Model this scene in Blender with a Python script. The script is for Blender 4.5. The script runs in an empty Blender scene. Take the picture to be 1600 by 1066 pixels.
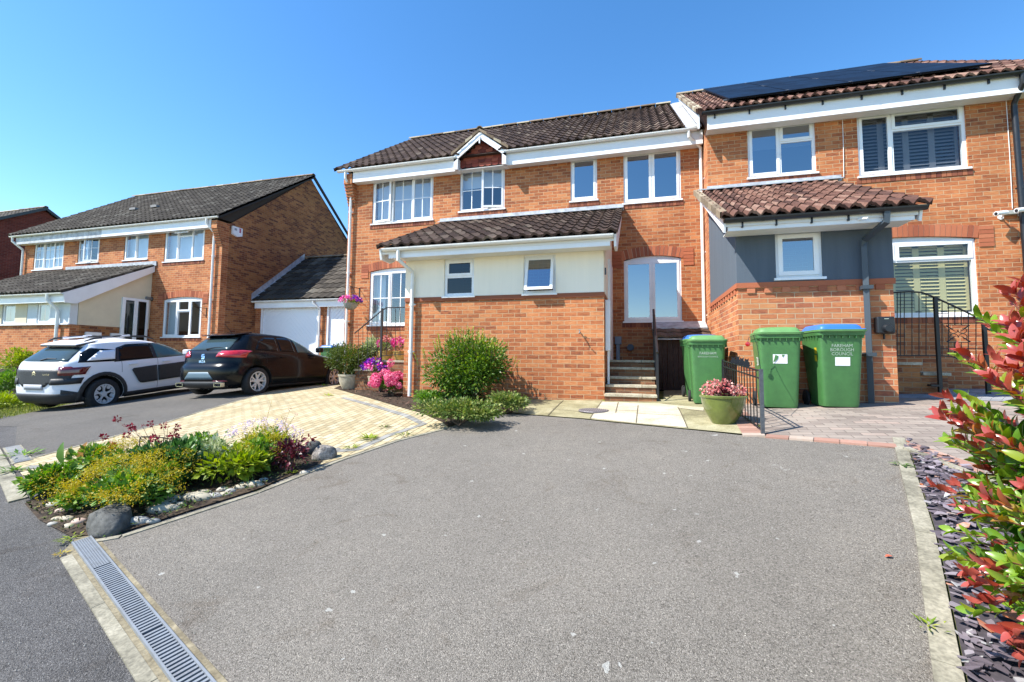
import bpy, bmesh, math, random
import numpy as np
from mathutils import Vector, Matrix
from mathutils.bvhtree import BVHTree
S = bpy.context.scene
C = S.collection
rad = math.radians
random.seed(4); rng = np.random.default_rng(4)

# ------------------------------------------------------------------ camera
# the camera stands at the origin, 1.5 m above the drive; x runs along the house fronts, y into the plot, z up
FPX, YAW, PIT, ROL, CX, CY = 700.0, rad(15.7), rad(4.0), rad(.54), 800.0, 512.0
fw = Vector((-math.sin(YAW), math.cos(YAW), 0)); rt = Vector((math.cos(YAW), math.sin(YAW), 0)); up = Vector((0, 0, 1))
f2 = fw*math.cos(PIT)+up*math.sin(PIT); u2 = up*math.cos(PIT)-fw*math.sin(PIT)
r3 = rt*math.cos(ROL)+u2*math.sin(ROL); u3 = u2*math.cos(ROL)-rt*math.sin(ROL)
cd = bpy.data.cameras.new('camera'); cam = bpy.data.objects.new('camera', cd); C.objects.link(cam)
cam.matrix_world = Matrix(((r3.x, u3.x, -f2.x, 0), (r3.y, u3.y, -f2.y, 0), (r3.z, u3.z, -f2.z, 0), (0, 0, 0, 1)))
cd.sensor_fit = 'HORIZONTAL'; cd.sensor_width = 36; cd.lens = 36*FPX/1600
cd.shift_x = -(CX-800)/1600; cd.shift_y = (CY-533)/1600
cd.clip_start = .05; cd.clip_end = 1500
S.camera = cam
def ray(x, y): return r3*((x-CX)/FPX) - u3*((y-CY)/FPX) + f2
def at(x, y, v): r = ray(x, y); return r*(v/r.y)
def au(x, y, u): r = ray(x, y); return r*(u/r.x)
def ap(x, y, p0, n): r = ray(x, y); return r*(p0.dot(n)/r.dot(n))

# ------------------------------------------------------------------ sky, sun, exposure
SUN = Vector((-1.52, -1.0, 2.1)).normalized()      # towards the sun
el = math.asin(SUN.z); az = math.atan2(SUN.x, SUN.y)
w = bpy.data.worlds.new('World'); S.world = w; w.use_nodes = True
nt = w.node_tree; sky = nt.nodes.new('ShaderNodeTexSky'); sky.sky_type = 'NISHITA'; sky.sun_disc = False
sky.sun_elevation = el; sky.sun_rotation = az % (2*math.pi)
sky.air_density = 1.0; sky.dust_density = .2; sky.ozone_density = 2.0; sky.altitude = 50
hs_ = nt.nodes.new('ShaderNodeHueSaturation'); hs_.inputs['Saturation'].default_value = 1.28; nt.links.new(sky.outputs[0], hs_.inputs['Color']); nt.links.new(hs_.outputs[0], nt.nodes['Background'].inputs[0]); nt.nodes['Background'].inputs[1].default_value = .15
ld = bpy.data.lights.new('sun', 'SUN'); ld.energy = 5.0; ld.angle = rad(.5); ld.color = (1, .955, .88)
lo = bpy.data.objects.new('sun', ld); C.objects.link(lo); lo.rotation_euler = (-SUN).to_track_quat('-Z', 'Y').to_euler(); lo.location = (-6, -4, 12)
S.render.engine = 'CYCLES'
S.view_settings.view_transform = 'Standard'; S.view_settings.look = 'None'; S.view_settings.gamma = 1; S.view_settings.exposure = .94

# ------------------------------------------------------------------ objects, tags, meshes
ORG = {}
def tag(o, label=None, cat=None, group=None, kind=None):
    if label: o['label'] = label
    if cat: o['category'] = cat
    if group: o['group'] = group
    if kind: o['kind'] = kind
    return o
def thing(name, label, cat, loc=(0, 0, 0), group=None, rot=None):
    o = bpy.data.objects.new(name, None); o.empty_display_size = .1; C.objects.link(o); o.location = loc
    if rot is not None: o.rotation_euler = rot; ORG[o.name] = Vector((0, 0, 0))
    else: ORG[o.name] = Vector(loc)
    return tag(o, label, cat, group)
def copy_tree(o, parent=None):
    c = o.copy(); C.objects.link(c); c.parent = parent
    ORG[c.name] = ORG.get(o.name, Vector((0, 0, 0)))
    for ch in list(o.children): copy_tree(ch, c)
    return c
class MB:
    def __init__(s): s.v = []; s.f = []; s.m = []; s.r = []; s.T = None
    def add(s, vs, fs, m=0, r=None):
        n = len(s.v)
        if s.T: vs = [s.T(Vector(p)) for p in vs]
        s.v += [tuple(p) for p in vs]; s.f += [tuple(i+n for i in f) for f in fs]; s.m += [m]*len(fs)
        s.r += [random.random() if r is None else r]*len(fs)
        return s
    def quad(s, a, b, c, d, m=0, r=None): return s.add([a, b, c, d], [(0, 1, 2, 3)], m, r)
    def poly(s, pts, m=0): return s.add(pts, [tuple(range(len(pts)))], m)
    def box(s, x0, x1, y0, y1, z0, z1, m=0):
        x0, x1 = sorted((x0, x1)); y0, y1 = sorted((y0, y1)); z0, z1 = sorted((z0, z1))
        return s.add([(x0, y0, z0), (x1, y0, z0), (x1, y1, z0), (x0, y1, z0), (x0, y0, z1), (x1, y0, z1), (x1, y1, z1), (x0, y1, z1)],
                     [(0, 3, 2, 1), (4, 5, 6, 7), (0, 1, 5, 4), (1, 2, 6, 5), (2, 3, 7, 6), (3, 0, 4, 7)], m)
    def prism(s, prof, d, m=0):          # prof: list of 3-D points, extruded along vector d
        n = len(prof); d = Vector(d); a = [Vector(p) for p in prof]; b = [p+d for p in a]
        return s.add(a+b, [tuple(range(n))[::-1], tuple(range(n, 2*n))]+[(i, (i+1) % n, n+(i+1) % n, n+i) for i in range(n)], m)
    def tube(s, pts, r, n=8, m=0, cap=True):
        pts = [Vector(p) for p in pts]; rs = r if isinstance(r, (list, tuple)) else [r]*len(pts)
        vs = []; fs = []; prev = None
        for i, p in enumerate(pts):
            t = (pts[min(i+1, len(pts)-1)]-pts[max(i-1, 0)])
            if t.length < 1e-9: t = Vector((0, 0, 1))
            t.normalize()
            if prev is None:
                a = Vector((0, 0, 1)) if abs(t.z) < .9 else Vector((1, 0, 0)); nx = t.cross(a).normalized()
            else: nx = (prev-t*prev.dot(t)).normalized()
            prev = nx; ny = t.cross(nx)
            for k in range(n):
                an = 2*math.pi*(k+.5)/n; vs.append(p+(nx*math.cos(an)+ny*math.sin(an))*rs[i])
        for i in range(len(pts)-1):
            for k in range(n): fs.append((i*n+k, i*n+(k+1) % n, (i+1)*n+(k+1) % n, (i+1)*n+k))
        if cap: fs += [tuple(range(n))[::-1], tuple(range((len(pts)-1)*n, len(pts)*n))]
        return s.add(vs, fs, m)
    def lathe(s, prof, c=(0, 0, 0), n=32, m=0, ax='z'):
        vs = []; fs = []; c = Vector(c)
        for r, z in prof:
            for k in range(n):
                a = 2*math.pi*k/n; q = Vector((r*math.cos(a), r*math.sin(a), z))
                if ax == 'y': q = Vector((q.x, q.z, q.y))
                if ax == 'x': q = Vector((q.z, q.x, q.y))
                vs.append(c+q)
        for i in range(len(prof)-1):
            for k in range(n): fs.append((i*n+k, i*n+(k+1) % n, (i+1)*n+(k+1) % n, (i+1)*n+k))
        return s.add(vs, fs, m)
    def build(s, name, mats, parent=None, smooth=False, uv=False, recalc=True, bevel=0, attr=False):
        if not isinstance(mats, (list, tuple)): mats = [mats]
        o0 = ORG.get(parent.name, Vector((0, 0, 0))) if parent else Vector((0, 0, 0))
        me = bpy.data.meshes.new(name); me.from_pydata([(p[0]-o0.x, p[1]-o0.y, p[2]-o0.z) for p in s.v], [], s.f)
        for mt in mats: me.materials.append(mt)
        me.polygons.foreach_set('material_index', s.m)
        if attr:
            at_ = me.attributes.new('rnd', 'FLOAT', 'FACE'); at_.data.foreach_set('value', s.r)
        if recalc:
            bm = bmesh.new(); bm.from_mesh(me); bmesh.ops.recalc_face_normals(bm, faces=bm.faces); bm.to_mesh(me); bm.free()
        if smooth: me.polygons.foreach_set('use_smooth', [True]*len(me.polygons))
        if uv: box_uv(me, o0)
        me.update()
        o = bpy.data.objects.new(name, me); C.objects.link(o)
        if parent: o.parent = parent
        ORG[o.name] = o0
        if smooth and smooth != 'all':
            try: me.set_sharp_from_angle(angle=rad(smooth if isinstance(smooth, (int, float)) and smooth > 1 else 40))
            except Exception: pass
        if bevel:
            b = o.modifiers.new('bevel', 'BEVEL'); b.width = bevel; b.segments = 2; b.limit_method = 'ANGLE'
        return o
def box_uv(me, o0):
    uvl = me.uv_layers.new(name='UVMap').data
    for p in me.polygons:
        n = p.normal
        for li in p.loop_indices:
            c = me.vertices[me.loops[li].vertex_index].co+o0
            if abs(n.z) > .75: q = (c.x, c.y)
            elif abs(n.x) > abs(n.y): q = (c.y+.112, c.z)
            else: q = (c.x, c.z)
            uvl[li].uv = q

# ------------------------------------------------------------------ materials
def newmat(name):
    m = bpy.data.materials.new(name); m.use_nodes = True
    return m, m.node_tree, m.node_tree.nodes['Principled BSDF']
def nd(nt, t, **k):
    n = nt.nodes.new(t)
    for a, b in k.items():
        if a in n.inputs.keys(): n.inputs[a].default_value = b
        else: setattr(n, a, b)
    return n
def ramp(nt, stops, interp='LINEAR'):
    r = nt.nodes.new('ShaderNodeValToRGB'); r.color_ramp.interpolation = interp; e = r.color_ramp.elements
    while len(e) < len(stops): e.new(.5)
    for i, (p, c) in enumerate(stops): e[i].position = p; e[i].color = (*c, 1) if len(c) == 3 else c
    return r
def plain(name, col, rough=.5, metal=0, noise=0, scale=8, coat=0, spec=.5, bump=0):
    m, nt, b = newmat(name); L = nt.links.new
    b.inputs['Base Color'].default_value = (*col, 1); b.inputs['Roughness'].default_value = rough; b.inputs['Metallic'].default_value = metal
    b.inputs['Coat Weight'].default_value = coat; b.inputs['Coat Roughness'].default_value = .03; b.inputs['Specular IOR Level'].default_value = spec
    if noise or bump:
        tc = nd(nt, 'ShaderNodeTexCoord'); n = nd(nt, 'ShaderNodeTexNoise', Scale=scale, Detail=6, Roughness=.65); L(tc.outputs['Object'], n.inputs['Vector'])
        if noise:
            r = ramp(nt, [(.3, [c*(1-noise) for c in col]), (.7, [min(1, c*(1+noise)) for c in col])]); L(n.outputs[0], r.inputs[0]); L(r.outputs[0], b.inputs['Base Color'])
            r2 = ramp(nt, [(.3, [min(1, rough+.12)]*3), (.7, [max(.02, rough-.08)]*3)]); L(n.outputs[0], r2.inputs[0]); L(r2.outputs[0], b.inputs['Roughness'])
        if bump:
            bp = nd(nt, 'ShaderNodeBump', Strength=.6, Distance=bump); L(n.outputs[0], bp.inputs['Height']); L(bp.outputs[0], b.inputs['Normal'])
    return m
def brick_mat(name, stops, mortar, bw=.225, rh=.075, ms=.0055, off=.5, rot=0, rough=.85, bump=.006, dirt=.25, src='UV', streak=1, wet=None):
    m, nt, b = newmat(name); L = nt.links.new
    tc = nd(nt, 'ShaderNodeTexCoord'); mp = nd(nt, 'ShaderNodeMapping'); mp.inputs['Rotation'].default_value = (0, 0, rot); L(tc.outputs[src], mp.inputs[0])
    wn = nd(nt, 'ShaderNodeTexNoise', Scale=9, Detail=2); L(mp.outputs[0], wn.inputs['Vector'])
    wa = nd(nt, 'ShaderNodeMixRGB', blend_type='LINEAR_LIGHT'); wa.inputs[0].default_value = .004; L(mp.outputs[0], wa.inputs[1]); L(wn.outputs['Color'], wa.inputs[2])
    br = nd(nt, 'ShaderNodeTexBrick'); br.offset = off; br.inputs['Scale'].default_value = 1
    for k, v in (('Color1', (0, 0, 0, 1)), ('Color2', (1, 1, 1, 1)), ('Mortar', (.5, .5, .5, 1)), ('Mortar Size', ms), ('Mortar Smooth', .25), ('Bias', 0), ('Brick Width', bw), ('Row Height', rh)): br.inputs[k].default_value = v
    L(wa.outputs[0], br.inputs['Vector'])
    # a little streaky variation inside each brick
    sm = nd(nt, 'ShaderNodeMapping'); sm.inputs['Scale'].default_value = (6, 30, 6); L(mp.outputs[0], sm.inputs[0])
    sn = nd(nt, 'ShaderNodeTexNoise', Scale=1.6, Detail=5, Roughness=.7); L(sm.outputs[0], sn.inputs['Vector'])
    mx = nd(nt, 'ShaderNodeMath', operation='MULTIPLY_ADD'); L(sn.outputs[0], mx.inputs[0]); mx.inputs[1].default_value = 1.5*streak; A_ = 1-.36*min(1, streak)
    sb = nd(nt, 'ShaderNodeMath', operation='MULTIPLY_ADD'); L(br.outputs['Color'], sb.inputs[0]); sb.inputs[1].default_value = A_; sb.inputs[2].default_value = (1-A_)/2-.75*streak; L(sb.outputs[0], mx.inputs[2])
    r = ramp(nt, stops); L(mx.outputs[0], r.inputs[0])
    big = nd(nt, 'ShaderNodeTexNoise', Scale=.9, Detail=5, Roughness=.6); L(mp.outputs[0], big.inputs['Vector'])
    bc = ramp(nt, [(.3, (1-dirt,)*3), (.7, (1+dirt*.3,)*3)]); L(big.outputs[0], bc.inputs[0])
    mo = nd(nt, 'ShaderNodeMixRGB'); L(br.outputs['Fac'], mo.inputs[0]); L(r.outputs[0], mo.inputs[1]); mo.inputs[2].default_value = (*mortar, 1)
    mu = nd(nt, 'ShaderNodeMixRGB', blend_type='MULTIPLY'); mu.inputs[0].default_value = 1; L(mo.outputs[0], mu.inputs[1]); L(bc.outputs[0], mu.inputs[2])
    L(mu.outputs[0], b.inputs['Base Color']); b.inputs['Roughness'].default_value = rough; b.inputs['Specular IOR Level'].default_value = .25
    hs = nd(nt, 'ShaderNodeMath', operation='MULTIPLY_ADD'); L(br.outputs['Fac'], hs.inputs[0]); hs.inputs[1].default_value = -1; 
    fn = nd(nt, 'ShaderNodeTexNoise', Scale=90, Detail=3); L(mp.outputs[0], fn.inputs['Vector']); fm = nd(nt, 'ShaderNodeMath', operation='MULTIPLY'); fm.inputs[1].default_value = .35; L(fn.outputs[0], fm.inputs[0]); L(fm.outputs[0], hs.inputs[2])
    bp = nd(nt, 'ShaderNodeBump', Strength=1, Distance=bump); L(hs.outputs[0], bp.inputs['Height']); L(bp.outputs[0], b.inputs['Normal'])
    return m
def attr_mat(name, stops, rough=.6, spec=.3, trans=0, noise=.0, scale=20, sheen=0, bump=0, coat=0):
    m, nt, b = newmat(name); L = nt.links.new
    a = nd(nt, 'ShaderNodeAttribute'); a.attribute_name = 'rnd'; fac = a.outputs['Fac']
    tc = nd(nt, 'ShaderNodeTexCoord')
    if noise or bump:
        n = nd(nt, 'ShaderNodeTexNoise', Scale=scale, Detail=5, Roughness=.65); L(tc.outputs['Object'], n.inputs['Vector'])
        x = nd(nt, 'ShaderNodeMath', operation='MULTIPLY_ADD'); L(n.outputs[0], x.inputs[0]); x.inputs[1].default_value = noise*2; y = nd(nt, 'ShaderNodeMath', operation='SUBTRACT'); L(fac, y.inputs[0]); y.inputs[1].default_value = noise; L(y.outputs[0], x.inputs[2]); fac = x.outputs[0]
    r = ramp(nt, stops); L(fac, r.inputs[0]); L(r.outputs[0], b.inputs['Base Color'])
    b.inputs['Roughness'].default_value = rough; b.inputs['Specular IOR Level'].default_value = spec; b.inputs['Coat Weight'].default_value = coat; b.inputs['Coat Roughness'].default_value = .2
    if bump:
        bp = nd(nt, 'ShaderNodeBump', Strength=.7, Distance=bump); L(n.outputs[0], bp.inputs['Height']); L(bp.outputs[0], b.inputs['Normal'])
    if trans:
        t = nd(nt, 'ShaderNodeBsdfTranslucent'); hsv = nd(nt, 'ShaderNodeHueSaturation', Saturation=1.15, Value=1.5); L(r.outputs[0], hsv.inputs['Color']); L(hsv.outputs[0], t.inputs[0])
        ms = nd(nt, 'ShaderNodeMixShader'); ms.inputs[0].default_value = trans; out = nt.nodes['Material Output']
        L(b.outputs[0], ms.inputs[1]); L(t.outputs[0], ms.inputs[2]); L(ms.outputs[0], out.inputs[0])
    return m
def asphalt_mat(name, c0, c1, c2, patch=.12, lich=0, scale=1, moss=0):
    m, nt, b = newmat(name); L = nt.links.new; tc = nd(nt, 'ShaderNodeTexCoord')
    v = nd(nt, 'ShaderNodeTexVoronoi', Scale=230*scale); v.inputs['Randomness'].default_value = 1; L(tc.outputs['Object'], v.inputs['Vector'])
    sp = nd(nt, 'ShaderNodeSeparateColor'); L(v.outputs['Color'], sp.inputs[0])
    r = ramp(nt, [(0, c0), (.45, c1), (.8, c1), (.97, c2)]); L(sp.outputs[0], r.inputs[0])
    dk = ramp(nt, [(.0, (1, 1, 1)), (.6, (.93, .93, .93)), (.9, (.6, .6, .6))]); L(v.outputs['Distance'], dk.inputs[0])
    v.inputs['Scale'].default_value = 230*scale
    a1 = nd(nt, 'ShaderNodeMixRGB', blend_type='MULTIPLY'); a1.inputs[0].default_value = 1; L(r.outputs[0], a1.inputs[1]); L(dk.outputs[0], a1.inputs[2])
    pn = nd(nt, 'ShaderNodeTexNoise', Scale=95, Detail=3, Roughness=.7); L(tc.outputs['Object'], pn.inputs['Vector']); pr_ = ramp(nt, [(.30, (.38, .37, .36)), (.47, (.95, .95, .95)), (.62, (1.03, 1.03, 1.03)), (.72, (1.32, 1.32, 1.30))]); L(pn.outputs[0], pr_.inputs[0])
    ap_ = nd(nt, 'ShaderNodeMixRGB', blend_type='MULTIPLY'); ap_.inputs[0].default_value = 1; L(a1.outputs[0], ap_.inputs[1]); L(pr_.outputs[0], ap_.inputs[2]); a1 = ap_
    big = nd(nt, 'ShaderNodeTexNoise', Scale=.8, Detail=8, Roughness=.62); L(tc.outputs['Object'], big.inputs['Vector'])
    bc = ramp(nt, [(.3, (1-patch,)*3), (.5, (1, 1, 1)), (.72, (1+patch*.7, 1+patch*.65, 1+patch*.55))]); L(big.outputs[0], bc.inputs[0])
    a2 = nd(nt, 'ShaderNodeMixRGB', blend_type='MULTIPLY'); a2.inputs[0].default_value = 1; L(a1.outputs[0], a2.inputs[1]); L(bc.outputs[0], a2.inputs[2])
    mid = nd(nt, 'ShaderNodeTexNoise', Scale=9, Detail=5, Roughness=.6); L(tc.outputs['Object'], mid.inputs['Vector'])
    mc = ramp(nt, [(.3, (.93,)*3), (.7, (1.05,)*3)]); L(mid.outputs[0], mc.inputs[0])
    a3 = nd(nt, 'ShaderNodeMixRGB', blend_type='MULTIPLY'); a3.inputs[0].default_value = 1; L(a2.outputs[0], a3.inputs[1]); L(mc.outputs[0], a3.inputs[2])
    st = nd(nt, 'ShaderNodeTexNoise', Scale=2.3, Detail=7, Roughness=.7, Distortion=1.2); L(tc.outputs['Object'], st.inputs['Vector']); sr = ramp(nt, [(.56, (1, 1, 1)), (.70, (.78, .74, .70))]); L(st.outputs[0], sr.inputs[0])
    a4 = nd(nt, 'ShaderNodeMixRGB', blend_type='MULTIPLY'); a4.inputs[0].default_value = 1; L(a3.outputs[0], a4.inputs[1]); L(sr.outputs[0], a4.inputs[2]); a3 = a4
    last = a3
    if lich:      # pale lichen and gum spots with a shape of their own
        ln = nd(nt, 'ShaderNodeTexNoise', Scale=11, Detail=3, Roughness=.5); L(tc.outputs['Object'], ln.inputs['Vector'])
        lr = ramp(nt, [(.72, (0, 0, 0)), (.735, (1, 1, 1))]); L(ln.outputs[0], lr.inputs[0])
        lm = nd(nt, 'ShaderNodeMath', operation='MULTIPLY'); lm.inputs[1].default_value = lich; L(lr.outputs[0], lm.inputs[0])
        lx = nd(nt, 'ShaderNodeMixRGB'); L(lm.outputs[0], lx.inputs[0]); L(a3.outputs[0], lx.inputs[1]); lx.inputs[2].default_value = (.5, .5, .46, 1); last = lx
    L(last.outputs[0], b.inputs['Base Color']); b.inputs['Roughness'].default_value = .88; b.inputs['Specular IOR Level'].default_value = .3
    bp = nd(nt, 'ShaderNodeBump', Strength=1, Distance=.005); inv = nd(nt, 'ShaderNodeMath', operation='SUBTRACT'); inv.inputs[0].default_value = 1; L(v.outputs['Distance'], inv.inputs[1]); L(inv.outputs[0], bp.inputs['Height']); L(bp.outputs[0], b.inputs['Normal'])
    return m
def slab_mat(name, c0, c1, c2, scale=2.5, spots=.5):
    m, nt, b = newmat(name); L = nt.links.new; tc = nd(nt, 'ShaderNodeTexCoord')
    n = nd(nt, 'ShaderNodeTexNoise', Scale=scale, Detail=9, Roughness=.68); L(tc.outputs['Object'], n.inputs['Vector'])
    r = ramp(nt, [(.32, c0), (.5, c1), (.68, c2)]); L(n.outputs[0], r.inputs[0])
    f = nd(nt, 'ShaderNodeTexNoise', Scale=60, Detail=4); L(tc.outputs['Object'], f.inputs['Vector']); fr = ramp(nt, [(.35, (1-spots*.5,)*3), (.6, (1.08,)*3)]); L(f.outputs[0], fr.inputs[0])
    a = nd(nt, 'ShaderNodeMixRGB', blend_type='MULTIPLY'); a.inputs[0].default_value = 1; L(r.outputs[0], a.inputs[1]); L(fr.outputs[0], a.inputs[2])
    L(a.outputs[0], b.inputs['Base Color']); b.inputs['Roughness'].default_value = .85; b.inputs['Specular IOR Level'].default_value = .25
    bp = nd(nt, 'ShaderNodeBump', Strength=.8, Distance=.003); L(f.outputs[0], bp.inputs['Height']); L(bp.outputs[0], b.inputs['Normal'])
    return m
def glass_mat(name, tint, refl):
    m, nt, b = newmat(name); L = nt.links.new; out = nt.nodes['Material Output']
    g = nd(nt, 'ShaderNodeBsdfGlossy', Roughness=.01); g.inputs[0].default_value = (.86, .89, .92, 1)
    t = nd(nt, 'ShaderNodeBsdfTransparent'); t.inputs[0].default_value = (*tint, 1)
    lw = nd(nt, 'ShaderNodeLayerWeight', Blend=.5); pw_ = nd(nt, 'ShaderNodeMath', operation='POWER'); pw_.inputs[1].default_value = 4.0; L(lw.outputs['Facing'], pw_.inputs[0]); rr = ramp(nt, [(0, (refl,)*3), (1, (1, 1, 1))]); L(pw_.outputs[0], rr.inputs[0])
    tc = nd(nt, 'ShaderNodeTexCoord'); n = nd(nt, 'ShaderNodeTexNoise', Scale=1.3, Detail=1); L(tc.outputs['Object'], n.inputs['Vector'])
    bp = nd(nt, 'ShaderNodeBump', Strength=.2, Distance=.006); L(n.outputs[0], bp.inputs['Height']); L(bp.outputs[0], g.inputs['Normal'])
    ms = nd(nt, 'ShaderNodeMixShader'); L(rr.outputs[0], ms.inputs[0]); L(t.outputs[0], ms.inputs[1]); L(g.outputs[0], ms.inputs[2]); L(ms.outputs[0], out.inputs[0])
    return m
BR = [(.0, (.20, .065, .038)), (.25, (.36, .115, .045)), (.48, (.455, .152, .060)), (.75, (.54, .205, .078)), (1, (.58, .27, .122))]
M = {}
M['brick'] = brick_mat('brick_orange', BR, (.55, .37, .215), streak=1.25)
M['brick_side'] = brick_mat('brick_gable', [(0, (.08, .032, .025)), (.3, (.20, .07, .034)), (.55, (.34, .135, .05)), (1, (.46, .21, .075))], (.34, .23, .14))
M['brick_pale'] = brick_mat('brick_pale', [(.0, (.24, .08, .05)), (.3, (.44, .145, .068)), (.6, (.55, .205, .085)), (1, (.60, .29, .13))], (.58, .42, .26))
M['brick_far'] = brick_mat('brick_dark_red', [(0, (.10, .018, .015)), (.5, (.16, .03, .022)), (1, (.22, .05, .035))], (.20, .12, .10))
M['red_brick'] = attr_mat('red_trim_brick', [(0, (.26, .075, .04)), (.5, (.40, .125, .06)), (1, (.50, .18, .09))], .85, noise=.25, scale=40, bump=.003)
M['mortar'] = plain('mortar', (.52, .40, .27), .9)
M['dark_brick'] = attr_mat('sill_brick', [(0, (.15, .045, .03)), (1, (.34, .12, .06))], .85, noise=.2, scale=40)
M['tile_brown'] = attr_mat('roof_tile_brown', [(0, (.036, .021, .016)), (.5, (.066, .040, .029)), (.85, (.095, .062, .046)), (1.1, (.16, .12, .09))], .85, noise=.22, scale=38, bump=.004)
M['tile_grey'] = attr_mat('roof_tile_grey', [(0, (.029, .024, .019)), (.5, (.049, .041, .032)), (.85, (.074, .063, .050)), (1.1, (.12, .11, .09))], .85, noise=.20, scale=38, bump=.004)
M['tile_red'] = attr_mat('roof_tile_red', [(0, (.052, .026, .021)), (.4, (.10, .047, .034)), (.8, (.155, .078, .056)), (1.1, (.25, .16, .12))], .85, noise=.34, scale=30, bump=.004)
M['ridge'] = attr_mat('ridge_tile', [(0, (.12, .09, .06)), (.5, (.24, .18, .12)), (1, (.40, .36, .26))], .9, noise=.4, scale=18, bump=.005)
M['upvc'] = plain('white_upvc', (.80, .81, .82), .32, noise=.06, scale=2.2)
M['blind_dark'] = plain('grey_blind', (.16, .17, .19), .7)
M['upvc_old'] = plain('weathered_white_board', (.48, .50, .52), .6, noise=.35, scale=5)
M['gutter'] = plain('white_gutter', (.78, .78, .75), .38, noise=.08, scale=4)
M['verge_dk'] = plain('dark_verge', (.03, .027, .024), .9); M['black_pl'] = plain('black_plastic', (.014, .016, .02), .35, noise=.1)
M['soffit'] = plain('soffit_board', (.74, .73, .70), .5)
M['lead'] = plain('lead_flashing', (.42, .44, .47), .55, .1, noise=.35, scale=7, bump=.004)
def streaky(name, col, amt):
    m, nt, b = newmat(name); L = nt.links.new; tc = nd(nt, 'ShaderNodeTexCoord'); mp = nd(nt, 'ShaderNodeMapping'); mp.inputs['Scale'].default_value = (7, 7, .5); L(tc.outputs['Object'], mp.inputs[0])
    n = nd(nt, 'ShaderNodeTexNoise', Scale=1.4, Detail=6, Roughness=.6); L(mp.outputs[0], n.inputs['Vector']); r = ramp(nt, [(.35, [c*(1-amt) for c in col]), (.62, col)]); L(n.outputs[0], r.inputs[0])
    g = nd(nt, 'ShaderNodeTexNoise', Scale=70, Detail=4); L(tc.outputs['Object'], g.inputs['Vector']); bp = nd(nt, 'ShaderNodeBump', Strength=.8, Distance=.003); L(g.outputs[0], bp.inputs['Height']); L(bp.outputs[0], b.inputs['Normal'])
    L(r.outputs[0], b.inputs['Base Color']); b.inputs['Roughness'].default_value = .9; return m
M['cream'] = streaky('cream_render', (.89, .82, .68), .04)
M['cream2'] = plain('buff_render', (.66, .58, .42), .85, noise=.06, scale=2, bump=.0015)
M['pale_panel'] = plain('pale_painted_board', (.62, .66, .68), .7, noise=.04)
M['grey_r'] = streaky('grey_render', (.088, .112, .142), .14)
M['glass'] = glass_mat('window_glass', (.80, .86, .90), .17)
M['glass_blue'] = glass_mat('window_glass_mirror', (.3, .36, .42), .34)
M['glass_dark'] = glass_mat('window_glass_dark', (.12, .13, .14), .05)
M['glass_clear'] = glass_mat('window_glass_clear', (.82, .86, .86), .07)
M['blind'] = plain('pale_blind', (.70, .74, .76), .7)
M['shutter_dark'] = plain('grey_shutter', (.15, .15, .17), .6); M['shutter'] = plain('plantation_shutter', (.58, .50, .24), .6)
M['room'] = plain('interior_plaster', (.24, .23, .22), .9)
M['iron'] = plain('black_iron', (.012, .012, .014), .42)
M['garage'] = plain('white_garage_door', (.80, .81, .84), .4)
M['stone'] = slab_mat('concrete_step', (.26, .22, .15), (.42, .37, .27), (.55, .50, .38), 5)
M['kerb'] = slab_mat('concrete_kerb', (.13, .12, .09), (.26, .24, .18), (.38, .35, .27), 4)
M['wood_dk'] = plain('dark_shed_wood', (.045, .026, .018), .75, noise=.4, scale=9, bump=.004)
M['solar'] = plain('solar_cell', (.006, .008, .014), .4, noise=.1, scale=2, coat=0, spec=.12)
M['soil'] = slab_mat('dark_soil', (.02, .014, .01), (.05, .034, .022), (.11, .08, .05), 14)
M['steel'] = plain('galvanised_steel', (.22, .235, .25), .5, .25, noise=.2, scale=12)
M['drain_dark'] = plain('drain_void', (.01, .011, .012), .8)
# ------------------------------------------------------------------ the lie of the land
GP = np.array([(-3,2,-1.37),(-.55,7.77,-.70),(-1.94,7.77,-.73),(-4.18,7.77,-.76),(3.25,7.12,-.55),(1.3,7.12,-.64),(1.8,6.4,-.605),(2.5,6.4,-.585),(1.0,7.2,-.675),(-9.1,8.2,-.88),(-9.1,10.8,-.78),(-12.5,7.35,-1.20),(-12.5,9.9,-1.0),
(-20,9,-1.5),(-20,3,-1.9),(-8,0,-1.75),(0,-4,-1.75),(6,-4,-1.55),(6,7,-.45),(8,12,-.45),(-10,14,-.72),(-20,14,-1.2),(-2,12,-.65),(0,0,-1.50)])
def _t(r): return np.where(r > 0, r*r*np.log(r+1e-12), 0)
_n = len(GP); _D = np.linalg.norm(GP[:, None, :2]-GP[None, :, :2], axis=2); _A = np.zeros((_n+3, _n+3))
_A[:_n, :_n] = _t(_D)+np.eye(_n)*1.0; _A[:_n, _n] = 1; _A[:_n, _n+1:] = GP[:, :2]; _A[_n, :_n] = 1; _A[_n+1:, :_n] = GP[:, :2].T
_W = np.linalg.solve(_A, np.r_[GP[:, 2], 0, 0, 0])
def gz(u, v):
    u = min(max(u, -22), 9); v = min(max(v, -5), 15)
    r = np.hypot(GP[:, 0]-u, GP[:, 1]-v); return float(_t(r)@_W[:_n]+_W[_n]+_W[_n+1]*u+_W[_n+2]*v)
def hit(x, y):
    r = ray(x, y); lo_, hi_ = .5, 60; t = .5
    while t < 60:
        q = r*t
        if q.z < gz(q.x, q.y): hi_ = t; lo_ = t-.1; break
        t += .1
    for _ in range(22):
        m = (lo_+hi_)/2; q = r*m
        if q.z < gz(q.x, q.y): hi_ = m
        else: lo_ = m
    return r*hi_
def H(*px): return [(hit(x, y).x, hit(x, y).y) for x, y in px]
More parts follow.
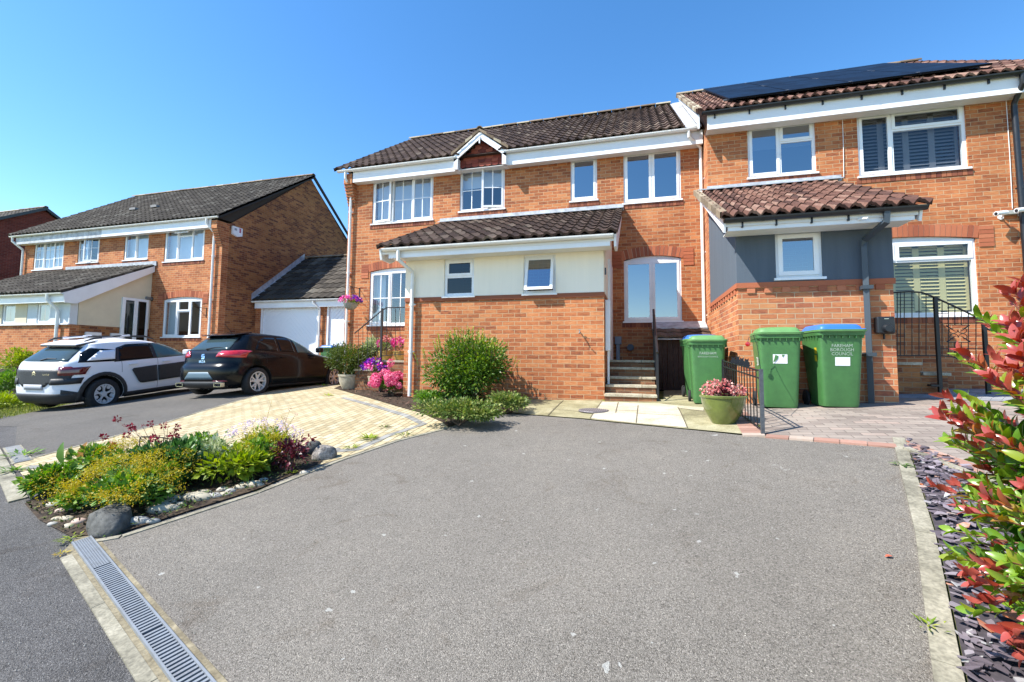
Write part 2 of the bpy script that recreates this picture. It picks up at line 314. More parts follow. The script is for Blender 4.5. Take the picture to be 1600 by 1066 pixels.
def drape(name, poly, off, mat, kind='structure', parent=None, cell=.25, uv=False):
    bm = bmesh.new(); bm.faces.new([bm.verts.new((x, y, 0)) for x, y in poly])
    xs = [p[0] for p in poly]; ys = [p[1] for p in poly]
    for ax, a0, a1 in ((0, max(min(xs), -22), min(max(xs), 9)), (1, max(min(ys), -5), min(max(ys), 15))):
        k = math.ceil(a0/cell)
        while k*cell < a1+1e-6:
            co = [0, 0, 0]; no = [0, 0, 0]; co[ax] = k*cell; no[ax] = 1
            bmesh.ops.bisect_plane(bm, geom=bm.verts[:]+bm.edges[:]+bm.faces[:], plane_co=co, plane_no=no, dist=1e-5); k += 1
    for v in bm.verts: v.co.z = gz(v.co.x, v.co.y)+off
    bmesh.ops.recalc_face_normals(bm, faces=bm.faces)
    if sum(f.normal.z for f in bm.faces) < 0: bmesh.ops.reverse_faces(bm, faces=bm.faces)
    me = bpy.data.meshes.new(name); bm.to_mesh(me); bm.free(); me.materials.append(mat)
    me.polygons.foreach_set('use_smooth', [True]*len(me.polygons))
    o = bpy.data.objects.new(name, me); C.objects.link(o); ORG[o.name] = Vector((0, 0, 0))
    if kind: o['kind'] = kind
    return o
M['grass_g'] = slab_mat('turf', (.05, .075, .012), (.10, .12, .025), (.22, .20, .07), 6)
M['road'] = asphalt_mat('road_asphalt', (.058, .055, .054), (.118, .113, .109), (.24, .23, .22), .24)
M['drive'] = asphalt_mat('drive_asphalt', (.14, .125, .105), (.245, .222, .188), (.38, .345, .295), .13, lich=.55)
M['drive2'] = asphalt_mat('neighbour_drive_asphalt', (.085, .079, .070), (.155, .144, .128), (.26, .24, .215), .14)
M['yellow'] = brick_mat('yellow_block_paving', [(0, (.37, .30, .17)), (.35, (.44, .365, .22)), (.7, (.49, .41, .255)), (1, (.53, .46, .31))], (.19, .155, .09), .2, .1, .0075, rot=rad(88), bump=.004, dirt=.14, src='Object', streak=.12)
M['charcoal'] = brick_mat('charcoal_block_paving', [(0, (.20, .195, .18)), (1, (.36, .35, .32))], (.13, .12, .10), .2, .1, .004, rot=rad(88), bump=.004, dirt=.2, src='Object', streak=.3)
M['rpave'] = brick_mat('weathered_block_paving', [(0, (.20, .16, .135)), (.4, (.27, .225, .19)), (.7, (.32, .27, .225)), (1, (.38, .285, .235))], (.17, .14, .115), .2, .1, .004, rot=rad(4), bump=.004, dirt=.25, src='Object', streak=.5)
M['moss_slab'] = slab_mat('mossy_slab', (.17, .15, .08), (.30, .27, .155), (.42, .385, .25), 2.2)
M['pale_slab'] = slab_mat('pale_slab', (.36, .315, .21), (.50, .445, .325), (.60, .545, .42), 2.2)
M['joint'] = plain('joint_dirt', (.12, .10, .06), .9)
M['pink_pave'] = attr_mat('red_paving_brick', [(0, (.28, .16, .12)), (.6, (.36, .20, .15)), (1, (.38, .31, .25))], .85, noise=.3, scale=25, bump=.003)

big = [(-400, -60), (400, -60), (400, 500), (-400, 500)]
drape('ground', big, 0, M['grass_g'])
RD = Vector((-.925, .38)).normalized()             # direction of the road edge
P0 = Vector((hit(103, 873).x, hit(103, 873).y))
def rl(t, s): p = P0+RD*t+Vector((-RD.y, RD.x))*s; return (p.x, p.y)     # along / across the road edge (s>0 is road side)
drape('road', [rl(-12, 0), rl(-.5, 0), rl(-.5, -1.2), rl(7, -1.2), rl(8.6, -.4), rl(14, -.4), rl(14, 14), rl(-12, 14)], .004, M['road'])
DL = H((149, 841), (349, 1060))
drv = [DL[0], DL[1], (.50, .66), (1.14, 2.16), (1.58, 3.16), (2.30, 4.99)]+H((1413,702),(1250, 689), (1190, 685), (1100, 675), (910, 656), (800, 647), (745, 655), (700, 669), (619, 689), (525, 720.6), (470, 737), (400, 770), (290, 806), (190, 838))
drape('driveway', drv, .008, M['drive'])
ye = H((20.6, 726.7), (130, 697), (250, 665), (324, 641.8), (397.6, 620.7), (465, 602.4), (507, 597))
yi = H((521.9, 608), (556, 617.5), (619, 636), (659, 647), (690.6, 661), (700, 669))
drape('neighbour_driveway', [rl(7.2, -.3), ye[0], ye[1], ye[2], ye[3], ye[4], ye[5], (-8.0, 10.2), (-7.6, 13.3), (-14.3, 13.3), (-14.2, 9.5), (-13.6, 7.9), (-12.5, 6.3), (-11.6, 5.35)], .008, M['drive2'])
drape('block_paving', ye+[(-7.9, 10.3), (-7.5, 10.2)]+yi+H((619, 689), (525, 720.6), (470, 737), (300, 790), (110, 800), (44, 755.6)), .012, M['yellow'])
# charcoal rows set into the yellow paving
def band(name, pts, wdt, off, mat):
    P = [Vector(p) for p in pts]; L_ = []; R_ = []
    for i, p in enumerate(P):
        t = (P[min(i+1, len(P)-1)]-P[max(i-1, 0)]).normalized(); n = Vector((-t.y, t.x)); L_.append(p); R_.append(p+n*wdt)
    return drape(name, [tuple(p) for p in L_]+[tuple(p) for p in R_[::-1]], off, mat)
band('paving_border', H((525, 709), (560, 706), (612, 683), (668, 664), (640, 650), (600, 638), (540, 622)), .11, .016, M['charcoal'])
band('paving_border', H((62, 734), (80, 728)), .24, .016, M['charcoal'])
band('paving_border', H((478, 711), (525, 708)), .14, .017, M['charcoal'])
drape('house_bed_soil', yi[::-1]+[(-7.4, 10.2), (-4.35, 10.2), (-4.3, 7.75), (-2.3, 7.75)]+H((815, 628), (800, 647), (745, 655)), .02, M['soil'])
drape('flower_bed_soil', H((38, 790), (110, 742), (250, 715), (400, 700), (475, 700), (512, 712), (500, 727), (400, 768), (290, 803), (188, 836), (110, 842), (60, 815)), .018, M['soil'])
drape('patio', H((800, 647), (815, 625.5))+[(-.55, 7.77), (.4, 7.9), (.5, 9.6), (1.38, 9.6), (1.38, 6.95)]+H((1140, 650), (1190, 684), (1100, 675), (910, 656)), .020, M['moss_slab'])
drape('patio_pale_slabs', H((940, 630), (1030, 633), (1100, 639), (1099, 645), (1059, 640), (1073, 671), (1000, 665), (922, 656)), .024, M['pale_slab'])
def line(mb, a, b, wd, off):
    a, b = hit(*a), hit(*b); t = Vector((b.x-a.x, b.y-a.y)).normalized(); n = Vector((-t.y, t.x))*wd/2; k = 8
    for i in range(k):
        p = a.lerp(b, i/k); q = a.lerp(b, (i+1)/k); c = []
        for s_, g in ((p, -1), (q, -1), (q, 1), (p, 1)): x, y = s_.x+n.x*g, s_.y+n.y*g; c.append((x, y, gz(x, y)+off))
        mb.quad(*c)
jb = MB()
for a, b in [((966, 631), (962, 648)), ((960, 644), (998, 644.5)), ((997, 636), (994, 664)), ((1059, 639), (1074, 672)), ((880, 628), (856, 652)), ((940, 630), (922, 657)), ((994, 649), (1061, 652)), ((922, 645), (945, 644)), ((862, 641), (905, 646)), ((1060, 652), (1120, 650))]:
    line(jb, a, b, .012, .028)
jb.build('paving_joint', M['joint'])['kind'] = 'structure'
rp = H((1190, 679), (1190, 668), (1145, 645))+[(1.35, 7.12), (3.3, 7.12), (3.3, 9.6), (7.5, 9.6), (7.5, 3.2)]+H((1500, 741), (1413, 704), (1250, 689))
drape('side_paving', rp, .016, M['rpave'])
dark = [(3.33, 7.9), (3.9, 7.55), (4.6, 7.1), (7.4, 5.6), (7.4, 9.58), (3.33, 9.58)]
drape('side_paving_grey_area', dark, .020, brick_mat('grey_block_paving', [(0, (.20, .21, .22)), (1, (.36, .37, .38))], (.12, .12, .12), .2, .1, .004, rot=rad(35), bump=.004, dirt=.2, src='Object', streak=.3))
eb = MB()
def blocks(a, b, wd, ln, off, gap=.006):
    a = Vector(a); b = Vector(b); t = (b-a); n_ = max(1, int(t.length/ln)); t = t.normalized(); nr = Vector((-t.y, t.x))
    for i in range(n_):
        p = a+t*(i*ln); q = p+t*(ln-gap); r = random.random(); zt = off+random.uniform(0, .004); c = []
        for s_, g in ((p, 0), (q, 0), (q, wd), (p, wd)): x, y = s_.x+nr.x*g, s_.y+nr.y*g; c.append(Vector((x, y, gz(x, y)+zt)))
        eb.add([*c, *[v-Vector((0, 0, .03)) for v in c]], [(0, 1, 2, 3), (0, 4, 5, 1), (1, 5, 6, 2), (2, 6, 7, 3), (3, 7, 4, 0)], 0, r)
e1, e2, e3 = H((1196, 686), (1412, 703.5), (1560, 760))
blocks(e1, e2, .1, .2, .022); blocks(e2, e3, .1, .2, .022); blocks(Vector(e2)+Vector((.05, .11)), Vector(e3)+Vector((.05, .11)), .1, .2, .021)
blocks(H((1196, 684))[0], (1.36, 6.9), .2, .1, .022)
eb.build('brick_edging', M['pink_pave'], attr=True)['kind'] = 'structure'
# concrete edgings standing a few centimetres proud
def kerbline(name, pts, wd, h, mat, seg=.9):
    mb = MB(); P = [Vector(p) for p in pts]
    for i in range(len(P)-1):
        d = P[i+1]-P[i]; n_ = max(1, round(d.length/seg)); t = d.normalized(); nr = Vector((-t.y, t.x))*wd
        for k in range(n_):
            m = 6
            for j in range(m):
                a = P[i]+d*((k+(j/m)*.994)/n_); b = P[i]+d*((k+((j+1)/m)*.994)/n_); c = []
                for q, g in ((a, 0), (b, 0), (b, 1), (a, 1)): x, y = q.x+nr.x*g, q.y+nr.y*g; c.append(Vector((x, y, gz(x, y)+h)))
                lo2 = [v-Vector((0, 0, h+.05)) for v in c]; mb.add(c+lo2, [(0, 1, 2, 3), (0, 4, 5, 1), (2, 6, 7, 3)]+([(3, 7, 4, 0)] if j == 0 else [])+([(1, 5, 6, 2)] if j == m-1 else []))
    o = mb.build(name, mat); o['kind'] = 'structure'; return o
kerbline('kerb', [(2.255, 4.99), (1.515, 3.16), (1.065, 2.16), (.43, .72)], .085, .022, M['kerb'])
kerbline('kerb', [Vector(e2)+Vector((.03, -.02)), Vector(e3)+Vector((0, -.02))], -.05, .035, M['kerb'])
kerbline('kerb', [H((112, 869))[0], H((246, 1066))[0], tuple(2*Vector(H((246, 1066))[0])-Vector(H((112, 869))[0]))], -.055, .014, M['kerb'])
kerbline('kerb', [rl(1.85, .02), rl(9.5, .02)], .12, .018, M['kerb'])
kerbline('kerb', H((700, 669.5), (619, 690), (525, 722), (400, 771)), .05, .016, M['kerb'])
kerbline('kerb', H((400, 771), (290, 807), (190, 839), (150, 846)), .05, .016, M['kerb'])
kerbline('kerb', H((20.6, 726.7), (250, 665), (324, 641.8), (397.6, 620.7), (465, 602.4), (507, 597)), .045, .018, M['kerb'])
M['mort_s'] = slab_mat('channel_mortar', (.12, .10, .065), (.22, .19, .125), (.32, .28, .19), 6)
_e = [H(c)[0] for c in ((100, 862), (232, 1066), (349, 1062), (150, 838), (120, 842))]; _x = lambda p, q: tuple(Vector(q)+(Vector(q)-Vector(p))*1.5)
drape('mortar_strip', [_e[0], _e[1], _x(_e[0], _e[1]), _x(_e[3], _e[2]), _e[2], _e[3], _e[4]], .0105, M['mort_s'])
0 and drape('road_edge_dirt', [rl(.1, .02), rl(.1, .3), rl(.9, .42), rl(1.7, .2), rl(1.9, 0)], .009, slab_mat('silt', (.05, .042, .035), (.10, .085, .07), (.20, .17, .13), 5))
# slate bed
sl_poly = [(2.35, 4.97), (1.60, 3.12), (1.15, 2.12), (.60, .9), (3.6, .9), (3.9, 3.3), e3]
drape('slate_bed', sl_poly, .010, plain('slate_dust', (.05, .042, .05), .9, noise=.3, scale=30))

# ------------------------------------------------------------------ drain channel with gratings
_g = [Vector(H(c)[0]) for c in ((111, 853.5), (262, 1066), (142.3, 845.4), (331.6, 1066))]; dc0 = _g[0]; dt = (_g[1]-_g[0]).normalized(); dn = Vector((-dt.y, dt.x))
DW = ((_g[2]-dc0).dot(dn)+(_g[3]-dc0).dot(dn))/2; DK = DW/.15
def dl(s, a, h): p = dc0+dt*s+dn*a*DK; return Vector((p.x, p.y, gz(p.x, p.y)+h))
drain = thing('drain_channel', 'galvanised drain channel with three slotted gratings across the foot of the tarmac drive', 'drain', dl(0, .07, 0))
secs = [(0, .62), (.63, 1.66), (1.67, 2.70)]
bb = MB(); bb.quad(dl(0, .01, .012), dl(2.7, .01, .012), dl(2.7, .14, .012), dl(0, .14, .012)); bb.build('channel', M['drain_dark'], drain)  # flat near-black sheet above ground; its colour stands for the shaded void below
for a0, a1 in ((0, .014), (.136, .15)):
    fr = MB()
    for i in range(27): s0, s1 = i*.1, (i+1)*.1; fr.add([dl(s0, a0, .014), dl(s1, a0, .014), dl(s1, a1, .014), dl(s0, a1, .014), dl(s0, a0, .03), dl(s1, a0, .03), dl(s1, a1, .03), dl(s0, a1, .03)], [(4, 5, 6, 7), (0, 1, 5, 4), (3, 7, 6, 2)])
    fr.build('frame', M['steel'], drain)
for si, (s0, s1) in enumerate(secs):
    g = MB(); pitch = .0215 if si == 0 else .0295; n_ = int((s1-s0)/pitch); bw = pitch*(.6 if si == 0 else .52)
    for i in range(n_):
        s = s0+(i+.5)*(s1-s0)/n_
        g.add([dl(s-bw/2, .015, .012), dl(s+bw/2, .015, .012), dl(s+bw/2, .135, .012), dl(s-bw/2, .135, .012), dl(s-bw/2, .015, .027), dl(s+bw/2, .015, .027), dl(s+bw/2, .135, .027), dl(s-bw/2, .135, .027)], [(4, 5, 6, 7), (0, 1, 5, 4), (1, 2, 6, 5), (2, 3, 7, 6), (3, 0, 4, 7)])
    if si == 0:
        for k in range(1, 7):
            a = .015+k*.12/7
            g.quad(dl(s0, a-.004, .0265), dl(s1, a-.004, .0265), dl(s1, a+.004, .0265), dl(s0, a+.004, .0265))
    g.build('grating', M['steel'], drain)
d2 = thing('drain_channel', 'pale weathered drain cover beside the kerb at the left end of the yellow paving', 'drain', (*rl(2.6, -.1), gz(*rl(2.6, -.1))))
g = MB()
def d2l(s, a, h): p = Vector(rl(s, -a)); return Vector((p.x, p.y, gz(p.x, p.y)+h))
for i in range(40):
    s = 3.62+i*.032; g.add([d2l(s, .02, .02), d2l(s+.02, .02, .02), d2l(s+.02, .15, .02), d2l(s, .15, .02)], [(0, 1, 2, 3)])
g.build('grating', M['steel'], d2); g = MB(); g.quad(d2l(3.6, 0, .016), d2l(4.92, 0, .016), d2l(4.92, .17, .016), d2l(3.6, .17, .016)); g.build('frame', M['kerb'], d2)
# manhole cover on the slabs
mh = hit(928, 644.5); t = thing('manhole_cover', 'round grey metal inspection cover set in the mossy slabs', 'manhole cover', mh+Vector((0, 0, .03)))
mb = MB(); mb.lathe([(0, .036), (.215, .036), (.225, .02)], (mh.x, mh.y, mh.z), 40); mb.build('cover', plain('cast_iron', (.17, .15, .15), .7, .3, noise=.4, scale=30, bump=.004), t)
mb = MB()
for k in range(-6, 7):
    x = k*.03; L_ = math.sqrt(max(0, .2**2-x*x)); mb.box(mh.x+x-.008, mh.x+x+.008, mh.y-L_, mh.y+L_, mh.z+.036, mh.z+.041)
mb.build('tread_rib', plain('cast_iron_rib', (.24, .21, .21), .7, .2), t)
# ------------------------------------------------------------------ builders for the houses
def tile_roof(name, mat, E0, E1, upv, parent, period=.2, gauge=.345, amp=.04, per_tile=1, kind='roll', skip=None, rise=.03):
    """courses of profiled tiles between the eaves line E0-E1 and the line upv above it; real relief"""
    E0, E1, upv = Vector(E0), Vector(E1), Vector(upv); d = (E1-E0); W = d.length; d.normalize(); Ls = upv.length; uu = upv.normalized(); nn = d.cross(uu).normalized()
    if nn.z < 0: nn = -nn
    nc = max(1, round(Ls/gauge)); gs = Ls/nc; K = 6; nt_ = max(1, round(W/period)); st = W/nt_/K
    mb = MB()
    def prof(k):
        f = (k % K)/K
        if kind == 'roll': return amp*max(0, math.cos(2*math.pi*(f-.5)))**.8 if math.cos(2*math.pi*(f-.5)) > 0 else amp*.12*math.cos(2*math.pi*(f-.5))
        return amp*.5*math.sin(2*math.pi*f)+amp*.25*math.sin(4*math.pi*f+.6)
    for c in range(nc):
        s0, s1 = c*gs-.03, (c+1)*gs+.01
        for tI in range(nt_):
            if skip and skip((E0+d*((tI+.5)*st*K)).x, (c+.5)*gs): continue
            r = random.random(); jz = random.uniform(-.002, .003); js = random.uniform(-.006, .006)
            vs = []
            for k in range(K+1):
                kk = tI*K+k; x = kk*st; h = prof(kk)
                b = E0+d*x
                vs += [b+uu*(s0+js)+nn*(h-.012), b+uu*(s0+js)+nn*(h+rise+jz), b+uu*s1+nn*(h+.002)]
            fs = []
            for k in range(K): a = k*3; fs += [(a, a+3, a+4, a+1), (a+1, a+4, a+5, a+2)]
            mb.add(vs, fs, 0, r)
        # closed verge ends
        for x in (0, W):
            b = E0+d*x; mb.add([b+uu*s0-nn*.045, b+uu*s1-nn*.05, b+uu*s1+nn*.012, b+uu*s0+nn*(rise+.012)], [(0, 1, 2, 3)], 0, random.random())
    return mb.build(name, mat, parent, smooth=35, recalc=False, attr=True)
def ridge_tiles(parent, a, b, r=.11, ln=.45, name='ridge_tile', mat=None):
    a, b = Vector(a), Vector(b); d = b-a; n = max(1, round(d.length/ln)); t = d.normalized(); sd = t.cross(Vector((0, 0, 1))).normalized(); upz = sd.cross(t)
    mb = MB()
    for i in range(n):
        p = a+d*(i/n); q = a+d*((i+.97)/n); rr = random.random(); vs = []; k = 8; z0 = random.uniform(-.004, .006)
        for P in (p, q):
            for j in range(k+1): an = math.pi*j/k; vs.append(P+sd*math.cos(an)*r+upz*(math.sin(an)*r*.75+z0))
            for j in range(k+1): an = math.pi*(k-j)/k; vs.append(P+sd*math.cos(an)*(r-.02)+upz*(math.sin(an)*(r-.02)*.75+z0))
        m = 2*(k+1); mb.add(vs, [(j, (j+1) % m, m+(j+1) % m, m+j) for j in range(m)]+[tuple(range(m)), tuple(range(m, 2*m))], 0, rr)
    return mb.build(name, mat or M['ridge'], parent, attr=True)
class Pl:      # a wall plane: a along the wall, b up, d outwards
    def __init__(s, o, e, n): s.o, s.e, s.n = Vector(o), Vector(e), Vector(n)
    def p(s, a, b, d=0): return s.o+s.e*a+Vector((0, 0, b))+s.n*d
def plv(v): return Pl((0, v, 0), (1, 0, 0), (0, -1, 0))
def plu(u, s=1): return Pl((u, 0, 0), (0, 1, 0), (s, 0, 0))
def pbox(mb, pl, a0, a1, b0, b1, d0, d1, m=0, T=None):
    c = [(a0, b0, d0), (a1, b0, d0), (a1, b0, d1), (a0, b0, d1), (a0, b1, d0), (a1, b1, d0), (a1, b1, d1), (a0, b1, d1)]
    if T: c = [T(*q) for q in c]
    mb.add([pl.p(*q) for q in c], [(0, 3, 2, 1), (4, 5, 6, 7), (0, 1, 5, 4), (1, 2, 6, 5), (2, 3, 7, 6), (3, 0, 4, 7)], m)
def wall(parent, pl, a0, a1, b0, b1, holes, mat, rev=.09, name='wall', thick=.25):
    mb = MB(); A = sorted({a0, a1, *[h[0] for h in holes], *[h[1] for h in holes]}); B = sorted({b0, b1, *[h[2] for h in holes], *[h[3] for h in holes]})
    A = [a for a in A if a0 <= a <= a1]; B = [b for b in B if b0 <= b <= b1]
    inh = lambda a, b: any(h[0] < a < h[1] and h[2] < b < h[3] for h in holes)
    for i in range(len(A)-1):
        for j in range(len(B)-1):
            if inh((A[i]+A[i+1])/2, (B[j]+B[j+1])/2): continue
            for d in (0, -thick): mb.quad(pl.p(A[i], B[j], d), pl.p(A[i+1], B[j], d), pl.p(A[i+1], B[j+1], d), pl.p(A[i], B[j+1], d))
    for h in holes+[(a0, a1, b0, b1)]:
        for (x0, y0, x1, y1) in ((h[0], h[2], h[1], h[2]), (h[1], h[2], h[1], h[3]), (h[1], h[3], h[0], h[3]), (h[0], h[3], h[0], h[2])):
            mb.quad(pl.p(x0, y0, 0), pl.p(x1, y1, 0), pl.p(x1, y1, -thick), pl.p(x0, y0, -thick))
    return mb.build(name, mat, parent, uv=True)
def qd(pl, TL, BL, TR, BR):
    """rectangle on a front wall plane from the four corners seen in the picture"""
    v = pl.o.y; q = [at(*p, v) for p in (TL, BL, TR, BR)]
    return (q[0].x+q[1].x)/2, (q[2].x+q[3].x)/2, (q[1].z+q[3].z)/2, (q[0].z+q[2].z)/2
def window(parent, pl, R, lights, sill=True, blind=None, glass='glass', fw_=.055, label=None, depth=-.045, header=True, arch=0, sw=.05, dark=False):
    """R=(a0,a1,b0,b1); lights: (fa0,fa1,fb0,fb1,kind,angle,bars) fractions of R; kind f fixed / s sash / l,r hinged left,right / t top hung"""
    a0, a1, b0, b1 = R; d0, d1 = depth-.05, depth+.015
    mb = MB()
    pbox(mb, pl, a0, a0+fw_, b0, b1, d0, d1); pbox(mb, pl, a1-fw_, a1, b0, b1, d0, d1); pbox(mb, pl, a0+fw_, a1-fw_, b0, b0+fw_, d0, d1); pbox(mb, pl, a0+fw_, a1-fw_, b1-fw_, b1, d0, d1)
    if arch:
        n = 12; pts = [(a0+(a1-a0)*i/n, b1+arch*(1-(2*i/n-1)**2)) for i in range(n+1)]
        mb.prism([pl.p(a, b, d1-.01) for a, b in [(a0, b1-.001)]+pts+[(a1, b1-.001)]], pl.n*-.04)
    W, Hh = a1-a0, b1-b0; inner = []
    for L_ in lights:
        x0, x1, y0, y1 = a0+W*L_[0], a0+W*L_[1], b0+Hh*L_[2], b0+Hh*L_[3]; inner.append((x0, x1, y0, y1))
        if L_[0] > .01: pbox(mb, pl, x0-fw_*.45, x0+fw_*.45, max(y0, b0+fw_), min(y1, b1-fw_), d0, d1-.002)
        if L_[2] > .01: pbox(mb, pl, max(x0, a0+fw_), min(x1, a1-fw_), y0-fw_*.45, y0+fw_*.45, d0, d1-.003)
    win = mb.build('window', M['upvc'], parent)
    if label: win['label'] = label
    for L_, (x0, x1, y0, y1) in zip(lights, inner):
        kind, ang = L_[4], L_[5] if len(L_) > 5 else 0; bars = L_[6] if len(L_) > 6 else None
        e = fw_*.42
        x0 += (fw_*.9 if L_[0] < .01 else e); x1 -= (fw_*.9 if L_[1] > .99 else e); y0 += (fw_*.9 if L_[2] < .01 else e); y1 -= (fw_*.9 if L_[3] > .99 else e)
        T = None; ca, sa = math.cos(rad(ang)), math.sin(rad(ang))
        if ang:
            if kind == 'l': T = lambda a, b, d, x0=x0: (x0+(a-x0)*ca-(d-d1)*sa*0, b, d+(a-x0)*sa)
            elif kind == 'r': T = lambda a, b, d, x1=x1: (x1-(x1-a)*ca, b, d+(x1-a)*sa)
            elif kind == 't': T = lambda a, b, d, y1=y1: (a, y1-(y1-b)*ca, d+(y1-b)*sa)
        gd = d1-.02; f = 0
        if kind != 'f':
            s_ = MB(); q0, q1 = d1-.03, d1+.012; x0 -= .012; x1 += .012; y0 -= .012; y1 += .012; f = sw
            for r in ((x0, x0+f, y0, y1), (x1-f, x1, y0, y1), (x0+f, x1-f, y0, y0+f), (x0+f, x1-f, y1-f, y1)): pbox(s_, pl, *r, q0, q1, 0, T)
            s_.build('sash', M['upvc'], win); gd = d1-.005
        g = MB(); c = [(x0+f, y0+f), (x1-f, y0+f), (x1-f, y1-f), (x0+f, y1-f)]; g.poly([pl.p(*(T(a, b, gd) if T else (a, b, gd))) for a, b in c]); 
        g.build('pane', M[glass], win, recalc=False)
        if bars:
            bm_ = MB(); nx, ny = bars
            for i in range(1, nx): x = x0+f+(x1-x0-2*f)*i/nx; pbox(bm_, pl, x-.011, x+.011, y0+f, y1-f, gd+.001, gd+.008, 0, T)
            for i in range(1, ny): y = y0+f+(y1-y0-2*f)*i/ny; pbox(bm_, pl, x0+f, x1-f, y-.011, y+.011, gd+.0015, gd+.0085, 0, T)
            bm_.build('glazing_bar', M['upvc'], win)
    if sill:
        sb = MB(); pbox(sb, pl, a0-.03, a1+.03, b0-.035, b0-.002, depth-.02, .035); sb.build('sill', M['upvc'], win)
    if header:
        hb = MB(); n = max(2, round((a1-a0+.1)/.075)); w_ = (a1-a0+.1)/n
        for i in range(n): x = a0-.05+i*w_; z1 = b0-.037; pbox(hb, pl, x+.004, x+w_-.004, z1-.10, z1, -.02, .012)
        for i in range(n):
            for k in range(6): hb.r[i*6+k] = random.Random(i*7+int(a0*100)).random()
        hb.build('brick_sill', M['dark_brick'], win, attr=True)
    if blind:
        z = depth-.16; mbk = MB(); mt = M['blind']
        if blind == 'vertical':
            n = max(3, int(W/.085))
            for i in range(n): x = a0+.05+(W-.1)*i/n; mbk.add([pl.p(x, b0+.05, z), pl.p(x+.075, b0+.05, z-.035), pl.p(x+.075, b1-.02, z-.035), pl.p(x, b1-.02, z)], [(0, 1, 2, 3)])
        elif blind == 'roller': mbk.add([pl.p(a0, b0+Hh*.6, z), pl.p(a1, b0+Hh*.6, z), pl.p(a1, b1, z), pl.p(a0, b1, z)], [(0, 1, 2, 3)])
        elif blind == 'curtain':
            for xa, xb in ((a0, a0+W*.2), (a1-W*.2, a1)):
                n = 10
                for i in range(n):
                    p, q = xa+(xb-xa)*i/n, xa+(xb-xa)*(i+1)/n; mbk.add([pl.p(p, b0, z-.04*(i % 2)), pl.p(q, b0, z-.04*((i+1) % 2)), pl.p(q, b1, z-.04*((i+1) % 2)), pl.p(p, b1, z-.04*(i % 2))], [(0, 1, 2, 3)])
        elif blind == 'full': mbk.add([pl.p(a0, b0, z), pl.p(a1, b0, z), pl.p(a1, b1, z), pl.p(a0, b1, z)], [(0, 1, 2, 3)])
        elif blind == 'shutter':
            mt = M['shutter_dark' if dark else 'shutter']; npn = max(2, round(W/.42)); pw = (W-.08)/npn; z = depth-.12
            for i in range(npn):
                x = a0+.04+i*pw
                for r in ((x, x+.05, b0, b1), (x+pw-.05, x+pw, b0, b1), (x, x+pw, b0+.05, b0+.10), (x, x+pw, b1-.1, b1-.05)): pbox(mbk, pl, *r, z-.02, z)
                nl = int((Hh-.2)/.062)
                for k in range(nl):
                    y = b0+.1+(Hh-.2)*(k+.5)/nl; mbk.add([pl.p(x+.05, y-.026, z+.008), pl.p(x+pw-.05, y-.026, z+.008), pl.p(x+pw-.05, y+.026, z-.03), pl.p(x+.05, y+.026, z-.03)], [(0, 1, 2, 3)])
        mbk.build({'shutter': 'shutter', 'curtain': 'curtain'}.get(blind, 'blind'), mt, win, recalc=False)
    return win
def arch_bricks(parent, pl, a0, a1, b1, rise, h=.215, quoin=3, left=True, right=True):
    """soldier-course arch over an opening, with block quoins at its feet, a centimetre proud of the wall"""
    mb = MB(); e = .035; A0, A1 = a0-e, a1+e; n = round((A1-A0)/.078); cx = (A0+A1)/2; hw = (A1-A0)/2
    R_ = (hw*hw+rise*rise)/(2*rise); cz = b1+rise-R_; th = math.asin(hw/R_)
    for i in range(n):
        t0, t1 = -th+2*th*(i+.06)/n, -th+2*th*(i+.94)/n; c = []
        for d in (-.02, .012): c += [pl.p(cx+math.sin(t)*r, cz+math.cos(t)*r, d) for t, r in ((t0, R_), (t1, R_), (t1, R_+h), (t0, R_+h))]
        mb.add(c, [(0, 1, 2, 3), (4, 5, 6, 7), (0, 1, 5, 4), (1, 2, 6, 5), (2, 3, 7, 6), (3, 0, 4, 7)])
    for sgn, ok in ((-1, left), (1, right)):
        if not ok: continue
        x = A0-.0 if sgn < 0 else A1; xa, xb = (x-.22, x-.012) if sgn < 0 else (x+.012, x+.22)
        for k in range(5): z0 = b1-.16+k*.075; pbox(mb, pl, xa, xb, z0, z0+.067, -.02, .014)
    m2 = MB(); n2 = 14      # mortar behind
    for i in range(n2):
        t0, t1 = -th+2*th*i/n2, -th+2*th*(i+1)/n2; m2.add([pl.p(cx+math.sin(t)*r, cz+math.cos(t)*r, .004) for t, r in ((t0, R_+.001), (t1, R_+.001), (t1, R_+h), (t0, R_+h))], [(0, 1, 2, 3)])
    # make the opening's square top corners brick again
    a = mb.build('brick_arch', M['red_brick'], parent, attr=True); m2.build('mortar_bed', M['mortar'], a)
    return a
def gutter(parent, a, b, r=.055, mat='gutter', name='gutter', brk=True, ends=True):
    a, b = Vector(a), Vector(b); d = (b-a); t = d.normalized(); out = t.cross(Vector((0, 0, 1))).normalized(); mb = MB(); k = 8; pr = []
    for j in range(k+1): an = math.pi+math.pi*j/k; pr.append((math.cos(an)*r, math.sin(an)*r))
    pr += [(r-.004, .0)]+[(math.cos(math.pi*2-math.pi*j/k)*(r-.005), math.sin(math.pi*2-math.pi*j/k)*(r-.005)) for j in range(1, k)]+[(-r+.004, 0)]
    mb.prism([a+out*x+Vector((0, 0, z)) for x, z in pr], d)
    if ends:
        for P, s in ((a, 0), (b, -.01)): mb.prism([P+t*s+out*x+Vector((0, 0, z)) for x, z in pr[:k+1]], t*.01)
    if brk:
        n = max(1, int(d.length/1.9))
        for i in range(n+1):
            p = a+d*((i+.35)/(n+.7)); q = [p+out*x*1.07+Vector((0, 0, z*1.07)) for x, z in pr[:k+1]]; mb.prism(q, t*.03)
    return mb.build(name, M[mat], parent)
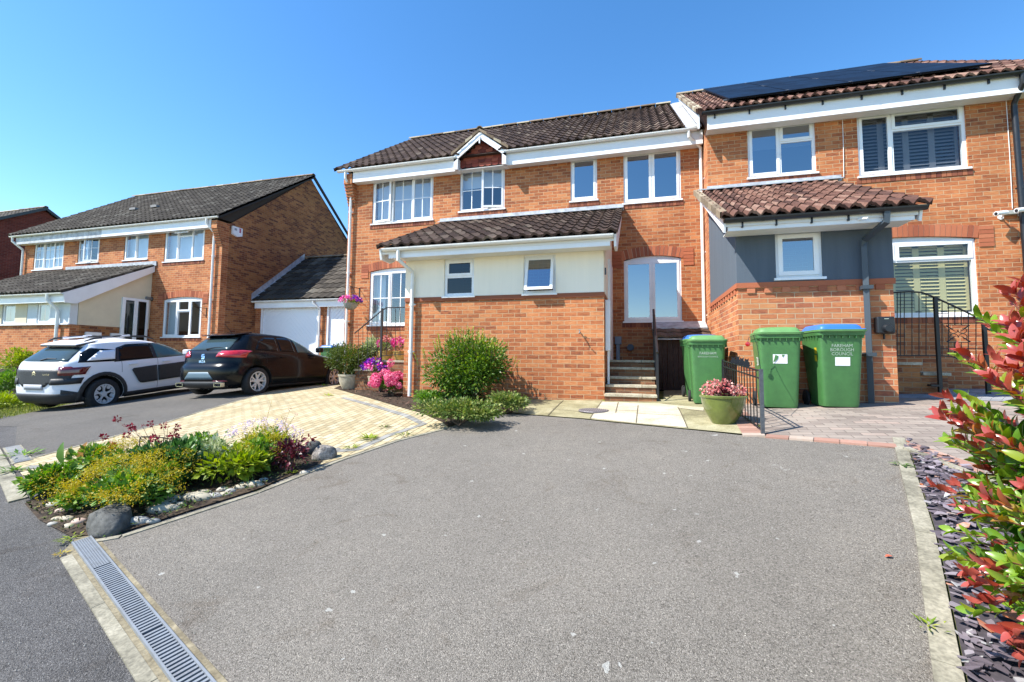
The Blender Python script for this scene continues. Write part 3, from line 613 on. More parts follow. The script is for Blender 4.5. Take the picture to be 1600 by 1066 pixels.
def pipe(parent, pts, r=.034, mat='gutter', name='downpipe', coll=()):
    mb = MB(); mb.tube(pts, r, 12)
    for z in coll: x, y = pts[-1][0], pts[-1][1]; mb.tube([(x, y, z-.03), (x, y, z+.03)], r+.006, 12); mb.box(x-.06, x+.06, y+.0, y+.05, z-.012, z+.012)
    return mb.build(name, M[mat], parent, smooth=40)
def fascia(parent, x0, x1, vf, zt, zb, vw, mat='upvc', ends=(1, 1), name='fascia', smat='soffit'):
    mb = MB(); mb.box(x0, x1, vf, vf+.022, zb, zt); mb.build(name, M[mat], parent)
    sb = MB(); sb.box(x0, x1, vf+.022, vw-.001, zb+.012, zb+.024)
    for v in np.arange(vf+.1, vw, .09): sb.box(x0, x1, v, v+.006, zb+.0095, zb+.0121)
    sb.build('soffit', M[smat], parent)

# ------------------------------------------------------------------ centre pair of houses
vA = 10.25; PA = plv(vA)
A = thing('semi_detached_house', 'orange brick pair of houses with a small red-tiled gable and cream lean-to porch', 'house', (-3, vA, -.7))
x0A, x1A = -7.52, 1.40; zbA, zeA = -1.15, 4.80
W1 = qd(PA, (582.2, 281.6), (581.6, 350), (676.8, 272.6), (676.8, 343)); W2 = qd(PA, (719, 265.6), (718, 330.3), (788.5, 260), (788.5, 326))
W3 = qd(PA, (891.5, 248.4), (891.5, 314.5), (932.9, 244), (932.9, 311.7)); W4 = qd(PA, (974.5, 239), (974, 318), (1063.2, 230.6), (1064, 311.1))
W6 = qd(PA, (975.6, 408.5), (974.7, 502.5), (1064.8, 402.5), (1065, 501)); w5 = at(578.3, 425.3, vA); W5 = (w5.x, w5.x+1.78, at(577.4, 508, vA).z, w5.z)
AR = .085
wall(A, PA, x0A, x1A, zbA, zeA, [W1, W2, W3, W4, (*W6[:3], W6[3]+AR-.004), (*W5[:3], W5[3]+AR-.004)], M['brick'])
# brick spandrels above the arched heads are covered by the arch itself
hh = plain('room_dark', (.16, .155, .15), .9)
gab = [(vA, zbA), (vA+7.5, zbA), (vA+7.5, zeA), (vA+3.75, zeA+2.78), (vA, zeA)]
for x, s in ((x0A, 1), (x1A, -1)):
    mb = MB(); mb.prism([(x, max(v, vA+.252) if v < vA+1 else v, z) for v, z in gab], (s*.25, 0, 0)); mb.build('gable_wall', M['brick_side'], A, uv=True)
mb = MB(); mb.box(x0A+.26, x1A-.26, vA+7.25, vA+7.5, zbA, zeA); mb.build('rear_wall', M['brick_side'], A, uv=True)
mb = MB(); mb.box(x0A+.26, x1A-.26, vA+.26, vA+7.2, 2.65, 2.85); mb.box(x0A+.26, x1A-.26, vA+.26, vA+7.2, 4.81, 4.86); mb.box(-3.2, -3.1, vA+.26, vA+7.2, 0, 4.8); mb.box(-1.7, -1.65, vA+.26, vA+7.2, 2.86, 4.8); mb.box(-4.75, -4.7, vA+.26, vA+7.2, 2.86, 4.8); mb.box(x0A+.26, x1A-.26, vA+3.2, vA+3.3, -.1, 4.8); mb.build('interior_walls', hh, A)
gb = [((0, .34, 0, 1, 'l', 9, (2, 2)), (.34, .66, 0, 1, 'f', 0, (2, 2)), (.66, 1, 0, 1, 's', 0, (2, 2)))]
window(A, PA, W1, gb[0], blind='vertical'); window(A, PA, W2, ((0, .5, 0, 1, 'f', 0, (2, 2)), (.5, 1, 0, 1, 'r', 12, (2, 2))), blind='roller')
window(A, PA, W3, ((0, 1, 0, 1, 's'),), glass='glass_blue'); window(A, PA, W4, ((0, .5, 0, 1, 's'), (.5, 1, 0, 1, 's')), glass='glass_blue')
window(A, PA, W6, ((0, .5, 0, 1, 's'), (.5, 1, 0, 1, 's')), glass='glass_blue', arch=AR); window(A, PA, W5, ((0, .34, 0, 1, 's', 0, (2, 2)), (.34, .66, 0, 1, 'f', 0, (2, 2)), (.66, 1, 0, 1, 's', 0, (2, 2))), blind='curtain', arch=AR)
arch_bricks(A, PA, W6[0], W6[1], W6[3], AR); arch_bricks(A, PA, W5[0], W5[1], W5[3], AR)
# stepped brick corbel at the left end of the eaves
mb = MB()
for k in range(7): mb.box(x0A, x0A+.24, vA-.03-.03*k, vA-.002, 4.08+.075*k, 4.145+.075*k)
mb.box(x0A, x0A+.24, vA-.24, vA-.002, 4.605, 4.88); mb.build('corbel', M['brick'], A, uv=True)
gA = at(836, 229, 9.94).z-.01; vfA = 10.02
dgx0, dgx1 = -4.24, -3.06
fascia(A, x0A+.27, dgx0, vfA, gA-.03, gA-.33, vA); fascia(A, dgx1, x1A-.02, vfA, gA-.03, gA-.33, vA)
mb = MB(); mb.box(dgx0, dgx1, vfA+.022, vA-.001, gA-.31, gA-.30); mb.build('soffit', M['soffit'], A)
gutter(A, (-7.68, 9.965, gA), (dgx0-.02, 9.965, gA)); gutter(A, (dgx1+.02, 9.965, gA), (1.27, 9.965, gA))
rz = 7.80; eR = Vector((0, vA+3.75-9.95, rz-(gA+.05)))
tile_roof('roof', M['tile_brown'], (-7.78, 9.95, gA+.045), (1.02, 9.95, gA+.045), eR, A, skip=lambda x, s: abs(x+3.65) < .62*(1-s/1.25))
mb = MB(); mb.prism([(-7.5, 9.99, gA+.01), (-7.5, 14, rz-.05), (-7.5, 18.0, gA+.01)], (8.85, 0, 0)); mb.build('roof_deck', M['tile_brown'], A, attr=True)
ridge_tiles(A, (-7.8, 14.0, rz+.02), (1.05, 14.0, rz+.02))
mb = MB(); mb.prism([(1.02, 9.97, gA+.03), (1.02, 14, rz+.04), (1.36, 14, rz+.06), (1.36, 9.97, gA+.05)], (0, 0, -.03)); mb.build('lead_flashing', M['lead'], A)
# little gable over the second window
dg = MB(); pk = Vector((-3.65, 9.93, at(749, 206, 9.93).z)); fl, fr_ = Vector((dgx0-.08, 9.93, gA+.03)), Vector((dgx1+.08, 9.93, gA+.03))
for a, b in ((fl, pk), (pk, fr_)):
    dn_ = Vector((0, 0, -.17)); dg.prism([a, b, b+dn_, a+dn_], (0, .03, 0))
for x in (dgx0-.08, dgx1-.02): dg.box(x, x+.10, 9.93, 10.24, gA-.33, gA-.05)
dg.box(-3.665, -3.635, 9.90, 9.929, pk.z-.30, pk.z-.13)
dg.build('bargeboard', M['upvc'], A)
ht = MB()       # hung tiles with rounded tails
for row in range(9):
    z = W2[3]-.02+row*.085; half = .60*(1-(z+.10-(gA-.1))/(pk.z-.15-(gA-.1))) if z+.1 > gA-.1 else .60; half = min(.6, half+.04)
    if half < .06: break
    n = max(1, int(2*half/.165))
    for i in range(n):
        x = -3.65-half+2*half*i/n; w_ = 2*half/n-.006; r = random.random(); pts = []
        sh = 0 if row % 2 else 0
        for j in range(7): an = math.pi*j/6; pts.append((x+w_/2-math.cos(an)*w_/2, 10.10-.006*(row % 2), z+.035-math.sin(an)*.035))
        pts += [(x+w_, 10.115, z+.13), (x, 10.115, z+.13)]; ht.add(pts, [tuple(range(9))], 0, r)
for i in range(4): pass
ht.build('hung_tile', attr_mat('hung_tile_red', [(0, (.13, .03, .022)), (.6, (.26, .055, .036)), (1, (.36, .10, .06))], .8, noise=.3, scale=30), A, attr=True, recalc=False)
mb = MB(); mb.prism([(-4.2, 10.13, W2[3]), (-3.1, 10.13, W2[3]), (-3.1, 10.13, gA), (pk.x, 10.13, pk.z-.1), (-4.2, 10.13, gA)], (0, .1, 0)); mb.build('gable_wall', plain('dark_backing', (.05, .02, .018), .9), A)
slope = (rz-gA-.05)/(14-9.95); vb = 9.95+(pk.z-gA)/slope
for sgn, base in ((-1, fl), (1, fr_)):
    e0 = base+Vector((sgn*.06, -.03, .045)); p0 = pk+Vector((0, -.03, .06)); n = 4; mb = MB()
    for i in range(n):
        for k in range(6):
            a = e0.lerp(p0, i/n); b = e0.lerp(p0, (i+1)/n+.03)
            yy = lambda P, q: 9.90+(vb+.15-9.90)*((P.z-e0.z)/(p0.z-e0.z))*q+.02
            ya0, ya1 = yy(a, k/6)-.0, yy(a, (k+1)/6); yb0, yb1 = yy(b, k/6), yy(b, (k+1)/6)
            mb.add([(a.x, ya0, a.z+.03), (a.x, max(ya1, ya0+.02), a.z+.03), (b.x, yb1, b.z), (b.x, yb0, b.z)], [(0, 1, 2, 3)])
        a = e0.lerp(p0, i/n); b = e0.lerp(p0, (i+1)/n); mb.add([(a.x, 9.89, a.z+.03), (b.x, 9.89, b.z), (b.x, 9.89, b.z-.06), (a.x, 9.89, a.z-.05)], [(0, 1, 2, 3)])
    mb.build('gable_roof', M['ridge'], A, attr=True, recalc=False)
ridge_tiles(A, pk+Vector((0, -.05, .07)), (pk.x, vb+.15, pk.z+.07), .075, .3)
# pipes
gp = at(544, 350, vA-.07)
pipe(A, [(gp.x+.02, 9.965, gA-.04), (gp.x+.02, 9.965, gA-.22), (gp.x+.06, vA-.09, gA-.42), (gp.x+.06, vA-.07, gA-.5), (gp.x+.06, vA-.07, -.72)], coll=(3.9, 2.25, .95))
px_ = at(1097, 350, vA-.07).x
pipe(A, [(1.10, 9.965, gA-.04), (1.10, 9.965, gA-.17), (px_, vA-.09, gA-.36), (px_, vA-.07, gA-.45), (px_, vA-.07, .82), (px_+.1, vA-.16, .55), (px_+.1, vA-.16, -.5)], coll=(3.9, 2.3, .95))
# a few lead vents on the roof
for k, (x, y) in enumerate(((762, 222), (812, 217))): pass
# ---- lean-to porch shared by the pair
vP = 7.77; PP = plv(vP); xp0, xp1 = at(632.5, 500, vP).x, -.55; bt = 1.16
PW1 = qd(PP, (695.2, 404.3), (693.5, 461.5), (741.6, 403.7), (740.5, 460)); PW2 = qd(PP, (819, 399.3), (818, 455), (868.8, 397.9), (868, 454.5))
PW1 = (PW1[0], PW1[1], bt+.01, PW1[3]); PW2 = (PW2[0], PW2[1], bt+.01, PW2[3])
zfP = at(800, 393, 7.42).z
wall(A, PP, xp0, xp1, -1.1, bt, [], M['brick'], name='porch_wall')
wall(A, plv(vP-.012), xp0, xp1, bt+.002, zfP+.04, [PW1, PW2], M['cream'], name='porch_render', thick=.2)
mb = MB(); mb.box(xp0+.25, xp1-.25, vP+.3, vA-.01, -1.0, -.2); mb.build('porch_floor', hh, A)
for x, s in ((xp1, 1), (xp0, -1)):
    mb = MB(); mb.prism([(x, vP+.252, -1.1), (x, vA-.002, -1.1), (x, vA-.002, bt), (x, vP+.252, bt)], (-s*.24, 0, 0)); mb.build('porch_wall', M['brick'], A, uv=True)
    mb = MB(); mb.prism([(x+s*.006, vP+.19, bt+.002), (x+s*.006, vA-.002, bt+.002), (x+s*.006, vA-.002, 3.30), (x+s*.006, vP+.19, zfP+.12)], (-s*.2, 0, 0)); mb.build('porch_render', M['cream'], A)
mb = MB()
for k in range(2): pass
window(A, plv(vP-.012), PW1, ((0, 1, 0, .52, 'f'), (0, 1, .52, 1, 's')), sill=True, header=False, glass='glass_dark', label='two-light window in the cream porch wall')
window(A, plv(vP-.012), PW2, ((0, 1, 0, 1, 't', 14),), sill=True, header=False, glass='glass_blue', label='top-hung window tilted open in the cream porch wall')
gP = at(880, 369, 7.3).z-.005
gutter(A, (-4.62, 7.352, gP), (-.36, 7.352, gP)); fascia(A, -4.52, -.42, 7.41, gP-.02, zfP, vP-.013)
flz = 3.40
tile_roof('porch_roof', M['tile_brown'], (-4.72, 7.33, gP+.045), (-.30, 7.33, gP+.045), (0, vA-.02-7.33, flz-gP-.045), A, period=.21, amp=.042)
mb = MB(); mb.prism([(-4.68, 7.4, gP), (-4.68, vA-.03, flz-.06), (-4.68, vA-.03, flz-.16), (-4.68, 7.4, gP-.1)], (4.32, 0, 0)); mb.build('porch_roof_deck', M['soffit'], A)
for x in (-4.70, -.36): mb = MB(); mb.prism([(x, 7.36, gP-.0), (x, vA-.02, flz-.04), (x, vA-.02, flz-.20), (x, 7.75, zfP-.02), (x, 7.41, zfP-.02)], (.04, 0, 0)); mb.build('bargeboard', M['upvc'], A)
mb = MB(); mb.box(-4.8, -.28, vA-.03, vA-.003, flz-.02, flz+.13); mb.prism([(-4.8, vA-.16, flz+.015), (-4.8, vA-.004, flz+.06), (-4.8, vA-.004, flz+.04), (-4.8, vA-.16, flz-.0)], (4.52, 0, 0)); mb.build('lead_flashing', M['lead'], A)
px_ = at(643, 500, vP-.07).x
pipe(A, [(px_-.12, 7.352, gP-.04), (px_-.12, 7.352, gP-.22), (px_, vP-.09, zfP-.22), (px_, vP-.07, zfP-.3), (px_, vP-.07, -.72)], .036, coll=(1.02, .12))
# meter cupboard, side door and pipe on the right return of the porch
mb = MB(); mb.box(xp1+.006, xp1+.09, 7.95, 8.35, at(948, 548, 7.95).z, 1.05); mb.build('meter_box', M['upvc'], A, bevel=.006)
mb = MB(); mb.tube([(xp1+.05, 8.05, .35), (xp1+.05, 8.05, -.62)], .022); mb.build('meter_pipe', M['upvc'], A)
mb = MB(); mb.box(xp1+.004, xp1+.05, 8.75, 9.65, -.02, 1.95); mb.build('porch_door', M['upvc'], A)
# corbelled brick course under the render
mb = MB(); mb.box(xp0, xp1+.012, vP-.022, vP-.001, bt-.075, bt); mb.build('brick_course', M['dark_brick'], A, attr=True)
# ------------------------------------------------------------------ right-hand house
vB = 9.60; PB = plv(vB); x0B, x1B = 1.405, 6.9
B = thing('terraced_house', 'brick house with solar panels on its roof and a dark grey rendered porch', 'house', (3.5, vB, -.6))
BW1 = qd(PB, (1167.8, 199), (1169, 277.6), (1273.2, 185.4), (1275.8, 269.6)); BW2 = qd(PB, (1338, 178), (1342.7, 274), (1508, 162.3), (1513.6, 263.7))
q = at(1524, 372, vB); q2 = at(1524, 492, vB); BW3 = (q.x-2.35, q.x, q2.z, q.z)
gB = at(1107, 172, 9.25).z-.03; gB = (at(1340, 153, 9.27).z+gB)/2 if False else gB
wall(B, PB, x0B, x1B, -1.1, gB-.08, [BW1, BW2, (*BW3[:3], BW3[3]+AR-.004)], M['brick'])
for x, s in ((x0B, 1), (x1B, -1)):
    mb = MB(); mb.prism([(x, v, z) for v, z in [(vB+.252, -1.1), (vB+7.5, -1.1), (vB+7.5, gB-.1), (vB+3.75, 7.62), (vB+.252, gB-.1)]], (s*.25, 0, 0)); mb.build('gable_wall', M['brick_pale'], B, uv=True)
mb = MB(); mb.box(x0B+.26, x1B-.26, vB+7.2, vB+7.45, -1.1, gB-.1); mb.build('rear_wall', M['brick_side'], B, uv=True)
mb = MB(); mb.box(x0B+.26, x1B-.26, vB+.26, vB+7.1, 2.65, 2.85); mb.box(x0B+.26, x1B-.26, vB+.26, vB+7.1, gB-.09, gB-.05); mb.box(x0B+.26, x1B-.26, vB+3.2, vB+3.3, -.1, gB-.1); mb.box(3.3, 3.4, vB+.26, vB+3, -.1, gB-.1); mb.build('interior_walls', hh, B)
window(B, PB, BW1, ((0, .485, 0, 1, 's'), (.485, 1, 0, .64, 'f'), (.485, 1, .64, 1, 's')), blind='roller', glass='glass_blue')
window(B, PB, BW2, ((0, .33, 0, 1, 's'), (.33, 1, 0, .70, 'f'), (.33, 1, .70, 1, 's')), blind='shutter', dark=True, glass='glass_clear')
window(B, PB, BW3, ((0, .5, .74, 1, 's'), (.5, 1, .74, 1, 's'), (0, 1, 0, .74, 'f')), blind='shutter', arch=AR, glass='glass_clear')
arch_bricks(B, PB, BW3[0], BW3[1], BW3[3], AR)
vfB = 9.33
fascia(B, x0B-.03, x1B, vfB, gB-.03, gB-.33, vB); gutter(B, (1.27, 9.275, gB), (6.95, 9.275, gB), mat='black_pl')
for x in np.arange(1.5, 6.9, .62): mb = MB(); mb.box(x, x+.025, 9.30, 9.329, gB-.12, gB-.02); mb.build('gutter_bracket', M['black_pl'], B)
rzB = at(1068.6, 144, 13.3).z-.09; e0B = Vector((1.18, 9.26, gB+.05)); upB = Vector((0, 13.3-9.26, rzB-(gB+.05)))
tile_roof('roof', M['tile_red'], e0B, (7.0, 9.26, gB+.05), upB, B, period=.165, kind='pan', amp=.05, rise=.026)
mb = MB(); mb.prism([(1.42, 9.32, gB), (1.42, 13.3, rzB-.06), (1.42, 17.2, gB)], (5.4, 0, 0)); mb.build('roof_deck', M['tile_red'], B, attr=True)
ridge_tiles(B, (1.15, 13.3, rzB+.0), (7.0, 13.3, rzB+.0), mat=M['ridge'])
mb = MB()       # mortared verge and bargeboard
n = 14
for i in range(n):
    a, b = e0B.lerp(e0B+upB, i/n), e0B.lerp(e0B+upB, (i+.97)/n); mb.add([a+Vector((-.02, 0, .045)), b+Vector((-.02, 0, .045)), b+Vector((.10, 0, .05)), a+Vector((.10, 0, .05)), a+Vector((-.02, 0, -.04)), b+Vector((-.02, 0, -.04))], [(0, 1, 2, 3), (0, 4, 5, 1)], 0, random.random())
mb.build('verge_tile', M['ridge'], B, attr=True, recalc=False)
mb = MB(); mb.prism([(1.2, 9.3, gB-.02), (1.2, 13.3, rzB-.06), (1.2, 13.3, rzB-.12), (1.2, 9.45, gB-.12), (1.2, 9.34, gB-.30), (1.2, 9.3, gB-.30)], (.03, 0, 0)); mb.build('bargeboard', M['upvc'], B)
# downpipe at the right end, two alarm wires
q = at(1589, 230, vB-.08)
pipe(B, [(q.x-.02, 9.275, gB-.04), (q.x-.02, 9.275, gB-.2), (q.x, vB-.09, gB-.42), (q.x, vB-.08, gB-.5), (q.x+.03, vB-.08, -.55)], .042, 'black_pl', coll=(3.0, 1.2))
for (xa, ya, xb, yb) in ((1316, 178, 1318.5, 277), (1572, 156, 1582, 326)):
    mb = MB(); a, b = at(xa, ya, vB-.012), at(xb, yb, vB-.012); mb.tube([a, a.lerp(b, .5)+Vector((.006, 0, 0)), b], .006, 6); mb.build('cable', M['soffit'], B)
# porch
vQ = 7.12; PQ = plv(vQ); xq0, xq1 = 1.41, 3.31
zq = 1.13; pw = qd(PQ, (1211, 363.6), (1211.7, 436), (1283, 358.8), (1285.7, 432)); zf = at(1280, 353, 6.75).z
wall(B, PQ, xq0, xq1, -1.1, zq, [], M['brick_pale'], name='porch_wall'); wall(B, plv(vQ-.012), xq0-.01, xq1+.01, zq+.002, zf+.05, [pw], M['grey_r'], name='porch_render', thick=.2)
for x, s in ((xq0, -1), (xq1, 1)):
    mb = MB(); mb.prism([(x, vQ+.252, -1.1), (x, vB-.002, -1.1), (x, vB-.002, zq-.001), (x, vQ+.252, zq-.001)], (-s*.24, 0, 0)); mb.build('porch_wall', M['brick_pale'], B, uv=True)
    mb = MB(); mb.prism([(x+s*.008, vQ+.19, zq+.002), (x+s*.008, vB-.002, zq+.002), (x+s*.008, vB-.002, 3.32), (x+s*.008, vQ+.19, zf+.15)], (-s*.2, 0, 0)); mb.build('porch_render', M['grey_r'], B)
window(B, plv(vQ-.012), pw, ((0, 1, 0, 1, 's'),), header=False, glass='glass_blue', sw=.06)
mb = MB(); mb.box(xq0-.02, xq1+.02, vQ-.024, vQ-.001, zq-.075, zq)
for k in range(8): x = xq0+.12+k*.225; mb.box(x, x+.105, vQ-.018, vQ-.001, zq-.150, zq-.0765)
for k in range(11): v = vQ+.1+k*.225; mb.box(xq0-.018, xq0-.001, v, v+.105, zq-.150, zq-.0765)
mb.box(xq0-.024, xq0-.001, vQ-.0, vB-.003, zq-.075, zq-.001); mb.build('dentil_course', M['red_brick'], B, attr=True)
gQ = at(1290, 331, 6.65).z; fascia(B, 1.23, 3.40, 6.74, gQ-.03, zf, vQ-.013)
gutter(B, (1.17, 6.68, gQ), (3.50, 6.68, gQ), mat='black_pl')
for x in np.arange(1.4, 3.4, .42): mb = MB(); mb.box(x, x+.022, 6.71, 6.739, gQ-.12, gQ-.02); mb.build('gutter_bracket', M['black_pl'], B)
fq = 3.42
tile_roof('porch_roof', M['tile_red'], (1.14, 6.66, gQ+.05), (3.54, 6.66, gQ+.05), (0, vB-.02-6.66, fq-gQ-.05), B, period=.168, kind='pan', amp=.062, gauge=.33, rise=.028)
mb = MB(); mb.prism([(1.18, 6.72, gQ), (1.18, vB-.03, fq-.06), (1.18, vB-.03, fq-.14), (1.18, 6.72, gQ-.1)], (2.25, 0, 0)); mb.build('porch_roof_deck', M['soffit'], B)
for x in (1.17, 3.44): mb = MB(); mb.prism([(x, 6.69, gQ), (x, vB-.02, fq-.03), (x, vB-.02, fq-.09), (x, 6.86, gQ-.10), (x, 6.74, zf-.02)], (.03, 0, 0)); mb.build('bargeboard', M['upvc'], B)
mb = MB(); n = 8
for i in range(n):
    a, b = Vector((1.14, 6.66, gQ+.05)), Vector((1.14, vB-.02, fq)); p, q_ = a.lerp(b, i/n), a.lerp(b, (i+.96)/n); mb.add([p+Vector((-.02, 0, .05)), q_+Vector((-.02, 0, .05)), q_+Vector((.07, 0, .06)), p+Vector((.07, 0, .06)), p+Vector((-.02, 0, -.06)), q_+Vector((-.02, 0, -.06))], [(0, 1, 2, 3), (0, 4, 5, 1)], 0, random.random())
mb.build('verge_tile', M['ridge'], B, attr=True, recalc=False)
mb = MB(); mb.box(1.38, 3.72, vB-.03, vB-.003, fq-.02, fq+.10); mb.prism([(1.2, vB-.18, fq+.0), (1.2, vB-.004, fq+.05), (1.2, vB-.004, fq+.03), (1.2, vB-.18, fq-.02)], (2.5, 0, 0)); mb.build('lead_flashing', M['lead'], B)
q = at(1357, 500, vQ-.09)
mb = MB(); a = Vector((q.x+.10, 6.68, gQ-.03))
mb.tube([a, a-Vector((0, 0, .14)), (q.x, vQ-.08, zf-.15), (q.x, vQ-.07, zf-.25), (q.x, vQ-.07, -.60)], .046, 4); mb.box(q.x-.06, q.x+.06, vQ-.13, vQ-.01, .98, 1.03); mb.box(q.x-.06, q.x+.06, vQ-.13, vQ-.01, .08, .13); mb.build('downpipe', plain('anthracite_plastic', (.045, .06, .075), .45), B)
# solar array lying on the roof plane: 2 rows x 4 panels
nB = Vector((1, 0, 0)).cross(upB).normalized(); nB = nB if nB.z > 0 else -nB; pB = e0B+nB*.12
dU, dV = Vector((1, 0, 0)), upB.normalized()
ua, ub, va, vb_ = .62, 4.85, .30, 4.40
arr = thing('solar_array', 'eight black solar panels in two rows on the red-tiled roof', 'solar panels', pB+dU*ua+dV*va)
for i in range(4):
    for j in range(2):
        a0, a1 = ua+(ub-ua)*i/4+.014, ua+(ub-ua)*(i+1)/4-.014; b0, b1 = va+(vb_-va)*j/2+.014, va+(vb_-va)*(j+1)/2-.014
        P = lambda a, b, h: pB+dU*a+dV*b+nB*h
        mb = MB(); mb.add([P(a0, b0, -.035), P(a1, b0, -.035), P(a1, b1, -.035), P(a0, b1, -.035), P(a0, b0, 0), P(a1, b0, 0), P(a1, b1, 0), P(a0, b1, 0)], [(0, 3, 2, 1), (4, 5, 6, 7), (0, 1, 5, 4), (1, 2, 6, 5), (2, 3, 7, 6), (3, 0, 4, 7)]); pn = mb.build('solar_panel', M['solar'], arr)
mb = MB()
for i in range(1, 4):
    for j in (.05, .95, 1.05, 1.95): a = ua+(ub-ua)*i/4; b = va+(vb_-va)*j/2; mb.add([P(a-.03, b-.02, .004), P(a+.03, b-.02, .004), P(a+.03, b+.02, .004), P(a-.03, b+.02, .004)], [(0, 1, 2, 3)])
mb.build('clamp', M['steel'], arr)
mb = MB()
for b in (va+.3, vb_-.3): mb.add([P(ua-.05, b-.02, -.06), P(ub+.05, b-.02, -.06), P(ub+.05, b+.02, -.06), P(ua-.05, b+.02, -.06), P(ua-.05, b-.02, -.036), P(ub+.05, b-.02, -.036), P(ub+.05, b+.02, -.036), P(ua-.05, b+.02, -.036)], [(0, 3, 2, 1), (4, 5, 6, 7), (0, 1, 5, 4), (1, 2, 6, 5), (2, 3, 7, 6), (3, 0, 4, 7)])
mb.build('rail', M['steel'], arr)

# ------------------------------------------------------------------ left-hand pair
vL = 11.8; PL_ = plv(vL); x0L, x1L = at(38, 400, vL).x, -13.60
Lh = thing('semi_detached_house', 'brick pair of houses with dark grey tiled roof behind the two parked cars', 'house', (-18, vL, -1))
LW = [qd(PL_, *c) for c in (((54, 375.7), (52, 422), (100.8, 373.3), (98, 419.8)), ((123, 368.6), (120.8, 410.8), (156, 365.8), (154.3, 409.7)), ((195, 360.4), (193.5, 406.6), (232.6, 358), (231, 405)), ((258.3, 353), (256, 409), (320.7, 348.4), (318.5, 405.8)), ((255.4, 468.9), (253, 526), (315, 466.6), (314, 527)))]
gL = (at(200, 353, 11.5).z+at(340, 333, 11.5).z)/2-.04
LW5 = LW[4]
wall(Lh, PL_, x0L, x1L, -1.8, gL-.1, LW[:4]+[(*LW5[:3], LW5[3]+AR-.004)], M['brick'])
rL = at(493, 274, 15.9).z
for x, s in ((x0L, 1), (x1L, -1)):
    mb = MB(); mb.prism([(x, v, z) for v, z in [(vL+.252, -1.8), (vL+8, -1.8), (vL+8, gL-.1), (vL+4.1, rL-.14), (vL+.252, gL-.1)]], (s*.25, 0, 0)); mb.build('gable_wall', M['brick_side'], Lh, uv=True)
mb = MB(); mb.box(x0L+.26, x1L-.26, vL+7.7, vL+7.95, -1.8, gL-.1); mb.build('rear_wall', M['brick_side'], Lh, uv=True)
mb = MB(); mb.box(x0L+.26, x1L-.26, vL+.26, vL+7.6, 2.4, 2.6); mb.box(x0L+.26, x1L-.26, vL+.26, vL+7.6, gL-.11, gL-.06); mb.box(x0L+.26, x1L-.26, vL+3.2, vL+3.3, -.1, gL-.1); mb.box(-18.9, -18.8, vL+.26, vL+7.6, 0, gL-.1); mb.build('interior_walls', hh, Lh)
window(Lh, PL_, LW[0], ((0, .34, 0, 1, 's', 0, (2, 3)), (.34, .66, 0, 1, 'f', 0, (2, 3)), (.66, 1, 0, 1, 's', 0, (2, 3))), blind='full')
window(Lh, PL_, LW[1], ((0, .42, 0, 1, 'f', 0, (2, 2)), (.42, 1, 0, 1, 'r', 14, (2, 2))))
window(Lh, PL_, LW[2], ((0, .5, 0, 1, 's'), (.5, 1, 0, 1, 'f')), blind='full'); window(Lh, PL_, LW[3], ((0, .34, 0, 1, 's'), (.34, .68, 0, .68, 'f'), (.34, .68, .68, 1, 't', 32), (.68, 1, 0, 1, 's')), blind='full')
window(Lh, PL_, LW5, ((0, .36, 0, 1, 's'), (.36, .68, 0, .68, 'f'), (.36, .68, .68, 1, 's'), (.68, 1, 0, 1, 's')), blind='curtain', arch=AR); arch_bricks(Lh, PL_, LW5[0], LW5[1], LW5[3], AR)
vfL = vL-.24; xm = at(160, 350, vfL).x
fascia(Lh, xm, x1L-.27, vfL, gL-.03, gL-.33, vL); fascia(Lh, x0L-.1, xm, vfL-.001, gL-.03, gL-.33, vL, mat='upvc_old'); gutter(Lh, (x0L-.35, vfL-.055, gL), (x1L+.13, vfL-.055, gL))
mb = MB()
for k in range(7): mb.box(x1L-.24, x1L, vL-.03-.03*k, vL-.002, gL-.9+.075*k, gL-.835+.075*k)
mb.box(x1L-.24, x1L, vL-.24, vL-.002, gL-.375, gL-.1); mb.build('corbel', M['brick'], Lh, uv=True)
eL = Vector((x0L-.4, vfL-.07, gL+.05)); upL = Vector((0, 15.9-eL.y, rL-.02-eL.z))
tile_roof('roof', M['tile_grey'], eL, (x1L+.15, eL.y, eL.z), upL, Lh, period=.21, amp=.042)
mb = MB(); mb.prism([(x0L-.3, eL.y+.05, gL), (x0L-.3, 15.9, rL-.1), (x0L-.3, vL+8.3, gL)], (x1L-x0L+.25, 0, 0)); mb.build('roof_deck', M['tile_grey'], Lh, attr=True)
ridge_tiles(Lh, (x0L-.4, 15.9, rL), (x1L+.15, 15.9, rL))
mb = MB(); x = x1L+.10
mb.prism([(x, eL.y, gL+.06), (x, 15.9, rL+.02), (x, vL+8.35, gL+.02), (x, vL+8.35, gL-.12), (x, 15.9, rL-.14), (x, eL.y, gL-.08)], (.05, 0, 0)); mb.build('verge', M['verge_dk'], Lh)
for x, y in ((210, 328), (243, 324)):
    nL = Vector((1, 0, 0)).cross(upL).normalized(); nL = nL if nL.z > 0 else -nL; c = ap(x, y, eL+nL*.05, nL); mb = MB(); mb.box(c.x-.16, c.x+.16, c.y-.09, c.y+.05, c.z-.02, c.z+.07); mb.build('roof_vent', plain('vent_tile', (.22, .22, .22), .7), Lh)
for px0, y0 in ((333, 400),):
    q = at(px0, y0, vL-.07); pipe(Lh, [(q.x-.1, vfL-.055, gL-.04), (q.x-.1, vfL-.055, gL-.2), (q.x, vL-.09, gL-.45), (q.x, vL-.07, gL-.52), (q.x, vL-.07, -1)], .04, coll=(3.4, 1.9, .6))
q = at(31, 420, vL-.15); pipe(Lh, [(x0L-.2, vfL-.055, gL-.04), (x0L-.2, vfL-.055, gL-.2), (x0L+.05, vL-.09, gL-.5), (x0L+.05, vL-.07, gL-.6), (x0L+.05, vL-.07, -1.5)], .04)
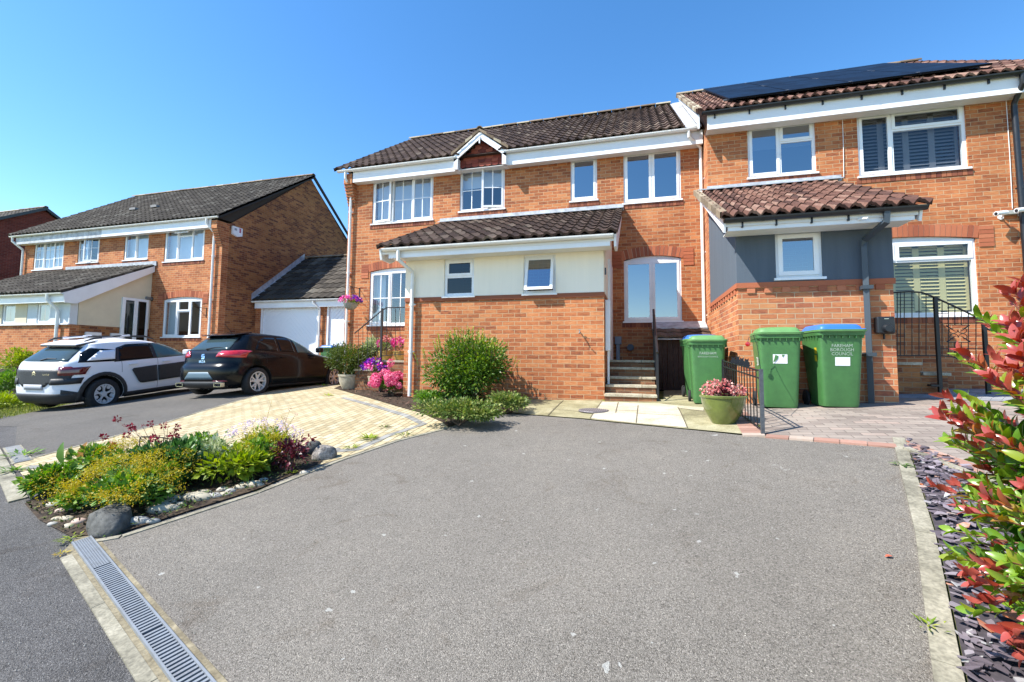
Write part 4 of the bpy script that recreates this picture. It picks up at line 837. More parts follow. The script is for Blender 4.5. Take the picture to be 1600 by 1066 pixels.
# lean-to
vR = 9.5; xr1 = -16.72; xr0 = -22.6; zr = .93
gR = (at(103, 456, 9.2).z+at(20, 462, 9.2).z)/2; zfr = gR-.27
q1, q0 = at(25, 507, vR), at(6, 474, vR); q3, q2 = at(78.6, 506, vR), at(60.5, 473, vR)
RW = [(q0.x, q1.x, zr+.03, q0.z), (q2.x, q3.x, zr+.03, q2.z)]
wall(Lh, plv(vR), xr0, xr1, -1.9, zr, [], M['brick'], name='porch_wall'); wall(Lh, plv(vR-.02), xr0, xr1, zr+.002, zfr+.05, RW, M['pale_panel'], name='porch_render', thick=.2)
for a, b in ((26, 44), (0, 5)): mb = MB(); mb.box(at(a, 490, vR).x, at(b, 490, vR).x, vR-.035, vR-.021, zr+.03, zfr+.03); mb.build('buff_panel', M['cream2'], Lh)
for R_ in RW: window(Lh, plv(vR-.02), R_, ((0, 1, 0, 1, 's'),), header=False, blind='full')
mb = MB(); mb.box(xr0, xr1+.02, vR-.06, vR-.021, zr-.01, zr+.03); mb.build('sill_board', M['upvc'], Lh)
D = (au(190, 465, xr1).y, au(231, 469.5, xr1).y, -.1, au(200, 465.5, xr1).z)
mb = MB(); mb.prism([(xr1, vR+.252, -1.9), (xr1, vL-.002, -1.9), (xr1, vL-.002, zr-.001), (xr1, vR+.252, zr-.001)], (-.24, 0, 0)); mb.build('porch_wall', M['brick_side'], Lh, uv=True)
mb = MB(); zt1 = at(244, 418, vL).z-.05; mb.prism([(xr1+.012, vR+.19, zr+.002), (xr1+.012, vL-.002, zr+.002), (xr1+.012, vL-.002, zt1), (xr1+.012, vR+.19, zfr+.12)], (-.2, 0, 0)); mb.build('porch_render', M['cream2'], Lh)
window(Lh, Pl((xr1+.06, 0, 0), (0, 1, 0), (1, 0, 0)), D, ((0, .5, 0, 1, 's'), (.5, 1, 0, 1, 's')), header=False, sill=False, depth=0, glass='glass_dark', label='white framed french door')
mb = MB(); fl2 = at(180, 416, vL).z-.06
gutter(Lh, (xr0-.1, 9.2, gR), (xr1+.12, 9.2, gR)); fascia(Lh, xr0-.1, xr1+.1, 9.26, gR-.02, zfr, vR-.021)
tile_roof('porch_roof', M['tile_grey'], (xr0-.15, 9.17, gR+.05), (xr1+.12, 9.17, gR+.05), (0, vL-.02-9.17, fl2-gR-.05), Lh, period=.21, amp=.042)
mb = MB(); mb.prism([(xr0, 9.25, gR), (xr0, vL-.03, fl2-.06), (xr0, vL-.03, fl2-.16), (xr0, 9.25, gR-.1)], (xr1-xr0+.05, 0, 0)); mb.build('porch_roof_deck', M['soffit'], Lh)
mb = MB(); mb.prism([(xr1+.10, 9.2, gR+.0), (xr1+.10, vL-.02, fl2-.04), (xr1+.10, vL-.02, fl2-.25), (xr1+.10, 9.55, zfr-.02), (xr1+.10, 9.26, zfr-.02)], (.04, 0, 0)); mb.build('bargeboard', M['upvc'], Lh)
mb = MB(); mb.box(at(104, 424, vL).x, xr1+.2, vL-.04, vL-.003, fl2-.03, fl2+.14); mb.build('lead_flashing', M['lead'], Lh)
q = at(91, 480, vR-.08); pipe(Lh, [(q.x-.12, 9.2, gR-.04), (q.x-.12, 9.2, gR-.2), (q.x, vR-.1, zfr-.2), (q.x, vR-.08, zfr-.3), (q.x, vR-.08, -1.2)], .045)
for v0 in (9.9, 10.6): mb = MB(); mb.box(xr1+.001, xr1+.07, v0, v0+.42, .25, .72); mb.build('meter_box', M['upvc'], Lh)
# ------------------------------------------------------------------ garage between the two pairs
vG = 13.3; G = thing('garage', 'low brick garage block with grey tiled roof and white doors between the two house pairs', 'garage', (-10.5, vG, -.7))
PG = plv(vG); gG = at(460, 467, vG-.2).z-.04
d1 = (at(408, 480, vG).x, at(498, 480, vG).x, -.72, at(450, 479, vG).z); d2_ = (at(511, 480, vG).x, -8.1, -.72, d1[3])
wall(G, PG, -13.59, -7.53, -1.2, gG-.05, [d1, d2_], M['brick'], name='wall')
mb = MB(); mb.box(-13.59, -7.53, vG+2.3*2+.1, vG+4.9, -1.2, gG); mb.build('rear_wall', M['brick_side'], G, uv=True)
for dd, lab in ((d1, 'wide white up-and-over door with diagonal boarding'), (d2_, 'partly hidden white door on the right')):
    mb = MB(); f = .07
    for r in ((dd[0], dd[0]+f, dd[2], dd[3]), (dd[1]-f, dd[1], dd[2], dd[3]), (dd[0]+f, dd[1]-f, dd[3]-f, dd[3])): pbox(mb, PG, *r, -.12, -.01)
    fo = mb.build('door_frame', M['upvc'], G); mb = MB(); x0, x1, z0, z1 = dd[0]+f, dd[1]-f, dd[2]+.02, dd[3]-f-.01
    pbox(mb, PG, x0, x1, z0, z1, -.10, -.07); do = mb.build('garage_door', M['garage'], G); do['label'] = lab
    mb = MB(); stp = .16; cx = (x0+x1)/2; hw = (x1-x0)/2-.03      # chevron boarding as real battens
    for sgn in (-1, 1):
        for k in range(-3, int((z1-z0+hw)/stp)+1):
            za = z0+k*stp; pts = []
            a = (0, za); b = (hw, za+hw)
            # clip to panel
            t0 = max(0, (z0+.03-za)); t1 = min(hw, z1-.03-za)
            if t1 <= t0+.03: continue
            X = lambda t: cx+sgn*(hw-t)
            w_ = .012; mb.add([PG.p(X(t0), za+t0, -.0695), PG.p(X(t1), za+t1, -.0695), PG.p(X(t1), za+t1+stp-w_, -.0695), PG.p(X(t0), za+t0+stp-w_, -.0695), PG.p(X(t0), za+t0, -.062), PG.p(X(t1), za+t1, -.062), PG.p(X(t1), min(z1-.03, za+t1+stp-w_), -.062), PG.p(X(t0), za+t0+stp-w_, -.062)], [(4, 5, 6, 7), (0, 1, 5, 4), (2, 3, 7, 6)])
    mb.build('boarding', M['garage'], do)
fascia(G, -13.5, -7.55, vG-.14, gG-.03, gG-.26, vG); gutter(G, (-13.56, vG-.2, gG), (-7.55, vG-.2, gG))
gr = at(488, 404, vG+2.4).z
tile_roof('roof', M['tile_grey'], (-13.5, vG-.22, gG+.05), (-7.55, vG-.22, gG+.05), (0, 2.6, gr-gG-.05), G, period=.3, amp=.035)
mb = MB(); mb.prism([(-13.5, vG-.1, gG), (-13.5, vG+2.38, gr-.08), (-13.5, vG+5, gG)], (5.95, 0, 0)); mb.build('roof_deck', M['tile_grey'], G, attr=True)
mb = MB(); n = 12      # stepped soakers of lead where the roof meets the gable
for i in range(n):
    a = Vector((-13.585, vG-.22, gG+.06)).lerp(Vector((-13.585, vG+2.38, gr)), i/n); b = Vector((-13.585, vG-.22, gG+.06)).lerp(Vector((-13.585, vG+2.38, gr)), (i+1)/n)
    mb.add([a, b+Vector((0, 0, .0)), b+Vector((0, 0, .22)), a+Vector((0, 0, .22)), a+Vector((.14, 0, -.0)), b+Vector((.14, 0, 0))], [(0, 1, 2, 3), (0, 4, 5, 1)])
mb.build('lead_flashing', M['lead'], G, recalc=False)
ridge_tiles(G, (-13.5, vG+2.38, gr+.01), (-7.6, vG+2.38, gr+.01))
q = at(535, 480, vG-.08); qx = at(532, 480, vG).x; q = at(498.5, 500, vG-.08)
pipe(G, [(q.x-.18, vG-.2, gG-.04), (q.x-.18, vG-.2, gG-.12), (q.x+.02, vG-.1, gG-.3), (q.x+.02, vG-.08, gG-.36), (q.x+.02, vG-.08, -.75)], .034)
# ------------------------------------------------------------------ far dark red house
F = thing('detached_house', 'dark red brick gable-ended house at the far left edge behind the left pair', 'house', (-36, 17, -1.5))
uF = -32.8; vr = 17.0; zr_ = au(70, 325, uF); vr, zt = zr_.y, zr_.z; ee = au(8, 345, uF)
dz = (zt-ee.z)/max(.1, (vr-ee.y)); e1 = 3.9
mb = MB(); mb.prism([(uF, vr-e1, -2), (uF, vr+e1, -2), (uF, vr+e1, zt-.15-e1*.62), (uF, vr, zt-.15), (uF, vr-e1, zt-.15-e1*.62)], (-8, 0, 0)); mb.build('wall', M['brick_far'], F, uv=True)
for s in (-1, 1):
    tile_roof('roof', M['tile_grey'], (uF-8.2, vr+s*(e1+.3), zt-(e1+.3)*.62), (uF+.15, vr+s*(e1+.3), zt-(e1+.3)*.62), (0, -s*(e1+.3), (e1+.3)*.62), F, period=.3, amp=.035)
ridge_tiles(F, (uF-8.2, vr, zt+.02), (uF+.15, vr, zt+.02)); mb = MB(); mb.prism([(uF+.12, vr-e1-.3, zt-(e1+.3)*.62+.04), (uF+.12, vr, zt+.03), (uF+.12, vr+e1+.3, zt-(e1+.3)*.62+.04), (uF+.12, vr+e1+.3, zt-(e1+.3)*.62-.12), (uF+.12, vr, zt-.14), (uF+.12, vr-e1-.3, zt-(e1+.3)*.62-.12)], (.05, 0, 0)); mb.build('verge', M['black_pl'], F)
# ------------------------------------------------------------------ cars
def text_mesh(mb, txt, size, T, m=0, depth=0):
    cu = bpy.data.curves.new('t', 'FONT'); cu.body = txt; cu.size = size; cu.align_x = 'CENTER'; cu.align_y = 'CENTER'; cu.extrude = depth; cu.resolution_u = 2
    o = bpy.data.objects.new('t', cu); C.objects.link(o); dg_ = bpy.context.evaluated_depsgraph_get(); me = o.evaluated_get(dg_).to_mesh()
    mb.add([T(v.co) for v in me.vertices], [tuple(p.vertices) for p in me.polygons], m); o.evaluated_get(dg_).to_mesh_clear(); bpy.data.objects.remove(o); bpy.data.curves.remove(cu)
def interp(tab, z):
    zs = [t[0] for t in tab]
    if z <= zs[0]: return tab[0][1]
    if z >= zs[-1]: return tab[-1][1]
    for i in range(len(tab)-1):
        if zs[i] <= z <= zs[i+1]:
            f = (z-zs[i])/(zs[i+1]-zs[i]); g = f
            p0 = tab[max(i-1, 0)]; p3 = tab[min(i+2, len(tab)-1)]; p1, p2 = tab[i], tab[i+1]
            m1 = (p2[1]-p0[1])/max(1e-6, p2[0]-p0[0])*(p2[0]-p1[0]); m2 = (p3[1]-p1[1])/max(1e-6, p3[0]-p1[0])*(p2[0]-p1[0])
            s1 = (p2[1]-p1[1])
            if s1 == 0: return p1[1]
            m1 = max(min(m1, 3*abs(s1)), -3*abs(s1)) if m1*s1 > 0 else 0; m2 = max(min(m2, 3*abs(s1)), -3*abs(s1)) if m2*s1 > 0 else 0
            return (2*g**3-3*g**2+1)*p1[1]+(g**3-2*g**2+g)*m1+(-2*g**3+3*g**2)*p2[1]+(g**3-g**2)*m2
def car_body(xr, xf, w, nexp, ztop, zbot, wheels, wr, name, mat, root, paint2):
    zs = list(np.linspace(zbot, ztop-.16, 44))+[ztop-.16*(1-math.sin(t)) for t in np.linspace(.06, math.pi/2, 16)]
    n = 112; V = []; F = []
    for z in zs:
        a0, a1, hw, e = interp(xr, z), interp(xf, z), interp(w, z), interp(nexp, z)
        xc, ha = (a0+a1)/2, (a1-a0)/2
        for k in range(n):
            t = 2*math.pi*k/n; c, s = math.cos(t), math.sin(t)
            px_ = math.copysign(abs(c)**(2/e), c); py_ = math.copysign(abs(s)**(2/e), s)
            V.append((xc+ha*px_, hw*py_, z))
    for i in range(len(zs)-1):
        for k in range(n): F.append((i*n+k, i*n+(k+1) % n, (i+1)*n+(k+1) % n, (i+1)*n+k))
    F.append(tuple(range(n))[::-1]); F.append(tuple(range((len(zs)-1)*n, len(zs)*n)))
    me = bpy.data.meshes.new(name); me.from_pydata(V, [], F); ob = bpy.data.objects.new(name, me); C.objects.link(ob)
    bm = bmesh.new(); bm.from_mesh(me); bmesh.ops.recalc_face_normals(bm, faces=bm.faces); bm.to_mesh(me)
    bvh = BVHTree.FromBMesh(bm); bm.free()
    cuts = []
    for cx in wheels:
        for s in (-1, 1):
            m2 = MB(); m2.lathe([(0, s*.52), (wr+.055, s*.52), (wr+.055, s*1.2), (0, s*1.2)], (cx, 0, wr), 48, ax='y'); co = m2.build('cut', mat); cuts.append(co)
            md = ob.modifiers.new('b', 'BOOLEAN'); md.operation = 'DIFFERENCE'; md.solver = 'EXACT'; md.object = co
    dg_ = bpy.context.evaluated_depsgraph_get(); m3 = bpy.data.meshes.new_from_object(ob.evaluated_get(dg_)); ob.modifiers.clear(); ob.data = m3; m3.name = name
    for c in cuts: bpy.data.objects.remove(c)
    m3.materials.clear(); m3.materials.append(mat); m3.materials.append(paint2)
    for p in m3.polygons:
        c = p.center; p.use_smooth = True; p.material_index = 0
        for cx in wheels:
            if math.hypot(c.x-cx, c.z-wr) < wr+.058 and abs(c.y) < 1.2 and (abs(p.normal.y) < .35 or abs(c.y) < .56): p.material_index = 1; p.use_smooth = False
        if c.z < zbot+.01: p.material_index = 1
    try: m3.set_sharp_from_angle(angle=rad(38))
    except Exception: pass
    ob.parent = root; ORG[ob.name] = Vector((0, 0, 0)); return ob, bvh
def decal(bvh, poly, axis, side, off, mat, name, root, thick=.0, n=26, smooth=True, lim=None):
    """a shell following the car body: poly in (x,z) for the flanks (axis y) or (y,z) for the rear (axis x)"""
    bm = bmesh.new(); bm.faces.new([bm.verts.new((a, b, 0)) for a, b in poly]); xs = [p[0] for p in poly]; ys = [p[1] for p in poly]
    for ax, lo_, hi_ in ((0, min(xs), max(xs)), (1, min(ys), max(ys))):
        m = max(2, int((hi_-lo_)/.045))
        for i in range(1, m):
            co = [0, 0, 0]; no = [0, 0, 0]; co[ax] = lo_+(hi_-lo_)*i/m; no[ax] = 1
            bmesh.ops.bisect_plane(bm, geom=bm.verts[:]+bm.edges[:]+bm.faces[:], plane_co=co, plane_no=no, dist=1e-5)
    for v in bm.verts:
        a, b = v.co.x, v.co.y
        if axis == 'y': o_, d_ = Vector((a, side*3, b)), Vector((0, -side, 0))
        elif axis == 'x': o_, d_ = Vector((side*6, a, b)), Vector((-side, 0, 0))
        else: o_, d_ = Vector((a, b, 4)), Vector((0, 0, -1))
        loc, nor, _, _ = bvh.ray_cast(o_, d_)
        if loc is None:
            loc, nor, _, _ = bvh.find_nearest(o_+d_*(3-.8 if axis == 'y' else 5.3 if axis == 'x' else 2.6))
        v.co = loc+nor*off
    if thick:
        for v in bm.verts: v.co = v.co
    bmesh.ops.recalc_face_normals(bm, faces=bm.faces)
    me = bpy.data.meshes.new(name); bm.to_mesh(me); bm.free(); me.materials.append(mat)
    if smooth: me.polygons.foreach_set('use_smooth', [True]*len(me.polygons))
    o = bpy.data.objects.new(name, me); C.objects.link(o); o.parent = root; ORG[o.name] = Vector((0, 0, 0))
    sd = o.modifiers.new('s', 'SOLIDIFY'); sd.thickness = thick or .006; sd.offset = -1 if False else 0
    return o
def wheel(root, cx, y, R, rimr, side, style):
    t = MB(); W_ = .105; prof = [(rimr-.005, -W_*.9), (rimr+.02, -W_), (R-.03, -W_), (R-.008, -W_*.85), (R, -W_*.6), (R, W_*.6), (R-.008, W_*.85), (R-.03, W_), (rimr+.02, W_), (rimr-.005, W_*.9)]
    t.lathe(prof, (cx, y, R), 44, ax='y'); ty = t.build('tyre', M['tyre'], root, smooth=50)
    wh = MB(); f = side*(W_-.012)
    wh.lathe([(rimr-.004, side*-.09), (rimr-.004, f), (rimr-.022, f+side*.004), (rimr-.026, f-side*.03), (rimr-.05, side*-.02)], (cx, y, R), 44, ax='y')
    wh.lathe([(0, f-side*.012), (.055, f-side*.012), (.062, f-side*.03), (.06, f-side*.07)], (cx, y, R), 20, ax='y')
    for k in range(5):
        an = 2*math.pi*k/5+(.3 if style == 'y' else math.pi/2)
        arms = [(-.20, .20)] if style == 'y' else [(-.0, .0)]
        def bar(a0, r0, a1, r1, w0, w1, d0=0, d1=0):
            p = Vector((math.cos(a0)*r0, math.sin(a0)*r0)); q = Vector((math.cos(a1)*r1, math.sin(a1)*r1)); tt = (q-p).normalized(); nn = Vector((-tt.y, tt.x)); vs = []
            for dd in (0, -.025):
                for P, w_, dz in ((p, w0, d0), (p, -w0, d0), (q, -w1, d1), (q, w1, d1)): z = P+nn*w_; vs.append((cx+z.x, y+f-side*.01+side*(dd+dz), R+z.y))
            wh.add(vs, [(0, 1, 2, 3), (4, 7, 6, 5), (0, 4, 5, 1), (1, 5, 6, 2), (2, 6, 7, 3), (3, 7, 4, 0)])
        if style == 'y': bar(an, .05, an-.30, rimr-.02, .020, .012, -.012, 0); bar(an, .05, an+.30, rimr-.02, .020, .012, -.012, 0); bar(an-.17, .14, an+.17, .14, .008, .008, -.010, -.010)
        else: bar(an, .045, an, rimr*.62, .016, .018, -.01, 0); bar(an, rimr*.58, an-.20, rimr-.02, .016, .02); bar(an, rimr*.58, an+.20, rimr-.02, .016, .02)
    r = wh.build('rim', M['alloy'], root, smooth=30)
    if style != 'y':
        b2 = MB()
        for k in range(5):
            an = 2*math.pi*(k+.5)/5+math.pi/2; c_ = Vector((math.cos(an), math.sin(an)))*rimr*.74; b2.lathe([(0, f-side*.018), (.036, f-side*.018), (.04, f-side*.03)], (cx+c_.x, y, R+c_.y), 10, ax='y')
        b2.build('rim_plate', M['alloy'], r, smooth=30)
    bd = MB(); bd.lathe([(0, side*.02), (rimr-.03, side*.02)], (cx, y, R), 32, ax='y'); bd.build('brake_disc', M['drain_dark'], root)
M['tyre'] = plain('tyre_rubber', (.018, .018, .019), .85, noise=.2, scale=30); M['alloy'] = plain('alloy', (.62, .63, .65), .3, .25)
M['paint_b'] = plain('black_paint', (.004, .005, .007), .22, coat=.14, spec=.2); M['paint_w'] = plain('pearl_white_paint', (.80, .81, .84), .3, coat=.5)
M['trim'] = plain('dark_trim', (.020, .022, .025), .55, noise=.12, scale=30); M['carglass'] = plain('car_glass', (.005, .007, .009), .08, spec=.22)
M['carglass2'] = plain('car_glass_clear', (.035, .055, .058), .06, spec=.4)
M['carglass3'] = plain('car_glass_seen_through', (.075, .13, .13), .06, spec=.4); M['lamp_red'] = plain('tail_lamp', (.42, .01, .015), .12, coat=1); M['lamp_dk'] = plain('tail_lamp_dark', (.12, .006, .008), .12, coat=1); M['chrome'] = plain('chrome', (.8, .8, .82), .12, 1)
M['plate'] = plain('blank_number_plate', (.10, .16, .20), .5); M['plate_w'] = plain('blurred_pale_plate', (.42, .43, .45), .5)
def place(root, p):
    h, pi_, ro = p[3:]; f = Vector((math.cos(h)*math.cos(pi_), math.sin(h)*math.cos(pi_), math.sin(pi_))); l0 = Vector((-math.sin(h), math.cos(h), 0)); u0 = f.cross(l0); l = l0*math.cos(ro)+u0*math.sin(ro); u = f.cross(l)
    root.matrix_world = Matrix(((f.x, l.x, u.x, p[0]), (f.y, l.y, u.y, p[1]), (f.z, l.z, u.z, p[2]), (0, 0, 0, 1)))
# ---- black hatchback: x forward from the rear axle, y left, z up
K = thing('parked_car', 'black five-door hatchback parked nose-in on the drive, nearest the yellow block paving', 'car', rot=(0, 0, 0))
xr = [(.17, -.60), (.24, -.68), (.36, -.715), (.48, -.725), (.60, -.72), (.66, -.70), (.72, -.655), (.85, -.635), (.95, -.60), (1.0, -.555), (1.1, -.44), (1.2, -.32), (1.3, -.20), (1.36, -.16), (1.44, .25)]
xf = [(.17, 3.10), (.24, 3.30), (.4, 3.35), (.6, 3.33), (.72, 3.20), (.80, 3.0), (.90, 2.45), (.95, 2.10), (1.0, 2.0), (1.1, 1.82), (1.2, 1.62), (1.3, 1.38), (1.37, 1.18), (1.44, .62)]
w = [(.17, .76), (.24, .84), (.4, .885), (.62, .89), (.78, .885), (.88, .865), (.95, .835), (1.0, .80), (1.2, .695), (1.33, .61), (1.38, .56), (1.44, .24)]
ne = [(.17, 4.6), (.5, 5.0), (.9, 4.6), (1.0, 5.0), (1.3, 5.5), (1.44, 3)]
ob, bv = car_body(xr, xf, w, ne, 1.44, .17, (0, 2.564), .315, 'body', M['paint_b'], K, M['drain_dark'])
for cx in (0, 2.564):
    for s in (-1, 1): wheel(K, cx, s*.775, .312, .225, s, 'y')
for s in (-1, 1):
    decal(bv, [(-.02, 1.02), (.45, .99), (.60, 1.0), (.66, 1.315), (.35, 1.31), (.15, 1.22)], 'y', s, .004, M['carglass'], 'side_window', K)
    decal(bv, [(.68, 1.0), (1.13, .985), (1.14, 1.325), (.72, 1.32)], 'y', s, .004, M['carglass'], 'side_window', K)
    decal(bv, [(1.22, .98), (1.92, .965), (1.62, 1.17), (1.38, 1.29), (1.24, 1.325)], 'y', s, .004, M['carglass3'], 'side_window', K)
    decal(bv, [(.33, .16), (2.22, .16), (2.22, .235), (.36, .225)], 'y', s, .01, M['trim'], 'side_skirt', K)
    decal(bv, [(-.62, .86), (-.30, .90), (-.10, .985), (-.30, 1.0), (-.56, .985), (-.60, .93)], 'y', s, .008, M['lamp_red'], 'tail_lamp', K)
    m_ = MB(); m_.box(1.78, 1.93, s*.86, s*1.02, .98, 1.11); mo_ = m_.build('door_mirror', M['paint_b'], K, bevel=.03)
    for x0 in (.62, 1.55): m_ = MB(); m_.box(x0, x0+.17, s*.868, s*.905, .84, .865); m_.build('door_handle', M['paint_b'], K, bevel=.008)
    m_ = MB()
    for x0, z0, z1 in ((1.16, .26, .95), (.22, .72, .97), (2.1, .26, .90)):
        pts = []
        for z in np.linspace(z0, z1, 9): lc, nr, _, _ = bv.ray_cast(Vector((x0, s*3, z)), Vector((0, -s, 0))); pts.append(lc+nr*.0005)
        m_.tube(pts, .0035, 4)
    m_.build('door_seam', M['drain_dark'], K)
decal(bv, [(-.56, 1.02), (.56, 1.02), (.47, 1.30), (-.47, 1.30)], 'x', -1, .005, M['carglass2'], 'rear_window', K)
decal(bv, [(-.80, .84), (-.36, .86), (-.40, .955), (-.62, .965), (-.80, .95)], 'x', -1, .010, M['lamp_red'], 'tail_lamp', K)
decal(bv, [(.80, .84), (.36, .86), (.40, .955), (.62, .965), (.80, .95)], 'x', -1, .010, M['lamp_red'], 'tail_lamp', K)
decal(bv, [(-.40, .385), (.40, .385), (.27, .54), (-.27, .54)], 'x', -1, .006, M['plate'], 'number_plate', K)
decal(bv, [(-.62, .21), (.62, .21), (.60, .335), (-.60, .335)], 'x', -1, .012, M['trim'], 'rear_diffuser', K)
for s in (-1, 1):
    decal(bv, [(s*.40, .335), (s*.66, .335), (s*.66, .36), (s*.40, .36)], 'x', -1, .010, M['lamp_dk'], 'reflector', K)
    m_ = MB()
    for z0, z1, y0, y1 in ((.225, .235, .44, .62), (.30, .31, .46, .64), (.235, .30, .44, .452), (.235, .30, .628, .64)): m_.box(-.725, -.64, s*y0, s*y1, z0, z1)
    m_.build('exhaust_trim', M['chrome'], K)
m_ = MB(); m_.prism([(-.30, -.49, 1.34), (-.30, .49, 1.34), (.12, .52, 1.415), (.12, -.52, 1.415)], (0, 0, .018)); m_.build('roof_spoiler', M['paint_b'], K, bevel=.008)
m_ = MB(); m_.tube([(-.545, .02, 1.035), (-.50, -.16, 1.07), (-.49, -.36, 1.07)], [.018, .012, .007], 6); m_.build('rear_wiper', M['black_pl'], K, smooth=40)
m_ = MB(); m_.tube([(.05, 0, 1.43), (-.14, 0, 1.62)], .006, 6); m_.build('aerial', M['black_pl'], K)
m_ = MB()
def rearT(bvh, y0, z0, off=.006):
    def T(c):
        lc, nr, _, _ = bvh.ray_cast(Vector((-4, y0-c.x, z0+c.y)), Vector((1, 0, 0))); return lc+nr*off
    return T
text_mesh(m_, 'IBIZA', .075, rearT(bv, .0, .76)); T_ = rearT(bv, 0, .87)
for r in ((-.05, .02, .03, .055), (-.05, .05, -.003, .016), (-.03, .05, -.055, -.02), (-.05, -.025, .0, .05), (.025, .05, -.05, .0)):
    m_.add([T_(Vector(p)) for p in ((r[0], r[2], 0), (r[1], r[2], 0), (r[1], r[3], 0), (r[0], r[3], 0))], [(0, 1, 2, 3)])
m_.build('badge', M['chrome'], K, recalc=False)
place(K, (-9.05, 8.2, -.885, rad(88.8), .001, -.022))
# ---- white and dark-grey clad crossover
K = thing('parked_car', 'white crossover hatchback with dark side cladding and roof rails, parked left of the black car', 'car', rot=(0, 0, 0))
xr = [(.20, -.62), (.28, -.70), (.42, -.735), (.60, -.735), (.75, -.72), (.92, -.70), (1.0, -.66), (1.06, -.60), (1.2, -.40), (1.34, -.20), (1.39, -.16), (1.485, .35)]
xf = [(.20, 3.15), (.30, 3.35), (.5, 3.40), (.75, 3.38), (.88, 3.22), (.98, 2.75), (1.03, 2.25), (1.06, 2.12), (1.2, 1.85), (1.32, 1.55), (1.40, 1.25), (1.485, .75)]
w = [(.20, .78), (.30, .84), (.45, .862), (.70, .866), (.9, .855), (1.0, .83), (1.06, .80), (1.2, .725), (1.36, .64), (1.42, .58), (1.485, .26)]
ne = [(.20, 4.4), (.5, 5.2), (.95, 4.8), (1.06, 5.0), (1.35, 5.5), (1.485, 3)]
ob, bv = car_body(xr, xf, w, ne, 1.485, .20, (0, 2.595), .33, 'body', M['paint_w'], K, M['drain_dark'])
for cx in (0, 2.595):
    for s in (-1, 1): wheel(K, cx, s*.755, .325, .215, s, 's')
def arc(cx, r0, r1, a0, a1, n=16):
    A0 = [(cx+math.cos(rad(a0+(a1-a0)*i/n))*r1, .33+math.sin(rad(a0+(a1-a0)*i/n))*r1) for i in range(n+1)]
    return A0+[(cx+math.cos(rad(a1-(a1-a0)*i/n))*r0, .33+math.sin(rad(a1-(a1-a0)*i/n))*r0) for i in range(n+1)]
for s in (-1, 1):
    decal(bv, arc(0, .387, .465, -14, 194), 'y', s, .014, M['trim'], 'wheel_arch', K); decal(bv, arc(2.595, .387, .465, -14, 194), 'y', s, .014, M['trim'], 'wheel_arch', K)
    decal(bv, [(.44, .19), (2.16, .19), (2.16, .30), (.45, .31)], 'y', s, .014, M['trim'], 'side_skirt', K)
    decal(bv, [(-.60, .22), (-.43, .22), (-.42, .42), (-.55, .46), (-.66, .50), (-.66, .3)], 'y', s, .012, M['trim'], 'bumper_corner', K)
    decal(bv, [(.56, .78), (.60, .815), (1.15, .84), (1.15, .47), (.80, .465), (.74, .48), (.70, .52)], 'y', s, .022, M['trim'], 'door_cladding', K); decal(bv, [(1.18, .83), (2.02, .86), (2.05, .49), (1.18, .475)], 'y', s, .022, M['trim'], 'door_cladding', K)
    decal(bv, [(.22, .985), (2.16, 1.005), (1.76, 1.25), (1.49, 1.352), (.60, 1.348), (.36, 1.28)], 'y', s, .002, M['black_pl'], 'window_surround', K)
    decal(bv, [(.32, 1.0), (1.12, 1.005), (1.15, 1.335), (.62, 1.33), (.42, 1.27)], 'y', s, .006, M['carglass'], 'side_window', K)
    decal(bv, [(1.20, 1.005), (2.05, 1.02), (1.72, 1.235), (1.48, 1.335), (1.22, 1.345)], 'y', s, .006, M['carglass3'], 'side_window', K)
    decal(bv, [(-.42, 1.02), (.26, 1.0), (.36, 1.24), (-.12, 1.30), (-.30, 1.2)], 'y', s, .003, M['carglass'], 'pillar_trim', K)
    decal(bv, [(-.28, 1.045), (.25, 1.045), (.34, 1.24), (.02, 1.235)], 'y', s, .008, M['paint_w'], 'rear_quarter_panel', K)
    decal(bv, [(-.62, .77), (-.50, .77), (-.49, .93), (-.52, .95), (-.64, .95)], 'y', s, .016, M['lamp_dk'], 'tail_lamp', K)
    for x0 in (.50, 1.30): m_ = MB(); m_.box(x0, x0+.19, s*.855, s*.905, .90, .925); m_.build('door_handle', M['paint_w'], K, bevel=.01)
    m_ = MB(); m_.tube([(-.15, s*.52, 1.445), (.0, s*.57, 1.50), (.5, s*.575, 1.53), (1.1, s*.565, 1.51), (1.35, s*.53, 1.44)], [.012, .022, .024, .022, .012], 8); m_.build('roof_rail', M['trim'], K, smooth=50)
    m_ = MB(); m_.tube([(.15, s*.57, 1.505), (.75, s*.575, 1.535)], .0255, 8); m_.build('roof_rail_insert', M['paint_w'], K, smooth=50)
    m_ = MB(); m_.box(1.85, 2.02, s*.84, s*1.02, 1.02, 1.15); m_.build('door_mirror', M['paint_w'], K, bevel=.03)
    m_ = MB()
    for x0, z0, z1 in ((1.165, .31, .99), (.36, .75, .99), (2.14, .3, .95)):
        pts = []
        for z in np.linspace(z0, z1, 9): lc, nr, _, _ = bv.ray_cast(Vector((x0+(z-z0)*.05, s*3, z)), Vector((0, -s, 0))); pts.append(lc+nr*.0005)
        m_.tube(pts, .0035, 4)
    m_.build('door_seam', M['drain_dark'], K)
decal(bv, [(-.62, 1.05), (.62, 1.05), (.52, 1.32), (-.52, 1.32)], 'x', -1, .005, M['carglass2'], 'rear_window', K)
decal(bv, [(-.70, .63), (-.40, .63), (-.30, .56), (.30, .56), (.40, .63), (.70, .63), (.74, .90), (-.74, .90)], 'x', -1, .010, M['trim'], 'tailgate_cladding', K)
for s in (-1, 1): decal(bv, [(s*.56, .78), (s*.79, .78), (s*.80, .93), (s*.56, .93)], 'x', -1, .020, M['lamp_dk'], 'tail_lamp', K)
